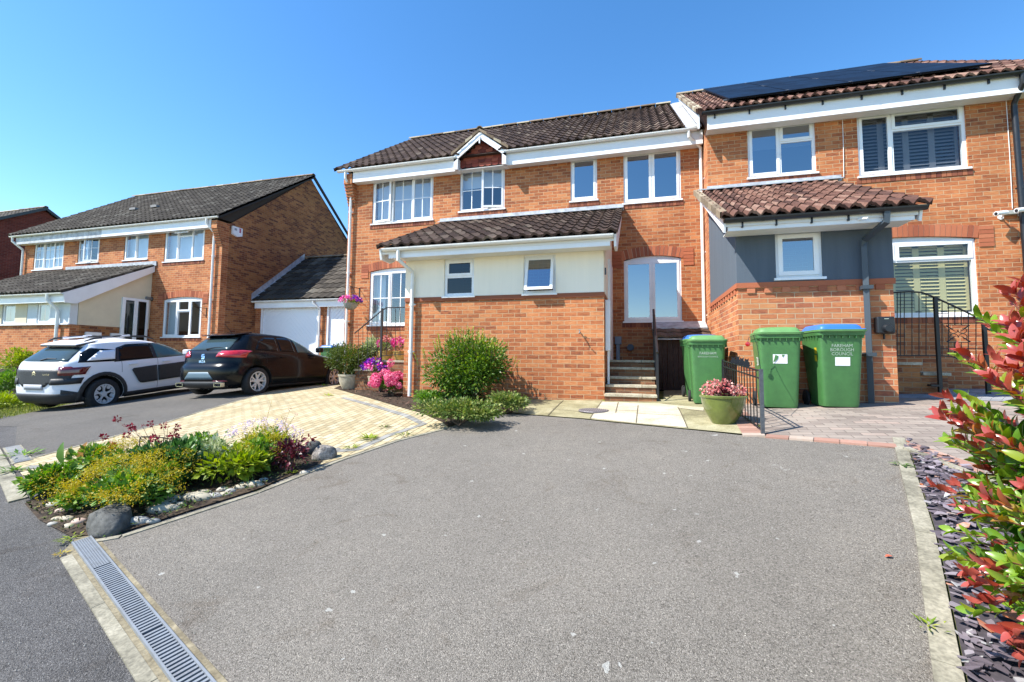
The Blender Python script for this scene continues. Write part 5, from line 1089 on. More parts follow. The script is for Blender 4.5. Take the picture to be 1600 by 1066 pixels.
for s in (-1, 1): decal(bv, [(s*.42, .60), (s*.78, .60), (s*.79, .72), (s*.44, .72)], 'x', -1, .018, M['trim'], 'bumper_guard', K)
decal(bv, [(-.76, .22), (.76, .22), (.76, .42), (-.76, .42)], 'x', -1, .014, M['trim'], 'rear_bumper_cladding', K)
decal(bv, [(-.25, .50), (.25, .50), (.25, .605), (-.25, .605)], 'x', -1, .016, M['plate_w'], 'number_plate', K)
m_ = MB(); m_.prism([(-.30, -.50, 1.365), (-.30, .50, 1.365), (.12, .53, 1.445), (.12, -.53, 1.445)], (0, 0, .022)); m_.build('roof_spoiler', M['paint_w'], K, bevel=.01)
m_ = MB(); m_.prism([(-.30, -.50, 1.34), (-.30, .50, 1.34), (.05, .53, 1.41), (.05, -.53, 1.41)], (0, 0, .024)); m_.build('spoiler_underside', M['black_pl'], K)
m_ = MB(); m_.tube([(-.60, .0, 1.075), (-.56, -.12, 1.11), (-.55, -.34, 1.11)], [.02, .016, .007], 6); m_.build('rear_wiper', M['black_pl'], K, smooth=40)
m_ = MB(); T_ = rearT(bv, 0, .82, .016)
for zz in (0, -.045):
    for sx in (-1, 1): m_.add([T_(Vector(p)) for p in ((0, .055+zz, 0), (0, .03+zz, 0), (sx*.045, .0+zz, 0), (sx*.045, .02+zz, 0))], [(0, 1, 2, 3)])
text_mesh(m_, 'CACTUS', .045, rearT(bv, -.32, .80, .016)); m_.build('badge', M['chrome'], K, recalc=False)
place(K, (-12.50, 7.33, -1.225, 1.635, .085, -.001)); K.scale = (1.03, 1.03, 1.07)
# ------------------------------------------------------------------ wheelie bins
M['bin_green'] = plain('green_bin_plastic', (.055, .165, .05), .42, noise=.18, scale=5); M['lid_green'] = plain('faded_green_lid', (.11, .255, .085), .5, noise=.15, scale=6); M['lid_blue'] = plain('blue_lid', (.035, .15, .48), .4, noise=.08)
M['white_print'] = plain('white_print', (.38, .46, .38), .6); M['sticker'] = plain('white_sticker', (.78, .79, .80), .5)
def ring(mb, levels, n=44, m=0):
    vs = []; fs = []
    for (z, hx, y0, y1, e) in levels:
        for k in range(n):
            t = 2*math.pi*(k+.5)/n; c, s = math.cos(t), math.sin(t); vs.append((hx*math.copysign(abs(c)**(2/e), c), (y0+y1)/2+(y1-y0)/2*math.copysign(abs(s)**(2/e), s), z))
    for i in range(len(levels)-1):
        for k in range(n): fs.append((i*n+k, i*n+(k+1) % n, (i+1)*n+(k+1) % n, (i+1)*n+k))
    fs += [tuple(range(n))[::-1], tuple(range((len(levels)-1)*n, len(levels)*n))]; mb.add(vs, fs, m)
def make_bin(label, lid='lid_green', text=None, sticker=None, group=None):
    t = thing('wheelie_bin', label, 'wheelie bin', rot=(0, 0, 0), group=group)
    mb = MB(); ring(mb, [(.02, .215, -.25, .20, 9), (.06, .225, -.262, .215, 9), (.55, .252, -.298, .30, 10), (.93, .272, -.325, .365, 10), (.935, .296, -.350, .385, 10), (.985, .300, -.355, .39, 10)]); mb.build('body', M['bin_green'], t, smooth=35)
    mb = MB()
    for i in range(7): x = -.24+i*.08; mb.box(x-.004, x+.004, -.352, -.322, .90, .936)
    for s in (-1, 1):
        for i in range(7): y = -.26+i*.09; mb.box(s*.268, s*.296, y-.004, y+.004, .90, .936)
    mb.build('rib', M['bin_green'], t)
    mb = MB(); ring(mb, [(.986, .304, -.372, .36, 9), (1.012, .308, -.378, .362, 9), (1.022, .300, -.368, .355, 9)]); ring(mb, [(1.0225, .272, -.33, .33, 8), (1.052, .262, -.318, .32, 8), (1.080, .235, -.28, .30, 7), (1.090, .15, -.18, .22, 5)])
    ld_ = mb.build('lid', M[lid], t, smooth=35)
    if lid == 'lid_blue':
        mb = MB(); ring(mb, [(.984, .307, -.382, .37, 9), (1.0105, .311, -.386, .372, 9)]); mb.build('rim', M['lid_green'], t, smooth=35)
    mb = MB()
    for s in (-1, 1): mb.box(s*.17, s*.215, .33, .42, .96, 1.045)
    mb.build('hinge', M[lid], t, bevel=.01)
    mb = MB(); mb.tube([(-.24, .37, .95), (-.24, .42, .97), (.24, .42, .97), (.24, .37, .95)], .014, 8); mb.build('handle', M['bin_green'], t)
    for s in (-1, 1):
        mb = MB(); mb.lathe([(.0, -.022), (.085, -.022), (.10, -.015), (.10, .015), (.085, .022), (0, .022)], (s*.265, .21, .10), 24, ax='x'); mb.build('wheel', M['tyre'], t, smooth=40)
    yf = lambda z: -.262-(z-.06)/.87*.063-.004
    if text:
        mb = MB(); z = .80
        for i, ln in enumerate(text): zz = z-i*.052; text_mesh(mb, ln, .058 if i == 0 or len(text) > 2 else .032, lambda c, zz=zz: Vector((c.x+.0, yf(zz+c.y), zz+c.y)))
        mb.build('lettering', M['white_print'], t, recalc=False)
    if sticker:
        mb = MB(); x0, x1, z0, z1 = sticker; mb.add([(x0, yf(z0), z0), (x1, yf(z0), z0), (x1, yf(z1), z1), (x0, yf(z1), z1)], [(0, 1, 2, 3)]); mb.build('sticker', M['sticker'], t, recalc=False)
    return t
def put(o, px_, v, rz, z=None):
    p = at(*px_, v); o.location = (p.x+.085, p.y+.30, gz(p.x, p.y)+.016 if z is None else z); o.rotation_euler = (0, 0, rad(rz))
b1 = make_bin('green wheelie bin with green lid and white FAREHAM lettering beside the stone steps', text=('FAREHAM', 'BOROUGH COUNCIL')); put(b1, (1100, 635), 7.15, -3); b1.scale = (.90, .90, .95)
b2 = make_bin('green wheelie bin with green lid, a worn white sticker and the red reflector', sticker=(-.09, .09, .60, .72)); put(b2, (1214, 640), 6.45, -5); b2.scale = (.90, .90, .97)
mb = MB(); mb.add([(-.09, -.3162, .61), (-.03, -.3162, .66), (-.02, -.3170, .70), (-.06, -.3172, .715)], [(0, 1, 2, 3)]); mb.add([(.03, -.3170, .68), (.06, -.3174, .715), (.02, -.3176, .715)], [(0, 1, 2)]); mb.build('torn_patch', M['bin_green'], b2, recalc=False)
mb = MB(); text_mesh(mb, '30', .17, lambda c: Vector((-.2585-(c.y+.62-.55)*.053-.003, -.16-c.x*1.0, .62+c.y))); mb.build('house_number', M['sticker'], b2, recalc=False)
b3 = make_bin('green wheelie bin with bright blue lid and white sticker beside the black pipe', lid='lid_blue', text=('FAREHAM', 'BOROUGH', 'COUNCIL'), sticker=(-.085, .095, .545, .655)); put(b3, (1306, 641), 6.45, 3); b3.scale = (.91, .90, .97)
mb = MB()
for zz in (.60, .70): mb.add([(-.262, -.20, zz), (-.262, -.13, zz), (-.268, -.13, zz+.08), (-.268, -.20, zz+.08)], [(0, 1, 2, 3)])
mb.build('yellow_sticker', plain('yellow_sticker', (.55, .42, .02), .5), b3, recalc=False)
b4 = copy_tree(b3); b4['label'] = 'blue-lidded wheelie bin mostly hidden behind the green bin by the steps'; b4.location = (1.01, 8.16, gz(.9, 8)+.02); b4.rotation_euler = (0, 0, rad(5))
b5 = copy_tree(b3); b5['label'] = 'blue-lidded wheelie bin against the right-hand garage door, seen over the black car bonnet'; q = at(517, 537, 12.8); b5.location = (q.x, 12.85, at(517, 541, 12.8).z-1.03); b5.rotation_euler = (0, 0, rad(0))
for b in (b4, b5):
    for ch in list(b.children):
        if ch.name.split('.')[0] in ('lettering', 'sticker', 'yellow_sticker'): bpy.data.objects.remove(ch)
q = at(1168.5, 538, 6.3); t = thing('reflector', 'small round red reflector hanging on a wire by the worn-sticker bin', 'reflector', q)
mb = MB(); mb.lathe([(0, -.008), (.026, -.006), (.03, .006), (0, .010)], q, 16, ax='y'); mb.build('lens', M['lamp_red'], t)
mb = MB(); a = at(1170, 530, 6.3); mb.tube([q+Vector((0, 0, .03)), a+Vector((0, 0, .02)), at(1177, 524, 6.3), at(1183, 540, 6.28), at(1190, 586, 5.75)], .0035, 5); mb.build('wire', M['iron'], t)
# ------------------------------------------------------------------ glazed bowl and iron fence
bp = hit(1135, 668); t = thing('planter_bowl', 'wide glazed olive-green bowl planter by the low iron fence', 'planter', bp+Vector((0, 0, .02)))
mb = MB(); mb.lathe([(r_*.80, z_*.84) for r_, z_ in [(0, 0), (.15, 0), (.165, .02), (.235, .14), (.285, .27), (.30, .355), (.315, .36), (.32, .385), (.305, .395), (.285, .385), (.275, .34), (0, .32)]], (bp.x, bp.y+.17, bp.z+.018), 56)
mb.build('bowl', plain('olive_glaze', (.135, .165, .035), .14, noise=.3, scale=4, coat=.6), t, smooth=50); mb = MB(); mb.lathe([(0, .29), (.22, .285)], (bp.x, bp.y+.17, bp.z+.018), 30); mb.build('soil', M['soil'], t)
BOWL = Vector((bp.x, bp.y+.17, bp.z+.30))
def bars(mb, a, b, h0, h1, n, r=.007, skip=()):      # upright bars between two base points, with bottom/top heights as functions
    for i in range(n):
        f = (i+.5)/n; p = a.lerp(b, f)
        if i in skip: continue
        mb.tube([p+Vector((0, 0, h0(f))), p+Vector((0, 0, h1(f)))], r, 6)
fb = hit(1192, 681); ft = .655; fa = Vector((1.17, 7.0, gz(1.17, 7.0))); t = thing('iron_fence', 'low black iron railing running from the right-hand brick porch towards the bowl planter', 'railing', fb)
mb = MB(); bars(mb, fb, fa, lambda f: .04, lambda f: ft, 15, .006); mb.build('bar', M['iron'], t)
mb = MB()
for h in (.06, .575, ft): mb.tube([fb+Vector((0, 0, h)), fa+Vector((0, 0, h))], .009, 6)
mb.build('rail', M['iron'], t)
for P in (fb, fa): mb = MB(); mb.box(P.x-.017, P.x+.017, P.y-.017, P.y+.017, P.z-.05, P.z+ft+.02); mb.build('post', plain('weathered_iron', (.10, .11, .12), .5, .4, noise=.3, scale=20) if P is fb else M['iron'], t)
q = fa.lerp(fb, .28)+Vector((0, 0, ft)); t2 = thing('cat_silhouette', 'row of small black cat silhouettes sitting on top of the low iron railing', 'ornament', q)
for xt, hh_ in ((1146, .085), (1153, .11), (1159.5, .10), (1167, .10)):
    lo_, hi_ = 0., 1.
    for _ in range(30):
        m_ = (lo_+hi_)/2; p_ = fa.lerp(fb, m_)+Vector((0, 0, ft)); c_ = Vector((p_.dot(r3), p_.dot(u3), p_.dot(f2))); X_ = CX+FPX*c_.x/c_.z
        if X_ < xt: lo_ = m_
        else: hi_ = m_
    p_ = fa.lerp(fb, lo_)+Vector((0, 0, ft+.004)); mb = MB(); pr = [(-.032, 0), (.03, 0), (.032, hh_*.5), (.018, hh_*.62), (.022, hh_), (.008, hh_*.86), (-.006, hh_*.86), (-.02, hh_), (-.018, hh_*.6), (-.036, hh_*.35)]
    mb.prism([p_+Vector((a_, 0, b_)) for a_, b_ in pr], (0, .006, 0)); mb.tube([p_+Vector((.028, .003, .01)), p_+Vector((.05, .003, .03)), p_+Vector((.046, .003, .06))], .004, 5); mb.build('cat', M['iron'], t2)

# the matching rail end on the left of the porch front
q = hit(795, 622); t = thing('iron_fence', 'short black iron railing end half hidden behind the glossy green shrub', 'railing', q); mb = MB(); a = q; b = Vector((q.x-.02, 7.7, gz(q.x, 7.7))); bars(mb, a, b, lambda f: .03, lambda f: .62, 5, .006)
for h in (.06, .56, .62): mb.tube([a+Vector((0, 0, h)), b+Vector((0, 0, h))], .008, 6)
mb.box(a.x-.016, a.x+.016, a.y-.016, a.y+.016, a.z, a.z+.66); mb.build('railing_frame', M['iron'], t)
# ------------------------------------------------------------------ steps, store and fittings of the right half of the centre pair
tz = [-.56, -.42, -.29, -.13, 0.0]; t = thing('front_steps', 'five stone-topped brick steps rising beside the brick porch', 'steps', (-.12, 7.6, -.7))
for k, z in enumerate(tz):
    v0 = 7.6+.27*k; v1 = v0+.27 if k < 4 else 10.24
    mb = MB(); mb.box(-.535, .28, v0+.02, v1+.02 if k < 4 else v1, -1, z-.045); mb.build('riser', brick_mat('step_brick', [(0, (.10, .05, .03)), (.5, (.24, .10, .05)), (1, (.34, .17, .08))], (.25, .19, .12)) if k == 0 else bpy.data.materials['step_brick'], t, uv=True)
    mb = MB(); mb.box(-.54, .06, v0, v1-.003, z-.044, z); mb.box(.066, .295, v0+.003, v1-.003, z-.044, z-.003); mb.build('tread', M['stone'], t, bevel=.005)
t = thing('handrail', 'black iron handrail seen end-on up the right side of the front steps', 'handrail', (.30, 7.65, -.7)); mb = MB()
za = at(1029, 520, 7.65).z; za = .12; zb = at(1028, 484, 9.1).z
mb.box(.285, .32, 7.63, 7.665, -.72, za+.05); mb.box(.285, .32, 9.1, 9.135, 0, zb); mb.box(.285, .32, 8.38, 8.41, -.2, (za+zb)/2); mb.build('post', M['iron'], t)
mb = MB(); mb.tube([(.302, 7.6, za), (.302, 7.65, za+.05), (.302, 9.12, zb)], .022, 8); mb.tube([(.302, 7.65, -.5), (.302, 9.12, .1)], .012, 6); mb.build('rail', M['iron'], t)
mb = MB()
for i in range(11): f = (i+.5)/11; mb.tube([(.302, 7.65+1.47*f, -.5+.6*f), (.302, 7.65+1.47*f, za+.05+(zb-za-.05)*f)], .007, 6)
mb.build('bar', M['iron'], t)
t = thing('under_stair_store', 'dark timber store with a slatted door and small lead canopy under the right window', 'store', (.85, 9.6, -.65)); mb = MB()
n = 9
for i in range(n): x = .37+i*.105; mb.box(x, x+.099, 9.60, 9.625, -.60, .40)
mb.build('door', M['wood_dk'], t)
mb = MB(); mb.box(.32, .365, 9.58, 10.24, -1, .46); mb.box(1.32, 1.385, 9.58, 9.64, -1, .46); mb.box(.366, 1.319, 9.61, 9.64, .405, .46); mb.build('frame', M['wood_dk'], t)
mb = MB(); mb.box(.31, 1.38, 9.66, 9.72, -1, -.55); mb.build('plinth', M['drain_dark'], t)
mb = MB(); mb.box(1.10, 1.13, 9.59, 9.60, .22, .25); mb.build('bolt', M['steel'], t)
tile_roof('canopy', M['tile_brown'], (.30, 9.40, .47), (1.38, 9.40, .47), (0, .52, .19), t, period=.27, gauge=.3, amp=.02)
mb = MB(); mb.prism([(.3, 9.88, .69), (.3, 10.235, .84), (.3, 10.235, .82), (.3, 9.88, .66)], (1.08, 0, 0)); mb.prism([(.3, 9.43, .44), (.3, 10.2, .72), (.3, 10.2, .66), (.3, 9.43, .41)], (1.08, 0, 0)); mb.build('lead_apron', M['lead'], t)
q = at(966, 532, vA-.03); mb = MB(); mb.box(q.x-.07, q.x+.07, vA-.13, vA-.003, q.z-.09, q.z+.08); mb.box(q.x-.04, q.x+.035, vA-.11, vA-.003, .0, q.z-.091); tag(mb.build('meter_cover', plain('grey_plastic', (.20, .24, .29), .5), bevel=.006), 'grey plastic cable cover with vertical duct on the wall at the top of the steps', 'meter cover')
q = at(985, 543, vA-.03); mb = MB(); mb.lathe([(0, -.10), (.07, -.10), (.075, -.03), (.075, -.003), (0, -.003)], (q.x, vA, q.z), 20, ax='y'); tag(mb.build('wall_vent', plain('dark_blue_plastic', (.03, .05, .08), .5)), 'small dark round vent on the brick wall right of the grey cable cover', 'vent')
q = at(906, 519, vP-.03); t = thing('garden_tap', 'small silver garden tap projecting from the brick porch front', 'tap', q); mb = MB(); mb.tube([(q.x, vP-.001, q.z), (q.x, vP-.09, q.z), (q.x, vP-.11, q.z-.03)], .011, 8); mb.build('spout', M['steel'], t, smooth=40); mb = MB(); mb.tube([(q.x, vP-.06, q.z), (q.x, vP-.06, q.z+.035)], .007, 6); mb.box(q.x-.025, q.x+.025, vP-.066, vP-.054, q.z+.033, q.z+.043); mb.tube([(q.x, vP-.13, q.z-.02), (q.x+.02, vP-.17, q.z-.02)], .008, 6); mb.build('handle', M['steel'], t)
mb = MB(); q = at(946, 424, vP-.02); mb.box(q.x-.012, q.x+.012, vP-.035, vP-.013, q.z-.06, q.z+.06); tag(mb.build('door_bell', M['black_pl']), 'tiny black door-bell plate at the right end of the cream porch wall', 'door bell')
# ------------------------------------------------------------------ fittings of the right-hand house
q = at(1382.5, 509, vQ-.06); t = thing('charging_unit', 'black rounded electric car charger on the right end of the brick porch', 'charger', (q.x, vQ, q.z)); mb = MB()
mb.box(q.x-.105, q.x+.105, vQ-.10, vQ-.003, q.z-.11, q.z+.12); mb.build('case', M['black_pl'], t, bevel=.022); mb = MB(); mb.lathe([(0, -.15), (.045, -.15), (.055, -.13), (.06, -.1005)], (q.x+.01, vQ, q.z-.04), 24, ax='y'); mb.build('socket', M['black_pl'], t, smooth=40)
mb = MB(); mb.box(q.x-.02, q.x+.03, vQ-.1022, vQ-.1002, q.z+.085, q.z+.093); mb.build('badge', M['white_print'], t); mb = MB(); mb.tube([(q.x, vQ-.03, q.z-.11), (q.x, vQ-.03, q.z-.18)], .012, 8); mb.build('cable', M['black_pl'], t)
for (x, y, lab, tilt) in ((1565, 333, 'white bullet security camera left of the pair near the black downpipe', -1), (1597, 328, 'white bullet security camera at the right edge of the picture', 1)):
    q = at(x, y, vB-.18); t = thing('security_camera', lab, 'security camera', (q.x, vB, q.z)); mb = MB(); mb.tube([q+Vector((-.09, -.02, -.01)), q+Vector((.09, .04, .015))], .038, 16); mb.build('housing', M['upvc'], t, smooth=50)
    mb = MB(); mb.tube([q+Vector((.05, .02, -.0)), (q.x+.09, vB-.05, q.z-.03), (q.x+.09, vB-.003, q.z-.03)], .014, 8); mb.lathe([(0, -.02), (.04, -.02), (.04, -.003), (0, -.003)], (q.x+.09, vB, q.z-.03), 16, ax='y'); mb.build('bracket', M['upvc'], t); mb = MB(); mb.tube([q+Vector((-.085, -.02, -.012)), q+Vector((-.094, -.023, -.013))], .026, 14); mb.build('lens', M['black_pl'], t)
q = at(1581, 331, vB-.08); mb = MB(); mb.box(q.x-.10, q.x+.10, vB-.06, vB-.003, q.z-.035, q.z+.035); tag(mb.build('junction_box', plain('grey_box', (.35, .37, .33), .5), bevel=.005), 'small grey junction box between the two security cameras', 'junction box')
q = at(1343, 342, 6.70); t = thing('security_camera', 'tiny white camera on the fascia of the grey porch', 'security camera', q); mb = MB(); mb.tube([(q.x, 6.738, q.z), (q.x+.02, 6.70, q.z), (q.x+.06, 6.62, q.z-.02)], .014, 8); mb.build('housing', M['upvc'], t)
pz = at(1430, 566, 8.3).z; t = thing('brick_platform', 'low brick landing with two stone-topped steps under the wide shuttered window', 'landing', (4, 8.9, -.55))
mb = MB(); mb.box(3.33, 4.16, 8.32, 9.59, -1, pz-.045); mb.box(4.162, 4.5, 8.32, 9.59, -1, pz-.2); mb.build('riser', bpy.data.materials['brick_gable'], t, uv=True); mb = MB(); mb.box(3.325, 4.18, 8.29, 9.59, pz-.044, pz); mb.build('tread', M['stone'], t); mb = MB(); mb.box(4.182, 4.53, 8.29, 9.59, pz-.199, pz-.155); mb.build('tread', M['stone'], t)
v8 = 8.22; t = thing('iron_railing', 'black iron balustrade with a scrollwork panel in front of the wide shuttered window', 'railing', (4.2, v8, -.5)); A8 = lambda x, y: at(x, y, v8)
p1, p2 = A8(1461, 604), A8(1537, 600)
for px1, yt in ((1461, 463), (1537, 500)): q = A8(px1, yt); mb = MB(); mb.box(q.x-.022, q.x+.022, v8-.022, v8+.022, gz(q.x, v8)-.05, q.z+.0); mb.build('post', M['iron'], t)
mb = MB(); mb.box(p1.x-.07, p1.x+.07, v8-.05, v8+.05, p1.z-.0, p1.z+.03); mb.build('foot', M['iron'], t)
mb = MB(); mb.tube([A8(1385, 458), A8(1420, 456), A8(1440, 457), A8(1461, 465), A8(1500, 483), A8(1537, 501), A8(1547, 505), A8(1550, 511), A8(1546, 516), A8(1541, 513)], .013, 8); mb.build('handrail', M['iron'], t, smooth=50)
mb = MB(); mb.tube([A8(1385, 556), A8(1460, 556), A8(1486, 557), A8(1500, 562), A8(1537, 578)], .009, 6); mb.tube([A8(1461, 545), A8(1545, 545)], .006, 6); mb.tube([A8(1461, 490), A8(1481, 490)], .005, 5); mb.build('rail', M['iron'], t)
mb = MB()
for x in (1402, 1407, 1413, 1425, 1436, 1447, 1472, 1482, 1492, 1502, 1513, 1525):
    yt = 457 if x < 1445 else 457+(x-1440)*.46; yb = 556 if x < 1486 else 556+(x-1486)*.42
    if x in (1492, 1502): mb.tube([A8(x, yt), A8(x, 508)], .006, 5); mb.tube([A8(x, 535), A8(x, yb)], .006, 5)
    else: mb.tube([A8(x, yt), A8(x, yb)], .006, 5)
mb.build('bar', M['iron'], t)
mb = MB(); mb.tube([A8(1481, 508), A8(1513, 508)], .006, 5); mb.tube([A8(1481, 535), A8(1513, 535)], .006, 5)
cx = A8(1497, 521.5); sx = .155; sz = .135
for a_, b_ in ((-1, -1), (-1, 1), (1, -1), (1, 1)):
    pts = []
    for k in range(18): an = k/17*5.2; r_ = .075*(1-k/24); pts.append(cx+Vector((a_*(sx*.42-math.cos(an)*r_*.9), 0, b_*(sz*.42-math.sin(an)*r_*.9))))
    mb.tube(pts, .005, 5); mb.tube([cx+Vector((a_*.03, 0, b_*.03)), cx+Vector((a_*sx*.9, 0, b_*sz*.9))], [.004, .012], 5)
mb.build('scroll', M['iron'], t)
# ------------------------------------------------------------------ left half of the centre pair: landing, rail, basket bracket
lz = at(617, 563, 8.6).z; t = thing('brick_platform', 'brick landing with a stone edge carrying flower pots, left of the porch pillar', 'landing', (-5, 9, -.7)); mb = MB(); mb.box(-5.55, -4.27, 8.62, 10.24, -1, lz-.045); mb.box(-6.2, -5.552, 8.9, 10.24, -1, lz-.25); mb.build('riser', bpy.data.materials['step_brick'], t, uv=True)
mb = MB(); mb.box(-5.57, -4.265, 8.6, 10.24, lz-.044, lz); mb.build('tread', M['stone'], t); mb = MB(); mb.box(-6.22, -5.572, 8.88, 10.24, lz-.249, lz-.205); mb.build('tread', M['stone'], t)
v9 = 8.56; A9 = lambda x, y: at(x, y, v9); t = thing('iron_railing', 'black iron railing sloping down to the left of the porch pillar behind the flowers', 'railing', (-5.2, v9, -.7)); q = A9(597.5, 482)
mb = MB(); mb.box(q.x-.02, q.x+.02, v9-.02, v9+.02, gz(q.x, v9), q.z); mb.build('post', M['iron'], t)
mb = MB(); mb.tube([A9(554, 521), A9(597, 485), A9(604, 481), A9(640, 480)], .013, 8); mb.tube([A9(556, 585), A9(597, 556), A9(640, 553)], .008, 6); mb.build('handrail', M['iron'], t)
mb = MB()
for x in (560, 567, 574, 581, 589, 604, 611, 618, 625): yt = 521-(x-554)*.84 if x < 598 else 481; mb.tube([A9(x, yt), A9(x, yt+74)], .006, 5)
mb.build('bar', M['iron'], t)
# ------------------------------------------------------------------ fittings of the left pair
a, b = au(364, 353, x1L+.06), au(378, 370, x1L+.06); t = thing('alarm_box', 'white burglar alarm box with a red mark high on the left gable wall', 'alarm box', (x1L, (a.y+b.y)/2, a.z)); mb = MB(); mb.prism([(x1L+.003, a.y, a.z), (x1L+.003, b.y, a.z), (x1L+.003, b.y, b.z), (x1L+.003, (a.y+b.y)/2, b.z-.06), (x1L+.003, a.y, b.z)], (.08, 0, 0)); mb.build('case', M['upvc'], t)
mb = MB(); mb.box(x1L+.083, x1L+.086, b.y-.14, b.y-.06, b.z+.10, b.z+.26); mb.build('red_mark', M['lamp_red'], t); mb = MB(); mb.box(x1L+.083, x1L+.086, a.y+.05, a.y+.15, a.z-.14, a.z-.06); mb.build('label_panel', plain('grey_print', (.3, .32, .36), .6), t)
q = at(233, 467, vL-.1); t = thing('wall_light', 'small grey bulkhead light on the brick wall above the french door', 'wall light', (q.x, vL, q.z)); mb = MB(); mb.tube([(q.x, vL-.003, q.z), (q.x, vL-.2, q.z+.02)], .05, 14); mb.build('shade', plain('grey_metal', (.25, .26, .27), .4, .5), t, smooth=50); mb = MB(); mb.lathe([(0, -.015), (.07, -.015), (.07, -.003), (0, -.003)], (q.x, vL, q.z), 16, ax='y'); mb.build('base', M['iron'], t)
def bracket(px_, v, lab, ln, h):
    q = at(*px_, v); t = thing('basket_bracket', lab, 'bracket', q); mb = MB(); mb.box(q.x-.012, q.x+.012, v-.012, v-.002, q.z-h, q.z); mb.tube([(q.x, v-.01, q.z-.02), (q.x, v-ln, q.z-.02), (q.x, v-ln-.02, q.z-.0)], .008, 6); mb.tube([(q.x, v-.01, q.z-h+.03), (q.x, v-ln*.55, q.z-h*.35), (q.x, v-ln*.8, q.z-.02)], .007, 6); mb.build('arm', M['iron'], t); return q
bracket((323, 481), vL, 'empty black iron basket bracket right of the lower window of the left house', .42, .34)
BQ = bracket((562, 450), vA, 'black iron bracket holding the flower basket left of the arched window', .40, .36)
t = thing('timber_fence', 'short dark timber fence at the left picture edge behind the yellow bush', 'fence', (-17.6, 8.8, -1.4)); mb = MB()
for i in range(14): mb.box(-19.4+i*.15, -19.26+i*.15, 8.8, 8.825, -1.6, -.35+.02*(i % 2))
mb.build('board', M['wood_dk'], t, uv=False)
# ------------------------------------------------------------------ planting
class Leaves:
    """many small folded leaves gathered into one mesh, with a random value per leaf"""
    def __init__(s): s.V = []; s.F = []; s.R = []; s.n = 0
    def add(s, P, D, U, L, W, fold=.25, r=None, droop=0.0, seg=1):
        P = np.asarray(P, float).reshape(-1, 3); n = len(P)
        if n == 0: return s
        D = np.broadcast_to(np.asarray(D, float), (n, 3)).copy(); U = np.broadcast_to(np.asarray(U, float), (n, 3)).copy()
        D /= np.linalg.norm(D, axis=1)[:, None]+1e-9; Sd = np.cross(D, U); Sd /= np.linalg.norm(Sd, axis=1)[:, None]+1e-9; N = np.cross(Sd, D)
        L = np.broadcast_to(np.asarray(L, float), (n,))[:, None]; W = np.broadcast_to(np.asarray(W, float), (n,))[:, None]
        r = rng.random(n) if r is None else np.broadcast_to(np.asarray(r, float), (n,))
        if seg == 1:
            M_ = P+D*L*.45-N*W*fold; a = P+D*L*.42+Sd*W*.5; b = P+D*L*.42-Sd*W*.5; T = P+D*L-N*L*droop
            V = np.stack([P, a, T, b, M_], 1).reshape(-1, 3); k = 5; fs = [(0, 1, 2, 4), (0, 4, 2, 3)]
        else:
            cols = [P]
            for t, wd in ((.18, .62), (.42, 1.0), (.68, .86), (.88, .45)):
                c = P+D*L*t+N*L*(.06*math.sin(t*3.1)-droop*t*t); cols += [c+Sd*W*.5*wd+N*W*fold*wd*.6, c, c-Sd*W*.5*wd+N*W*fold*wd*.6]
            cols.append(P+D*L-N*L*droop); V = np.stack(cols, 1).reshape(-1, 3); k = 14; fs = [(0, 1, 2), (0, 2, 3)]
            for i in range(3): a = 1+i*3; fs += [(a, a+3, a+4, a+1), (a+1, a+4, a+5, a+2)]
            fs += [(10, 13, 11), (11, 13, 12)]
        for i in range(n):
            o = s.n+i*k
            for f in fs: s.F.append(tuple(o+j for j in f))
        s.V.append(V); s.R.append(np.repeat(r, len(fs))); s.n += n*k; return s
    def build(s, name, mat, parent=None, smooth=False):
        V = np.concatenate(s.V); o0 = ORG.get(parent.name, Vector((0, 0, 0))) if parent else Vector((0, 0, 0)); V = V-np.array(o0)
        me = bpy.data.meshes.new(name); me.from_pydata(V.tolist(), [], s.F); me.materials.append(mat)
        a = me.attributes.new('rnd', 'FLOAT', 'FACE'); a.data.foreach_set('value', np.concatenate(s.R).astype(np.float32))
        if smooth: me.polygons.foreach_set('use_smooth', [True]*len(me.polygons))
        o = bpy.data.objects.new(name, me); C.objects.link(o); o.parent = parent; ORG[o.name] = o0; return o
def unit(n): v = rng.normal(size=(n, 3)); return v/np.linalg.norm(v, axis=1)[:, None]
def blobs(c, R, nb, n, rb=.42, flat=.0, seed=None):    # flat: 0 dome, 1 full ellipsoid
    """points through a lumpy crown made of nb overlapping clumps; returns points and outward directions"""
    c = np.array(c, float); R = np.array(R, float); d = unit(nb); d[:, 2] = np.abs(d[:, 2])*.9-.25 if flat == 0 else d[:, 2]
    cs = c+d*R*rng.uniform(.35, .72, (nb, 1)); rs = rng.uniform(.7, 1.15, nb)*rb*R.mean(); k = rng.integers(0, nb, n)
    u = unit(n); rr = rng.random(n)**.45; P = cs[k]+u*(rs[k]*rr)[:, None]*(R/R.mean()); O = (P-c)/R; O /= np.linalg.norm(O, axis=1)[:, None]+1e-9
    return P, O*.35+u*.85
def stems(name, base, tips, mat, parent, r=.008):
    mb = MB()
    for t in tips:
        b = Vector(base)+Vector((random.uniform(-.04, .04), random.uniform(-.04, .04), 0)); t = Vector(t); m = b.lerp(t, .5)+Vector((random.uniform(-.03, .03), random.uniform(-.03, .03), .03)); mb.tube([b, m, t], [r, r*.7, r*.35], 5)
    return mb.build(name, mat, parent)
M['stem'] = plain('green_brown_stem', (.10, .09, .035), .7); M['stem_d'] = plain('woody_stem', (.09, .06, .04), .8)
G_ = lambda n, st, t=.25, rough=.5, spec=.4, coat=0: attr_mat(n, st, rough, spec, t, coat=coat)
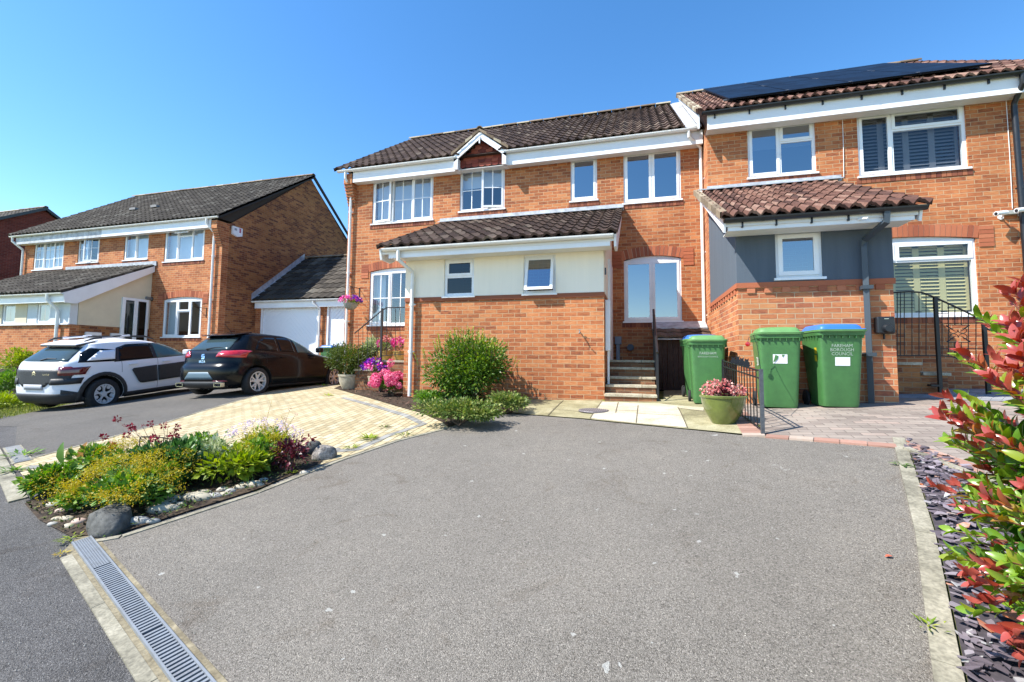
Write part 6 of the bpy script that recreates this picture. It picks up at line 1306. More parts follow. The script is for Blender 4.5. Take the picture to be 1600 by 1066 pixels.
M['lf_privet'] = G_('glossy_leaf', [(0, (.03, .075, .012)), (.5, (.075, .16, .02)), (.8, (.20, .30, .03)), (1, (.38, .44, .06))], .22, .4)
M['lf_cover'] = G_('groundcover_leaf', [(0, (.05, .10, .02)), (.45, (.13, .20, .04)), (.8, (.30, .34, .09)), (1, (.42, .34, .12))])
M['lf_box'] = G_('box_leaf', [(0, (.02, .04, .006)), (.6, (.07, .11, .012)), (1, (.17, .21, .03))])
M['lf_mid'] = G_('mid_green_leaf', [(0, (.05, .13, .02)), (.6, (.14, .27, .035)), (1, (.30, .42, .07))])
M['lf_dk'] = G_('dark_green_leaf', [(0, (.025, .08, .02)), (.6, (.07, .17, .04)), (1, (.17, .29, .09))], .2)
M['lf_lime'] = G_('lime_leaf', [(0, (.12, .20, .01)), (.6, (.26, .34, .02)), (1, (.42, .44, .05))], .3)
M['lf_var'] = G_('variegated_leaf', [(0, (.10, .18, .04)), (.4, (.28, .34, .14)), (1, (.60, .62, .42))], .25)
M['lf_purple'] = G_('purple_leaf', [(0, (.022, .006, .012)), (.5, (.075, .014, .022)), (.85, (.16, .03, .04)), (1, (.34, .18, .22))], .2, .35)
M['fl_yellow'] = G_('yellow_froth', [(0, (.30, .26, .01)), (.5, (.46, .38, .015)), (1, (.52, .34, .03))], .3)
M['fl_red'] = G_('dark_red_petal', [(0, (.10, .003, .012)), (.6, (.22, .006, .025)), (1, (.36, .02, .05))], .25)
M['fl_pink'] = G_('hot_pink_petal', [(0, (.55, .04, .15)), (.5, (.70, .12, .27)), (1, (.78, .34, .42))], .25)
M['fl_magenta'] = G_('magenta_petal', [(0, (.62, .02, .26)), (.6, (.86, .10, .45)), (1, (.90, .40, .62))], .25)
M['fl_violet'] = G_('violet_petal', [(0, (.07, .02, .26)), (.6, (.20, .03, .42)), (1, (.45, .05, .55))], .25)
M['fl_pale'] = G_('pale_lilac_petal', [(0, (.60, .46, .62)), (1, (.85, .76, .84))], .25)
M['fl_coral'] = G_('coral_petal', [(0, (.45, .08, .09)), (.5, (.62, .24, .22)), (1, (.74, .52, .44))], .25)
def bush(label, cat, base, c, R, n, L, W, mat, nb=16, rb=.42, name='shrub', up_=.3, nst=10, group=None, flat=0, fold=.25):
    t = thing(name, label, cat, base, group); P, O = blobs(c, R, nb, n, rb, flat); P[:, 2] = np.maximum(P[:, 2], base[2]+.01)
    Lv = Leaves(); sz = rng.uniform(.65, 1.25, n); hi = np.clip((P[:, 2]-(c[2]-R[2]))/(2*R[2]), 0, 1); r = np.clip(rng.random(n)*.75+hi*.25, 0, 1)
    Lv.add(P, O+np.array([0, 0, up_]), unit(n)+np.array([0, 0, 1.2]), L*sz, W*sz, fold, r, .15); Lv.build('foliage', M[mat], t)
    k = rng.integers(0, n, nst); stems('stem', base, P[k].tolist(), M['stem_d'], t)
    return t, Lv
def flower_at(parent, p, mat, R, n, L, W, name='flower', flatness=1.0, smooth=False):
    u = unit(n); u[:, 2] = np.abs(u[:, 2])*flatness if flatness != 1.0 else u[:, 2]
    Lv = Leaves(); Lv.add(np.array(p)+u*R*rng.uniform(.75, 1, (n, 1)), u+unit(n)*.5, unit(n), L, W, .1); return Lv.build(name, M[mat], parent)

def ball(parent, p, R, n=110):
    u = unit(n); Lv = Leaves(); tg = np.cross(u, unit(n)); Lv.add(np.array(p)+u*R*rng.uniform(.86, 1, (n, 1))-tg*.010, tg+u*.25, u, .028, .026, -.1, np.clip(rng.normal(size=n)*.2+rng.uniform(.25, .75), 0, 1)); return Lv.build('flower_head', M['fl_pink'], parent)
# glossy shrub against the brick porch
sb = hit(728, 618); sb = Vector((-2.72, 7.12, gz(-2.72, 7.12)+.03)); sc = Vector((-2.80, 7.14, sb.z+.56))
t, _ = bush('tall glossy green shrub with lime shoot tips against the brick porch wall', 'shrub', sb, sc, (.86, .50, .62), 12000, .058, .032, 'lf_privet', 54, .40, nst=16, flat=1)
Lv = Leaves(); mbs = MB()
for i in range(64):
    a = rng.uniform(-1, 1); b = rng.uniform(-.8, .8); hgt = rng.uniform(.10, .30)*(1.25-abs(a)*.5); p0 = np.array([sc.x+a*.80, sc.y+b*.40, sc.z+.52*math.sqrt(max(0, 1-a*a*.8-b*b*.3))-.12]); d = np.array([a*.35+rng.normal()*.08, b*.2-.05, 1.]); d /= np.linalg.norm(d)
    p1_ = p0-d*.12; mbs.tube([p1_, p0+d*hgt], [.004, .002], 4); m = int(hgt/.012); f = np.linspace(0, 1, m)[:, None]; u = unit(m); u -= (u@d)[:, None]*d
    Lv.add(p0+d*hgt*f, u*.9+d*.9, d, rng.uniform(.025, .042, m), .018, .2, np.clip(.72+f[:, 0]*.3+rng.normal(size=m)*.08, 0, 1))
Lv.build('shoot', M['lf_privet'], t); mbs.build('twig', M['stem'], t)
# low spreading shrub along the tarmac edge
for i, (px_, rx, hh_, lab) in enumerate((((655, 640), .42, .20, 'low dark green spreading plant beside the white shell ornament'), ((704, 678), .74, .32, 'wide low bushy ground cover with yellowish tips at the edge of the tarmac'), ((782, 654), .42, .26, 'small bushy ground cover at the right end of the planted strip, beside the railing end'))):
    q = hit(*px_); q = Vector((q.x, q.y+.28, gz(q.x, q.y+.28)+.03)); bush(lab, 'ground cover plant', q, q+Vector((0, .05, hh_*.55)), (rx, .42, hh_*.75), (2200, 5200, 2200)[i], .042, .026, 'lf_cover' if i else 'lf_mid', 18, .38, name='ground_cover', nst=8)
# potted box bush, pot
def pot(label, p, prof, mat, grp=None, name='plant_pot', cat='plant pot'):
    t = thing(name, label, cat, p, grp); mb = MB(); mb.lathe(prof, p, 36); mb.build('body', mat, t, smooth=45); top = prof[-1][1] if False else max(z for _, z in prof); r = max(r for r, _ in prof)*.88
    mb = MB(); mb.lathe([(0, top-.025), (r, top-.03)], p, 24); mb.build('soil', M['soil'], t); return t
PT = lambda r, h: [(0, 0), (r*.62, 0), (r*.68, .02), (r*.92, h*.5), (r*.98, h*.85), (r*1.04, h*.87), (r*1.05, h), (r*.95, h), (r*.92, h*.9)]
pp = Vector((-6.42, 9.05, gz(-6.42, 9.05)+.02)); pot('large weathered stone-coloured pot holding the rounded green bush by the black car', pp, PT(.27, .34), plain('stone_pot', (.34, .31, .24), .75, noise=.35, scale=9, bump=.004))
bush('dense rounded olive-green bush growing in the large stone-coloured pot', 'potted bush', pp+Vector((0, 0, .30)), pp+Vector((-.02, 0, .68)), (.60, .52, .46), 7500, .042, .024, 'lf_box', 40, .42, flat=1, name='potted_bush')
q = Vector((-5.95, 9.2, gz(-5.95, 9.2))); t, _ = bush('loose pale-leaved climbing plant behind the potted bush, beside the white drainpipe', 'climber', q, q+Vector((-.02, .1, .85)), (.44, .25, .52), 1500, .07, .042, 'lf_var', 16, .38, name='climbing_plant', nst=12)
# flower pots on the landing and the ground
q = at(586, 600, 8.45); q.z = at(586, 600, 8.45).z; pv = Vector((q.x, 8.45, at(590, 604, 8.45).z)); t = pot('small grey pot of purple flowers standing at the foot of the iron railing', pv, PT(.15, .22), M['stone'])
def flowering(label, c, R, nl, lm, fls, name='flowering_plant', fr=.035, L=.03, cat='flowering plant', nf=14):
    base = Vector(c)-Vector((0, 0, R[2]*.7)); t, _ = bush(label, cat, base, c, R, nl, L, L*.5, lm, 9, .42, name=name, nst=5)
    for mat, n in fls:
        for i in range(n):
            u = unit(1)[0]; u[2] = abs(u[2]); u[1] = -abs(u[1]) if random.random() < .7 else u[1]; p = np.array(c)+u*np.array(R)*rng.uniform(.8, 1.08); flower_at(t, p, mat, fr*.5, nf, fr*.8, fr*.62)
    return t
flowering('purple and magenta flowers filling the small grey pot at the foot of the railing', pv+Vector((0, 0, .38)), (.27, .2, .20), 500, 'lf_dk', (('fl_violet', 16), ('fl_magenta', 7)), fr=.065)
M['ochre_pot'] = plain('ochre_pot', (.42, .28, .07), .6, noise=.2, scale=10)
for x, lab, fm in ((600, 'ochre pot of pale pink flowers on the landing beside the railing post', (('fl_coral', 14), ('fl_magenta', 5))), (623, 'ochre pot of deep pink flowers on the landing, touching the porch pillar', (('fl_magenta', 17), ('fl_pink', 5)))):
    q = at(x, 561, 8.78); q = Vector((q.x, 8.85, lz+.002)); pot(lab.replace('of', 'holding', 1), q, PT(.16, .20), M['ochre_pot'], name='plant_pot'); flowering(lab.replace('ochre pot of ', '').replace(' on the landing', ' growing in the ochre pot'), q+Vector((0, 0, .34)), (.21, .17, .16), 320, 'lf_mid', fm, fr=.06)
# hanging basket
q = at(548, 474, 9.82); t = thing('hanging_basket', 'hanging basket overflowing with pink and violet flowers on the left wall bracket', 'hanging basket', q); mb = MB(); mb.lathe([(0, -.17), (.08, -.165), (.15, -.10), (.185, 0), (.17, 0), (.13, -.08), (0, -.13)], q, 26); mb.build('bowl', plain('grey_basket', (.28, .28, .24), .8, noise=.3, scale=20), t, smooth=45)
mb = MB(); tp = Vector((BQ.x, vA-.40, BQ.z-.02))
for k in range(3): an = k*2.1; mb.tube([q+Vector((math.cos(an)*.17, math.sin(an)*.17, 0)), tp], .004, 4)
mb.build('chain', M['iron'], t); c = np.array(q)+[0, 0, .06]
P, O = blobs(c, (.27, .22, .13), 9, 500, .5, 1); Lv = Leaves(); Lv.add(P, O, unit(500)+[0, 0, 1], .035, .02); Lv.build('foliage', M['lf_mid'], t)
for i in range(60):
    u = unit(1)[0]; u[2] = abs(u[2])*.8; p = c+u*np.array([.29, .23, .15]); m_ = 'fl_violet' if u[0] > .15 and random.random() < .75 else 'fl_magenta'; flower_at(t, p, m_, .022, 9, .042, .032)
# hydrangea
q = Vector((-4.72, 7.95, gz(-4.72, 7.95)+.03)); t, _ = bush('pink hydrangea in full bloom at the foot of the porch pillar', 'hydrangea', q, q+Vector((0, .05, .24)), (.44, .32, .24), 700, .075, .05, 'lf_mid', 10, .42, name='hydrangea', nst=12)
for i in range(50):
    u = unit(1)[0]; u[2] = abs(u[2])*.95; u[1] = -abs(u[1]) if random.random() < .8 else u[1]; p = np.array(q)+[0, .02, .20]+u*np.array([.44, .34, .26])*rng.uniform(.85, 1.05)
    ball(t, p, rng.uniform(.052, .072))
ball(t, np.array(q)+[.02, -.05, .64], .068); stems('stem', q, [q+Vector((.02, -.05, .62))], M['stem'], t)
q = hit(611, 622); flowering('small bushy sedum with dull pink buds in front of the hydrangea', Vector((q.x, q.y+.1, gz(q.x, q.y)+.13)), (.24, .16, .13), 700, 'lf_cover', (('fl_coral', 18),), fr=.022, L=.024, name='sedum')
q = hit(663, 617); t = thing('shell_ornament', 'white shell-shaped stone ornament lying at the foot of the shrub', 'ornament', q+Vector((0, 0, .05))); mb = MB(); n = 13
for i in range(n):
    a0, a1 = math.pi*i/n, math.pi*(i+1)/n; r0 = .20+.012*(i % 2); P = lambda a, r, h: (q.x+math.cos(a)*r, q.y+.1+math.sin(a)*r*.35, q.z+.05+math.sin(a)*r*.55+h); mb.add([P(a0, .02, .05), P(a0, r0, .02), P(a1, r0, .035), P(a1, .02, .05), P(a0, .02, .0), P(a0, r0, -.0), P(a1, r0, .0), P(a1, .02, .0)], [(0, 1, 2, 3), (4, 7, 6, 5), (1, 5, 6, 2)])
mb.lathe([(0, -.05), (.07, -.04), (.10, 0), (.07, .05), (0, .07)], (q.x-.02, q.y+.05, q.z+.14), 18); mb.build('shell', plain('white_stone', (.68, .66, .60), .7, noise=.12), t)
# begonias in the bowl
t, _ = bush('low bronze-leaved bedding plant filling the olive-green bowl', 'bedding plant', BOWL, BOWL+Vector((0, 0, .06)), (.20, .18, .10), 320, .04, .03, 'lf_purple', 8, .5, name='begonia', nst=4)
for i in range(46):
    u = unit(1)[0]; u[2] = abs(u[2]); p = np.array(BOWL)+[0, 0, .06]+u*np.array([.215, .18, .15]); flower_at(t, p, 'fl_coral', .02, 9, .034, .026)
# soil litter (bark) in the house bed: uncountable
Lv = Leaves(); P = []
while len(P) < 2600:
    u, v = rng.uniform(-7.2, -1.9), rng.uniform(5.6, 9.5)
    pl = hit  # keep inside the planted strip
    if v < 7.75-1.0*min(1, max(0, (-u-2)/1)) - .55*0 and u < -3.4 and v < 7.0: continue
    P.append((u, v, gz(u, v)+.036))
P = np.array(P); poly_ = yi[::-1]+[(-7.4, 10.2), (-4.35, 10.2), (-4.3, 7.75), (-2.3, 7.75)]+H((815, 628), (800, 647), (745, 655))
def inside(x, y, poly):
    c = False; j = len(poly)-1
    for i in range(len(poly)):
        (xi, yi_), (xj, yj) = poly[i], poly[j]
        if (yi_ > y) != (yj > y) and x < (xj-xi)*(y-yi_)/(yj-yi_)+xi: c = not c
        j = i
    return c
P = np.array([p for p in P if inside(p[0], p[1], poly_)]); n = len(P); d = unit(n); d[:, 2] *= .25
Lv.add(P, d, unit(n)*.5+[0, 0, 1], rng.uniform(.03, .07, n), rng.uniform(.012, .03, n), .1, None, 0); tag(Lv.build('bark_mulch', attr_mat('bark_chip', [(0, (.05, .025, .018)), (.6, (.13, .06, .045)), (1, (.26, .15, .11))], .9)), 'brown bark mulch covering the bed along the house fronts', 'mulch', kind='stuff')

# ---- triangular flower bed beside the drive
fb_poly = H((38, 790), (110, 742), (250, 715), (400, 700), (475, 700), (512, 712), (500, 727), (400, 768), (290, 803), (188, 836), (110, 842), (60, 815))
def bed(px_): q = hit(*px_); return Vector((q.x, q.y, gz(q.x, q.y)+.04))
def froth(label, px_, R, n):      # lady's mantle: round lobed leaves under a froth of yellow flowers
    q = bed(px_); t, _ = bush(label, 'flowering plant', q, q+Vector((0, 0, R[2]*.5)), (R[0], R[1], R[2]*.8), n//4, .055, .045, 'lf_mid', 12, .45, name='yellow_flowering_plant', nst=10)
    nb = 34; Lv = Leaves(); k = rng.integers(0, nb, n); u0 = unit(nb); u0[:, 2] = np.abs(u0[:, 2]); cs = np.array(q)+[0, 0, R[2]*.55]+u0*np.array(R)*rng.uniform(.8, 1.1, (nb, 1)); P = cs[k]+rng.normal(size=(n, 3))*[.045, .045, .022]; P[:, 2] = np.maximum(P[:, 2], q.z+.02)
    Lv.add(P, unit(n), unit(n), rng.uniform(.008, .016, n), rng.uniform(.008, .014, n), .1); Lv.build('flower', M['fl_yellow'], t)
froth('sprawling yellow-flowered plant spilling over the dark boulder', (190, 800), (.42, .30, .26), 3600); froth('yellow-flowered plant in the middle of the bed below the dark red flowers', (250, 778), (.30, .26, .24), 2600)
froth('yellow-flowered plant behind the boulder plant, near the left edge of the yellow paving', (205, 757), (.36, .3, .26), 2600); froth('small yellow-flowered plant straggling over the road at the left tip of the bed', (72, 778), (.20, .16, .13), 800)
froth('sparse yellow-flowered plant between the leafy clump and the purple one', (405, 738), (.22, .22, .27), 1500); froth('pebble-edge tuft of yellow flowers on the left of the boulder', (110, 800), (.18, .15, .12), 700)
for px_, R, L, mt, n, lab in (((85, 775), (.25, .20, .17), .062, 'lf_mid', 700, 'bright green leafy clump at the left end of the bed'), ((140, 745), (.28, .24, .20), .06, 'lf_mid', 700, 'bright green leafy plant beside the tall bronze-edged leaves'),
    ((262, 760), (.38, .32, .30), .075, 'lf_dk', 1100, 'dark green dahlia-like plant carrying dark red flowers'), ((330, 745), (.34, .30, .28), .05, 'lf_var', 800, 'pale variegated bushy plant in the middle of the bed'), ((372, 752), (.32, .28, .20), .065, 'lf_lime', 700, 'broad-leaved green clump along the pebble edge'),
    ((395, 730), (.24, .22, .22), .05, 'lf_lime', 420, 'lime green leafy plant behind the broad-leaved clump'), ((310, 722), (.28, .24, .20), .055, 'lf_mid', 650, 'light green leafy plant at the back of the bed by the yellow paving'), ((452, 738), (.22, .18, .22), .045, 'lf_purple', 380, 'dark purple-leaved plant near the right end of the bed'), ((425, 722), (.24, .2, .22), .045, 'lf_lime', 350, 'yellow-green plant between the lilac flowers and the purple plant')):
    q = bed(px_); t, _ = bush(lab, 'plant', q, q+Vector((0, 0, R[2]*.6)), R, n, L, L*.72, mt, 12, .45, name='leafy_plant', nst=10)
    if 'dahlia' in lab: DAH = (t, q)
    if 'purple' in lab: HEU = (t, q)
t, q = DAH; pts = []
for (x, y) in ((162, 683), (198, 680), (176, 697), (208, 671), (183, 655), (222, 665), (226, 684), (232, 695), (240, 685), (247, 683), (249, 694), (274, 683), (270, 680), (173, 695), (189, 696), (194, 665), (205, 667), (236, 662), (262, 668), (277, 668), (255, 664), (262, 680)):
    p = at(x, y, q.y+rng.uniform(-.25, .3)); big_ = rng.random() < .6; pts.append(p); flower_at(t, p, 'fl_red', .020 if big_ else .010, 26 if big_ else 9, .030 if big_ else .014, .018 if big_ else .012, name='flower')
stems('flower_stem', q+Vector((0, 0, .1)), pts, plain('red_stem', (.10, .05, .03), .6), t, .004)
t, q = HEU; pts = [at(x, y, q.y+rng.uniform(-.1, .3)) for x, y in ((447, 655), (453, 640), (458, 668), (443, 668), (462, 648), (438, 672), (470, 690), (480, 688))]; stems('flower_stem', q, pts, M['stem'], t, .0025)
for p in pts: flower_at(t, p, 'fl_coral', .012, 6, .014, .01)
flower_at(t, at(484, 687, q.y+.1), 'fl_red', .03, 14, .06, .03, 'leaf_tuft')
q = bed((412, 712)); t, _ = bush('pale lilac-flowered plant at the back of the bed against the yellow paving', 'flowering plant', q, q+Vector((0, 0, .14)), (.42, .22, .18), 500, .04, .02, 'lf_mid', 10, .45, name='lilac_flowering_plant')
for i in range(70): u = unit(1)[0]; u[2] = abs(u[2]); flower_at(t, np.array(q)+[0, 0, .17]+u*np.array([.48, .25, .19]), 'fl_pale', .014, 7, .022, .016)
q = bed((425, 725)); t = thing('seed_stems', 'tall wispy seed stems rising above the right part of the bed', 'grass stems', q); mb = MB(); Lv = Leaves()
for (x, y) in ((381, 652), (390, 650), (407, 640), (412, 646), (424, 620), (426, 660), (432, 650), (440, 643), (444, 652), (452, 656), (459, 645), (464, 665), (470, 660)):
    a = q+Vector((rng.uniform(-.35, .35), rng.uniform(-.1, .2), 0)); b = at(x, y+8, q.y+.05); mb.tube([a, a.lerp(b, .5)+Vector((.01, 0, .02)), b], [.003, .0022, .0012], 4)
    m = 14; f = rng.uniform(.6, 1, m)[:, None]; Lv.add(np.array(a)*(1-f)+np.array(b)*f+rng.normal(size=(m, 3))*.008, unit(m), unit(m), .012, .008, .1)
mb.build('stem', plain('dry_stem', (.32, .22, .12), .8), t); Lv.build('seed_head', M['fl_yellow'], t)
q = bed((118, 748)); t = thing('broad_leaved_plant', 'upright plant with large green and orange paddle leaves near the left end of the bed', 'plant', q); Lv = Leaves()
for (dx, dy, L, r) in ((-.10, -.05, .24, .1), (.06, 0, .24, .8), (-.02, .1, .22, .3), (.14, .08, .20, .85), (-.16, .05, .18, .5)): Lv.add([np.array(q)+[dx, dy, .10]], [[dx*2.2, dy, 1.0]], [[0, -1, .2]], L, .11, .2, r, .1, seg=2)
Lv.build('leaf', attr_mat('paddle_leaf', [(0, (.05, .16, .02)), (.6, (.20, .16, .03)), (1, (.40, .13, .03))], .4, trans=.2), t, smooth=True)
q = bed((262, 752)); t = thing('plant_support', 'thin black wire frame holding up the dark red flowers', 'plant support', q); mb = MB(); a, b, c, d_ = [at(x, y, q.y+dy) for x, y, dy in ((219, 683, -.15), (256, 684, .05), (270, 687, .2), (236, 682, .3))]
mb.tube([a, b, c, d_, a], .005, 5); [mb.tube([p, (p.x, p.y, q.z-.05)], .005, 5) for p in (a, b, c)]; mb.build('wire', M['iron'], t)
# soil crumbs and creeping growth over the bed
P = []
while len(P) < 2600:
    x = rng.uniform(min(p[0] for p in fb_poly), max(p[0] for p in fb_poly)); y = rng.uniform(min(p[1] for p in fb_poly), max(p[1] for p in fb_poly))
    if inside(x, y, fb_poly): P.append((x, y, gz(x, y)+.04))
P = np.array(P); n = len(P); Lv = Leaves(); d = unit(n); d[:, 2] = np.abs(d[:, 2])*.7; Lv.add(P, d, unit(n)*.5+[0, 0, 1], rng.uniform(.015, .05, n), rng.uniform(.01, .025, n), .15); tag(Lv.build('creeping_growth', attr_mat('creeping_leaf', [(0, (.03, .022, .015)), (.45, (.06, .05, .02)), (.6, (.05, .10, .02)), (1, (.17, .22, .05))], .8)), 'creeping leaves and soil crumbs between the plants of the bed', 'ground cover', kind='stuff')

# ---- stones
def stone(name, label, cat, c, R, mat, seed, rot=0, amp=.18, sub=3, group=None, ang=None):
    bm = bmesh.new(); bmesh.ops.create_icosphere(bm, subdivisions=sub, radius=1); rs = np.random.default_rng(seed); K = rs.normal(size=(7, 3))*1.6; ph = rs.uniform(0, 6, 7)
    for v in bm.verts:
        n_ = v.co.normalized(); f = 1+amp*sum(math.sin(K[i].dot(np.array(n_))+ph[i]) for i in range(7))/3.2
        if ang: 
            for a in ang: f = min(f, a[3]/max(.05, n_.dot(Vector(a[:3]).normalized()))) if n_.dot(Vector(a[:3]).normalized()) > .2 else f
        v.co = Vector((n_.x*f*R[0], n_.y*f*R[1], n_.z*f*R[2])); v.co.rotate(Matrix.Rotation(rot, 3, 'Z'))
    me = bpy.data.meshes.new(name); bm.to_mesh(me); bm.free(); me.materials.append(mat); me.polygons.foreach_set('use_smooth', [True]*len(me.polygons))
    if ang:
        try: me.set_sharp_from_angle(angle=rad(30))
        except Exception: pass
    o = bpy.data.objects.new(name, me); C.objects.link(o); o.location = c; return tag(o, label, cat, group)
M['boulder'] = plain('dark_boulder', (.085, .085, .078), .9, noise=.55, scale=14, bump=.02); M['rock2'] = slab_mat('grey_rock', (.10, .09, .08), (.22, .20, .18), (.40, .38, .35), 7, .6)
q = hit(146, 838); stone('boulder', 'large dark rough boulder at the end of the metal drain', 'boulder', q+Vector((.0, .10, .075)), (.245, .145, .14), M['boulder'], 5, -.2, .30, 4, ang=((.3, -1, .5, .74), (-1, -.3, .3, .72), (.3, .2, 1, .66), (-.4, -1, .1, .74), (1, -.6, .5, .78), (-.6, -.3, 1, .72)))
q = hit(497, 722); stone('rock', 'angular grey rock at the right tip of the flower bed', 'rock', q+Vector((0, .08, .06)), (.14, .10, .12), M['rock2'], 9, .4, .15, 3, ang=((.5, -1, .3, .75), (-.6, -.4, .6, .7), (.2, 0, 1, .8)))
q = hit(476, 716); stone('rock', 'dark rock between the purple plant and the angular grey rock', 'rock', q+Vector((0, .12, .06)), (.09, .08, .12), M['boulder'], 12, .1, .2, 3)
PC = {'cream': (.37, .33, .24), 'pale grey': (.32, .31, .28), 'buff': (.38, .29, .19), 'white': (.40, .37, .30), 'pinkish': (.44, .32, .26)}
for k_, c_ in PC.items(): M['pb_'+k_] = plain('pebble_'+k_.replace(' ', '_'), c_, .7, noise=.12, scale=20)
edge = [((208, 818), .075, 'pale grey', 'flat'), ((233, 816), .05, 'pale grey', 'small'), ((238, 801), .045, 'white', 'upright'), ((231, 795), .05, 'buff', 'egg-shaped'), ((249, 799), .085, 'cream', 'long'), ((248, 789), .06, 'white', 'narrow'), ((262, 785), .05, 'cream', 'small'), ((276, 790), .055, 'cream', 'round'), ((286, 781), .05, 'buff', 'small'), ((268, 780), .06, 'white', 'flat'), ((302, 780), .095, 'cream', 'long'), ((313, 771), .06, 'cream', 'flat'), ((330, 776), .065, 'pale grey', 'smooth'), ((343, 766), .055, 'white', 'small'), ((356, 768), .05, 'pale grey', 'round'), ((346, 773), .05, 'cream', 'narrow'), ((372, 762), .06, 'cream', 'pointed'), ((376, 757), .05, 'white', 'small'), ((393, 758), .07, 'cream', 'long'), ((408, 750), .05, 'pale grey', 'round'),
    ((88, 800), .055, 'pinkish', 'round'), ((75, 790), .06, 'white', 'round'), ((97, 812), .05, 'cream', 'flat'), ((108, 795), .06, 'white', 'long'), ((116, 817), .06, 'pinkish', 'round'), ((82, 812), .045, 'cream', 'small'), ((100, 824), .05, 'cream', 'round'), ((75, 820), .04, 'pale grey', 'small'), ((472, 738), .045, 'white', 'small')]
for i, ((x, y), R_, col, ty) in enumerate(edge):
    q = hit(x, y); side = 'rightwards from the dark boulder' if i < 20 else 'leftwards from the boulder at the left tip' if i < 28 else 'right of the purple plant'
    ORD = 'first second third fourth fifth sixth seventh eighth ninth tenth eleventh twelfth thirteenth fourteenth fifteenth sixteenth seventeenth eighteenth nineteenth twentieth'.split(); nb_ = f', {ORD[i]} ' if i < 20 else f', {ORD[i-20]} ' if i < 28 else ' '
    ex = 1.0 if ty in ('round', 'small', 'upright') else 1.45 if ty == 'long' else 1.2
    stone('pebble', f'{ty} {col} edging pebble{nb_}{side}', 'pebble', hit(x, y+5)+Vector((0, .03, R_*.24+.008)), (R_*ex*.95, R_*.62, R_*.50), M['pb_'+col], i+40, rng.uniform(.1, .6), .07, 3, 'pebbles edging the flower bed')
# ---- weeds
def weed(label, px_, n, L, mat='lf_lime', spread=.05, off=.02):
    q = hit(*px_); q = Vector((q.x, q.y, gz(q.x, q.y)+off)); Lv = Leaves(); a = rng.uniform(0, 2*math.pi, n); D = np.stack([np.cos(a), np.sin(a), rng.uniform(.15, 1.0, n)], 1); P = np.array(q)+np.stack([np.cos(a), np.sin(a), 0*a], 1)*rng.uniform(0, spread, (n, 1)); Lv.add(P, D, [0, 0, 1], rng.uniform(.6, 1.1, n)*L, rng.uniform(.2, .3, n)*L, .15, None, .2); tag(Lv.build('weed', M[mat]), label, 'weed')
for args in (('small bright green weed rosette on the tarmac by the right-hand kerb', (1452, 985), 14, .05), ('tuft of grass at the top end of the right-hand kerb', (1412, 731), 30, .06, 'lf_mid'), ('grassy weed in the yellow paving near the large stone-coloured pot', (505, 604), 26, .10, 'lf_mid', .12), ('weed in the joint of the yellow paving in front of the pot', (512, 620), 18, .10, 'lf_lime', .10),
    ('leafy weed at the tarmac edge of the yellow paving, left of its corner', (578, 688), 34, .11, 'lf_lime', .08), ('small weed in the grey border blocks of the yellow paving', (601, 670), 22, .07, 'lf_box', .06), ('flat weed in the border near the low ground cover', (632, 683), 24, .07, 'lf_cover', .10), ('weed clump growing beside the angular grey rock', (548, 702), 24, .08, 'lf_lime', .06),
    ('weed tuft at the road edge below the grey drain cover', (24, 738), 30, .10, 'lf_mid', .10), ('grassy weed by the drain cover next to the neighbouring drive', (38, 712), 34, .12, 'lf_mid', .16), ('small weed at the foot of the dark boulder', (172, 838), 40, .045, 'lf_mid', .05), ('yellowish moss tuft at the end of the metal drain', (96, 870), 30, .03, 'fl_yellow', .03),
    ('yellow-green weed below the purple plant at the tarmac edge', (455, 742), 30, .05, 'lf_lime', .05), ('weed at the left end of the roadside kerb by the boulder', (110, 846), 40, .05, 'lf_lime', .07), ('tiny weed beside the lowest stone step', (943, 628), 12, .05, 'lf_lime', .03), ('weed between the pebbles and the tarmac, middle of the bed edge', (291, 795), 40, .04, 'lf_mid', .10)): weed(*args)
# fallen red leaf on the tarmac
M['photinia_l'] = plain('orange_red_leaf', (.45, .10, .05), .5)
q = hit(1383, 875); Lv = Leaves(); Lv.add([np.array(q)+[0, 0, .016]], [[1, .2, .1]], [[0, 0, 1]], .04, .024, .3, .98, 0, seg=2)
tag(Lv.build('fallen_leaf', M['photinia_l'], smooth=True), 'single fallen orange-red leaf lying on the tarmac drive', 'leaf')

# ---- left bank: grass and yellow-green bushes
gp_ = [(-11.7, 5.35), (-12.5, 6.3), (-13.6, 7.9), (-14.3, 9.5), (-17.0, 9.45), (-22, 9.4), (-22, 5.5)]
P = []
while len(P) < 14000:
    x, y = rng.uniform(-19.5, -11.6), rng.uniform(5.3, 9.4)
    if inside(x, y, gp_): P.append((x, y, gz(x, y)))
P = np.array(P); n = len(P); D = rng.normal(size=(n, 3))*.35+[0, 0, 1]; Lv = Leaves(); Lv.add(P, D, unit(n), rng.uniform(.04, .12, n), .012, .1, None, .2)
tag(Lv.build('grass', attr_mat('grass_blade', [(0, (.06, .09, .01)), (.5, (.15, .19, .03)), (1, (.38, .36, .12))], .7, trans=.3)), 'dry yellowish grass bank left of the white crossover', 'grass', kind='stuff')
for px_, v, R, n, mt, lab in (((36, 568), 8.6, (.62, .5, .55), 2600, 'lf_lime', 'bright yellow-green bush behind the white crossover'), ((12, 600), 8.0, (.9, .6, .6), 2600, 'lf_mid', 'green bush at the left picture edge'), ((10, 630), 7.3, (.8, .6, .35), 2200, 'lf_lime', 'low yellowish growth on the bank at the left picture edge')):
    q = at(*px_, v); bush(lab, 'bush', Vector((q.x, v, gz(q.x, v))), q, R, n, .07, .04, mt, 20, .4, name='bush')

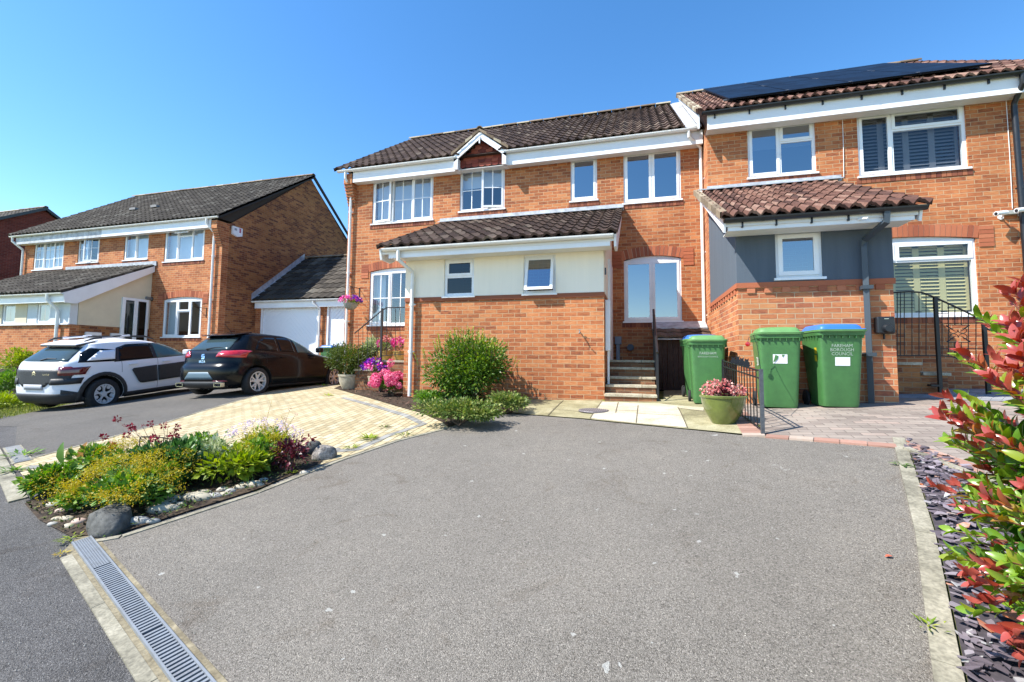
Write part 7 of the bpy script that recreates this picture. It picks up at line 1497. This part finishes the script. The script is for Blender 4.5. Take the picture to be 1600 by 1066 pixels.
# ---- slate chippings: uncountable
bm_n = 5200; V = []; F = []; Rr = []; sl = np.array(sl_poly)
cnt = 0
while cnt < bm_n:
    x, y = rng.uniform(.7, 3.6), rng.uniform(.9, 5.0)
    if not inside(x, y, sl_poly): continue
    s_ = rng.uniform(.014, .036)*(1 if rng.random() < .85 else 1.5); m = rng.integers(4, 7); a = np.sort(rng.uniform(0, 2*math.pi, m)); e_ = rng.uniform(.45, .9); rot = rng.uniform(0, math.pi)
    if max(np.diff(np.append(a, a[0]+2*math.pi))) > 2.6: continue
    p = np.stack([np.cos(a)*s_, np.sin(a)*s_*e_, 0*a], 1); Rz = np.array([[math.cos(rot), -math.sin(rot), 0], [math.sin(rot), math.cos(rot), 0], [0, 0, 1]]); p = p@Rz.T; tl = rng.normal(size=2)*.2
    p[:, 2] = p[:, 0]*tl[0]+p[:, 1]*tl[1]; th = rng.uniform(.003, .008); z0 = gz(x, y)+.012+rng.uniform(0, .03); o = len(V)
    for q in p: V.append((q[0]+x, q[1]+y, q[2]+z0+th))
    for q in p: V.append((q[0]+x, q[1]+y, q[2]+z0))
    m = int(m); F.append(tuple(range(o, o+m))); F += [(o+i, o+m+i, o+m+(i+1) % m, o+(i+1) % m) for i in range(m)]; r = rng.random(); Rr += [r]*(m+1); cnt += 1
me = bpy.data.meshes.new('slate_chippings'); me.from_pydata(V, [], F); a = me.attributes.new('rnd', 'FLOAT', 'FACE'); a.data.foreach_set('value', Rr)
me.materials.append(attr_mat('slate', [(0, (.085, .068, .078)), (.5, (.17, .14, .16)), (.85, (.27, .235, .255)), (.93, (.38, .38, .36)), (.985, (.48, .16, .07))], .6, .4, noise=.06, scale=30)); o = bpy.data.objects.new('slate_chippings', me); C.objects.link(o); tag(o, 'purple-grey slate chippings filling the bed right of the kerb', 'slate chippings', kind='stuff')

# ---- photinia at the right edge, close to the camera
M['photinia'] = attr_mat('photinia_leaf', [(0, (.018, .065, .010)), (.28, (.06, .17, .018)), (.50, (.19, .31, .025)), (.62, (.26, .27, .03)), (.74, (.34, .12, .03)), (.88, (.32, .04, .03)), (1, (.42, .10, .08))], .28, .5, .28, coat=.25)
PB0 = Vector((1.75, 1.95, gz(1.75, 1.95))); t = thing('photinia_bush', 'large photinia bush with glossy green leaves and red new growth at the right picture edge', 'bush', PB0)
Lv = Leaves(); mb = MB(); tops = []
def shoot(a, b, red, dens=.019, L0=.074):
    a, b = np.array(a, float), np.array(b, float); d = b-a; ln = np.linalg.norm(d); d /= ln; m = max(4, int(ln/dens)); f = (np.arange(m)+rng.uniform(-.2, .2, m))/m; ph = rng.uniform(0, 6)+np.arange(m)*2.4
    s1 = np.cross(d, [0, 0, 1.]); s1 /= np.linalg.norm(s1)+1e-9; s2 = np.cross(d, s1); rdl = np.cos(ph)[:, None]*s1+np.sin(ph)[:, None]*s2
    bend = np.array([0, 0, ln*.06])*(f*(1-f)*4)[:, None]; P = a+d*ln*f[:, None]+bend; D = rdl*(1.15-.6*f[:, None])+d*(.45+.75*f[:, None])+[0, 0, .12]
    sz = L0*(1.05-.3*f**2)*rng.uniform(.6, 1.25, m); rr = np.where(red, .18+f**1.6*.85, .05+f*.5)+rng.normal(size=m)*.06
    Lv.add(P, D, d+unit(m)*.25, sz, sz*.46, .26, np.clip(rr, 0, 1), .16, seg=2)
    k = 4 if red else 3; an = rng.uniform(0, 6)+np.arange(k)*6.28/k; D = (np.cos(an)[:, None]*s1+np.sin(an)[:, None]*s2)*.55+d*1.0; sz = L0*rng.uniform(.45, 1.0, k)
    Lv.add(np.repeat(b[None], k, 0), D, np.broadcast_to(d, (k, 3))+unit(k)*.2, sz, sz*.42, .22, np.clip((.97 if red else .5)+rng.normal(size=k)*.05, 0, 1), .12, seg=2)
    mb.tube([a, (a+b)/2+bend[m//2], b], [.0045, .0035, .0022], 5)
cc = np.array([1.80, 1.94, PB0.z+.62]); RR = np.array([.68, .68, .95])
for i in range(900):
    u = unit(1)[0]
    if u[2] < -.92: continue
    if i % 3 and (u@np.array([-.75, -.62, .15])) < -.1: continue
    b = cc+u*RR*rng.uniform(.82, 1.06); a = cc+u*RR*rng.uniform(.38, .60)+np.array([0, 0, -.10]); b = b+np.array([0, 0, .07]); shoot(a, b, rng.random() < .30+.35*max(0, (u[2]+.2)))
for i in range(120):
    u = unit(1)[0]; b = cc+u*RR*rng.uniform(.45, .75); a = cc+u*RR*.2-np.array([0, 0, .1]); shoot(a, b, False, .025, .09)
Lv.build('foliage', M['photinia'], t, smooth=True); mb.build('shoot_stem', plain('red_brown_stem', (.16, .06, .035), .6), t)
mb = MB()
for i in range(16): u = unit(1)[0]; b = Vector(cc+u*RR*.5); mb.tube([PB0+Vector((random.uniform(-.06, .06), random.uniform(-.06, .06), -.03)), PB0.lerp(b, .5)+Vector((0, 0, .08)), b], [.016, .011, .006], 6)
mb.build('trunk', M['stem_d'], t)
# grit and tiny leaf scraps lying about on the hard surfaces
gm = MB()
for i in range(1500):
    if i % 3: x, y = rng.uniform(150, 1450), rng.uniform(690, 1060)
    else: x, y = rng.uniform(0, 330), rng.uniform(860, 1060)
    q = hit(x, y); s_ = rng.uniform(.0016, .004); z = gz(q.x, q.y)+.009; a = rng.uniform(0, 6); c1, s1 = math.cos(a)*s_, math.sin(a)*s_
    gm.add([(q.x+c1, q.y+s1, z), (q.x-s1, q.y+c1, z), (q.x-c1, q.y-s1, z), (q.x+s1, q.y-c1, z), (q.x, q.y, z+s_)], [(0, 1, 4), (1, 2, 4), (2, 3, 4), (3, 0, 4)], 0, rng.random())
o = gm.build('grit', attr_mat('grit', [(0, (.06, .05, .04)), (.5, (.22, .20, .17)), (1, (.48, .45, .38))], .9), attr=True); tag(o, 'loose grit and specks scattered over the tarmac', 'grit', kind='stuff')
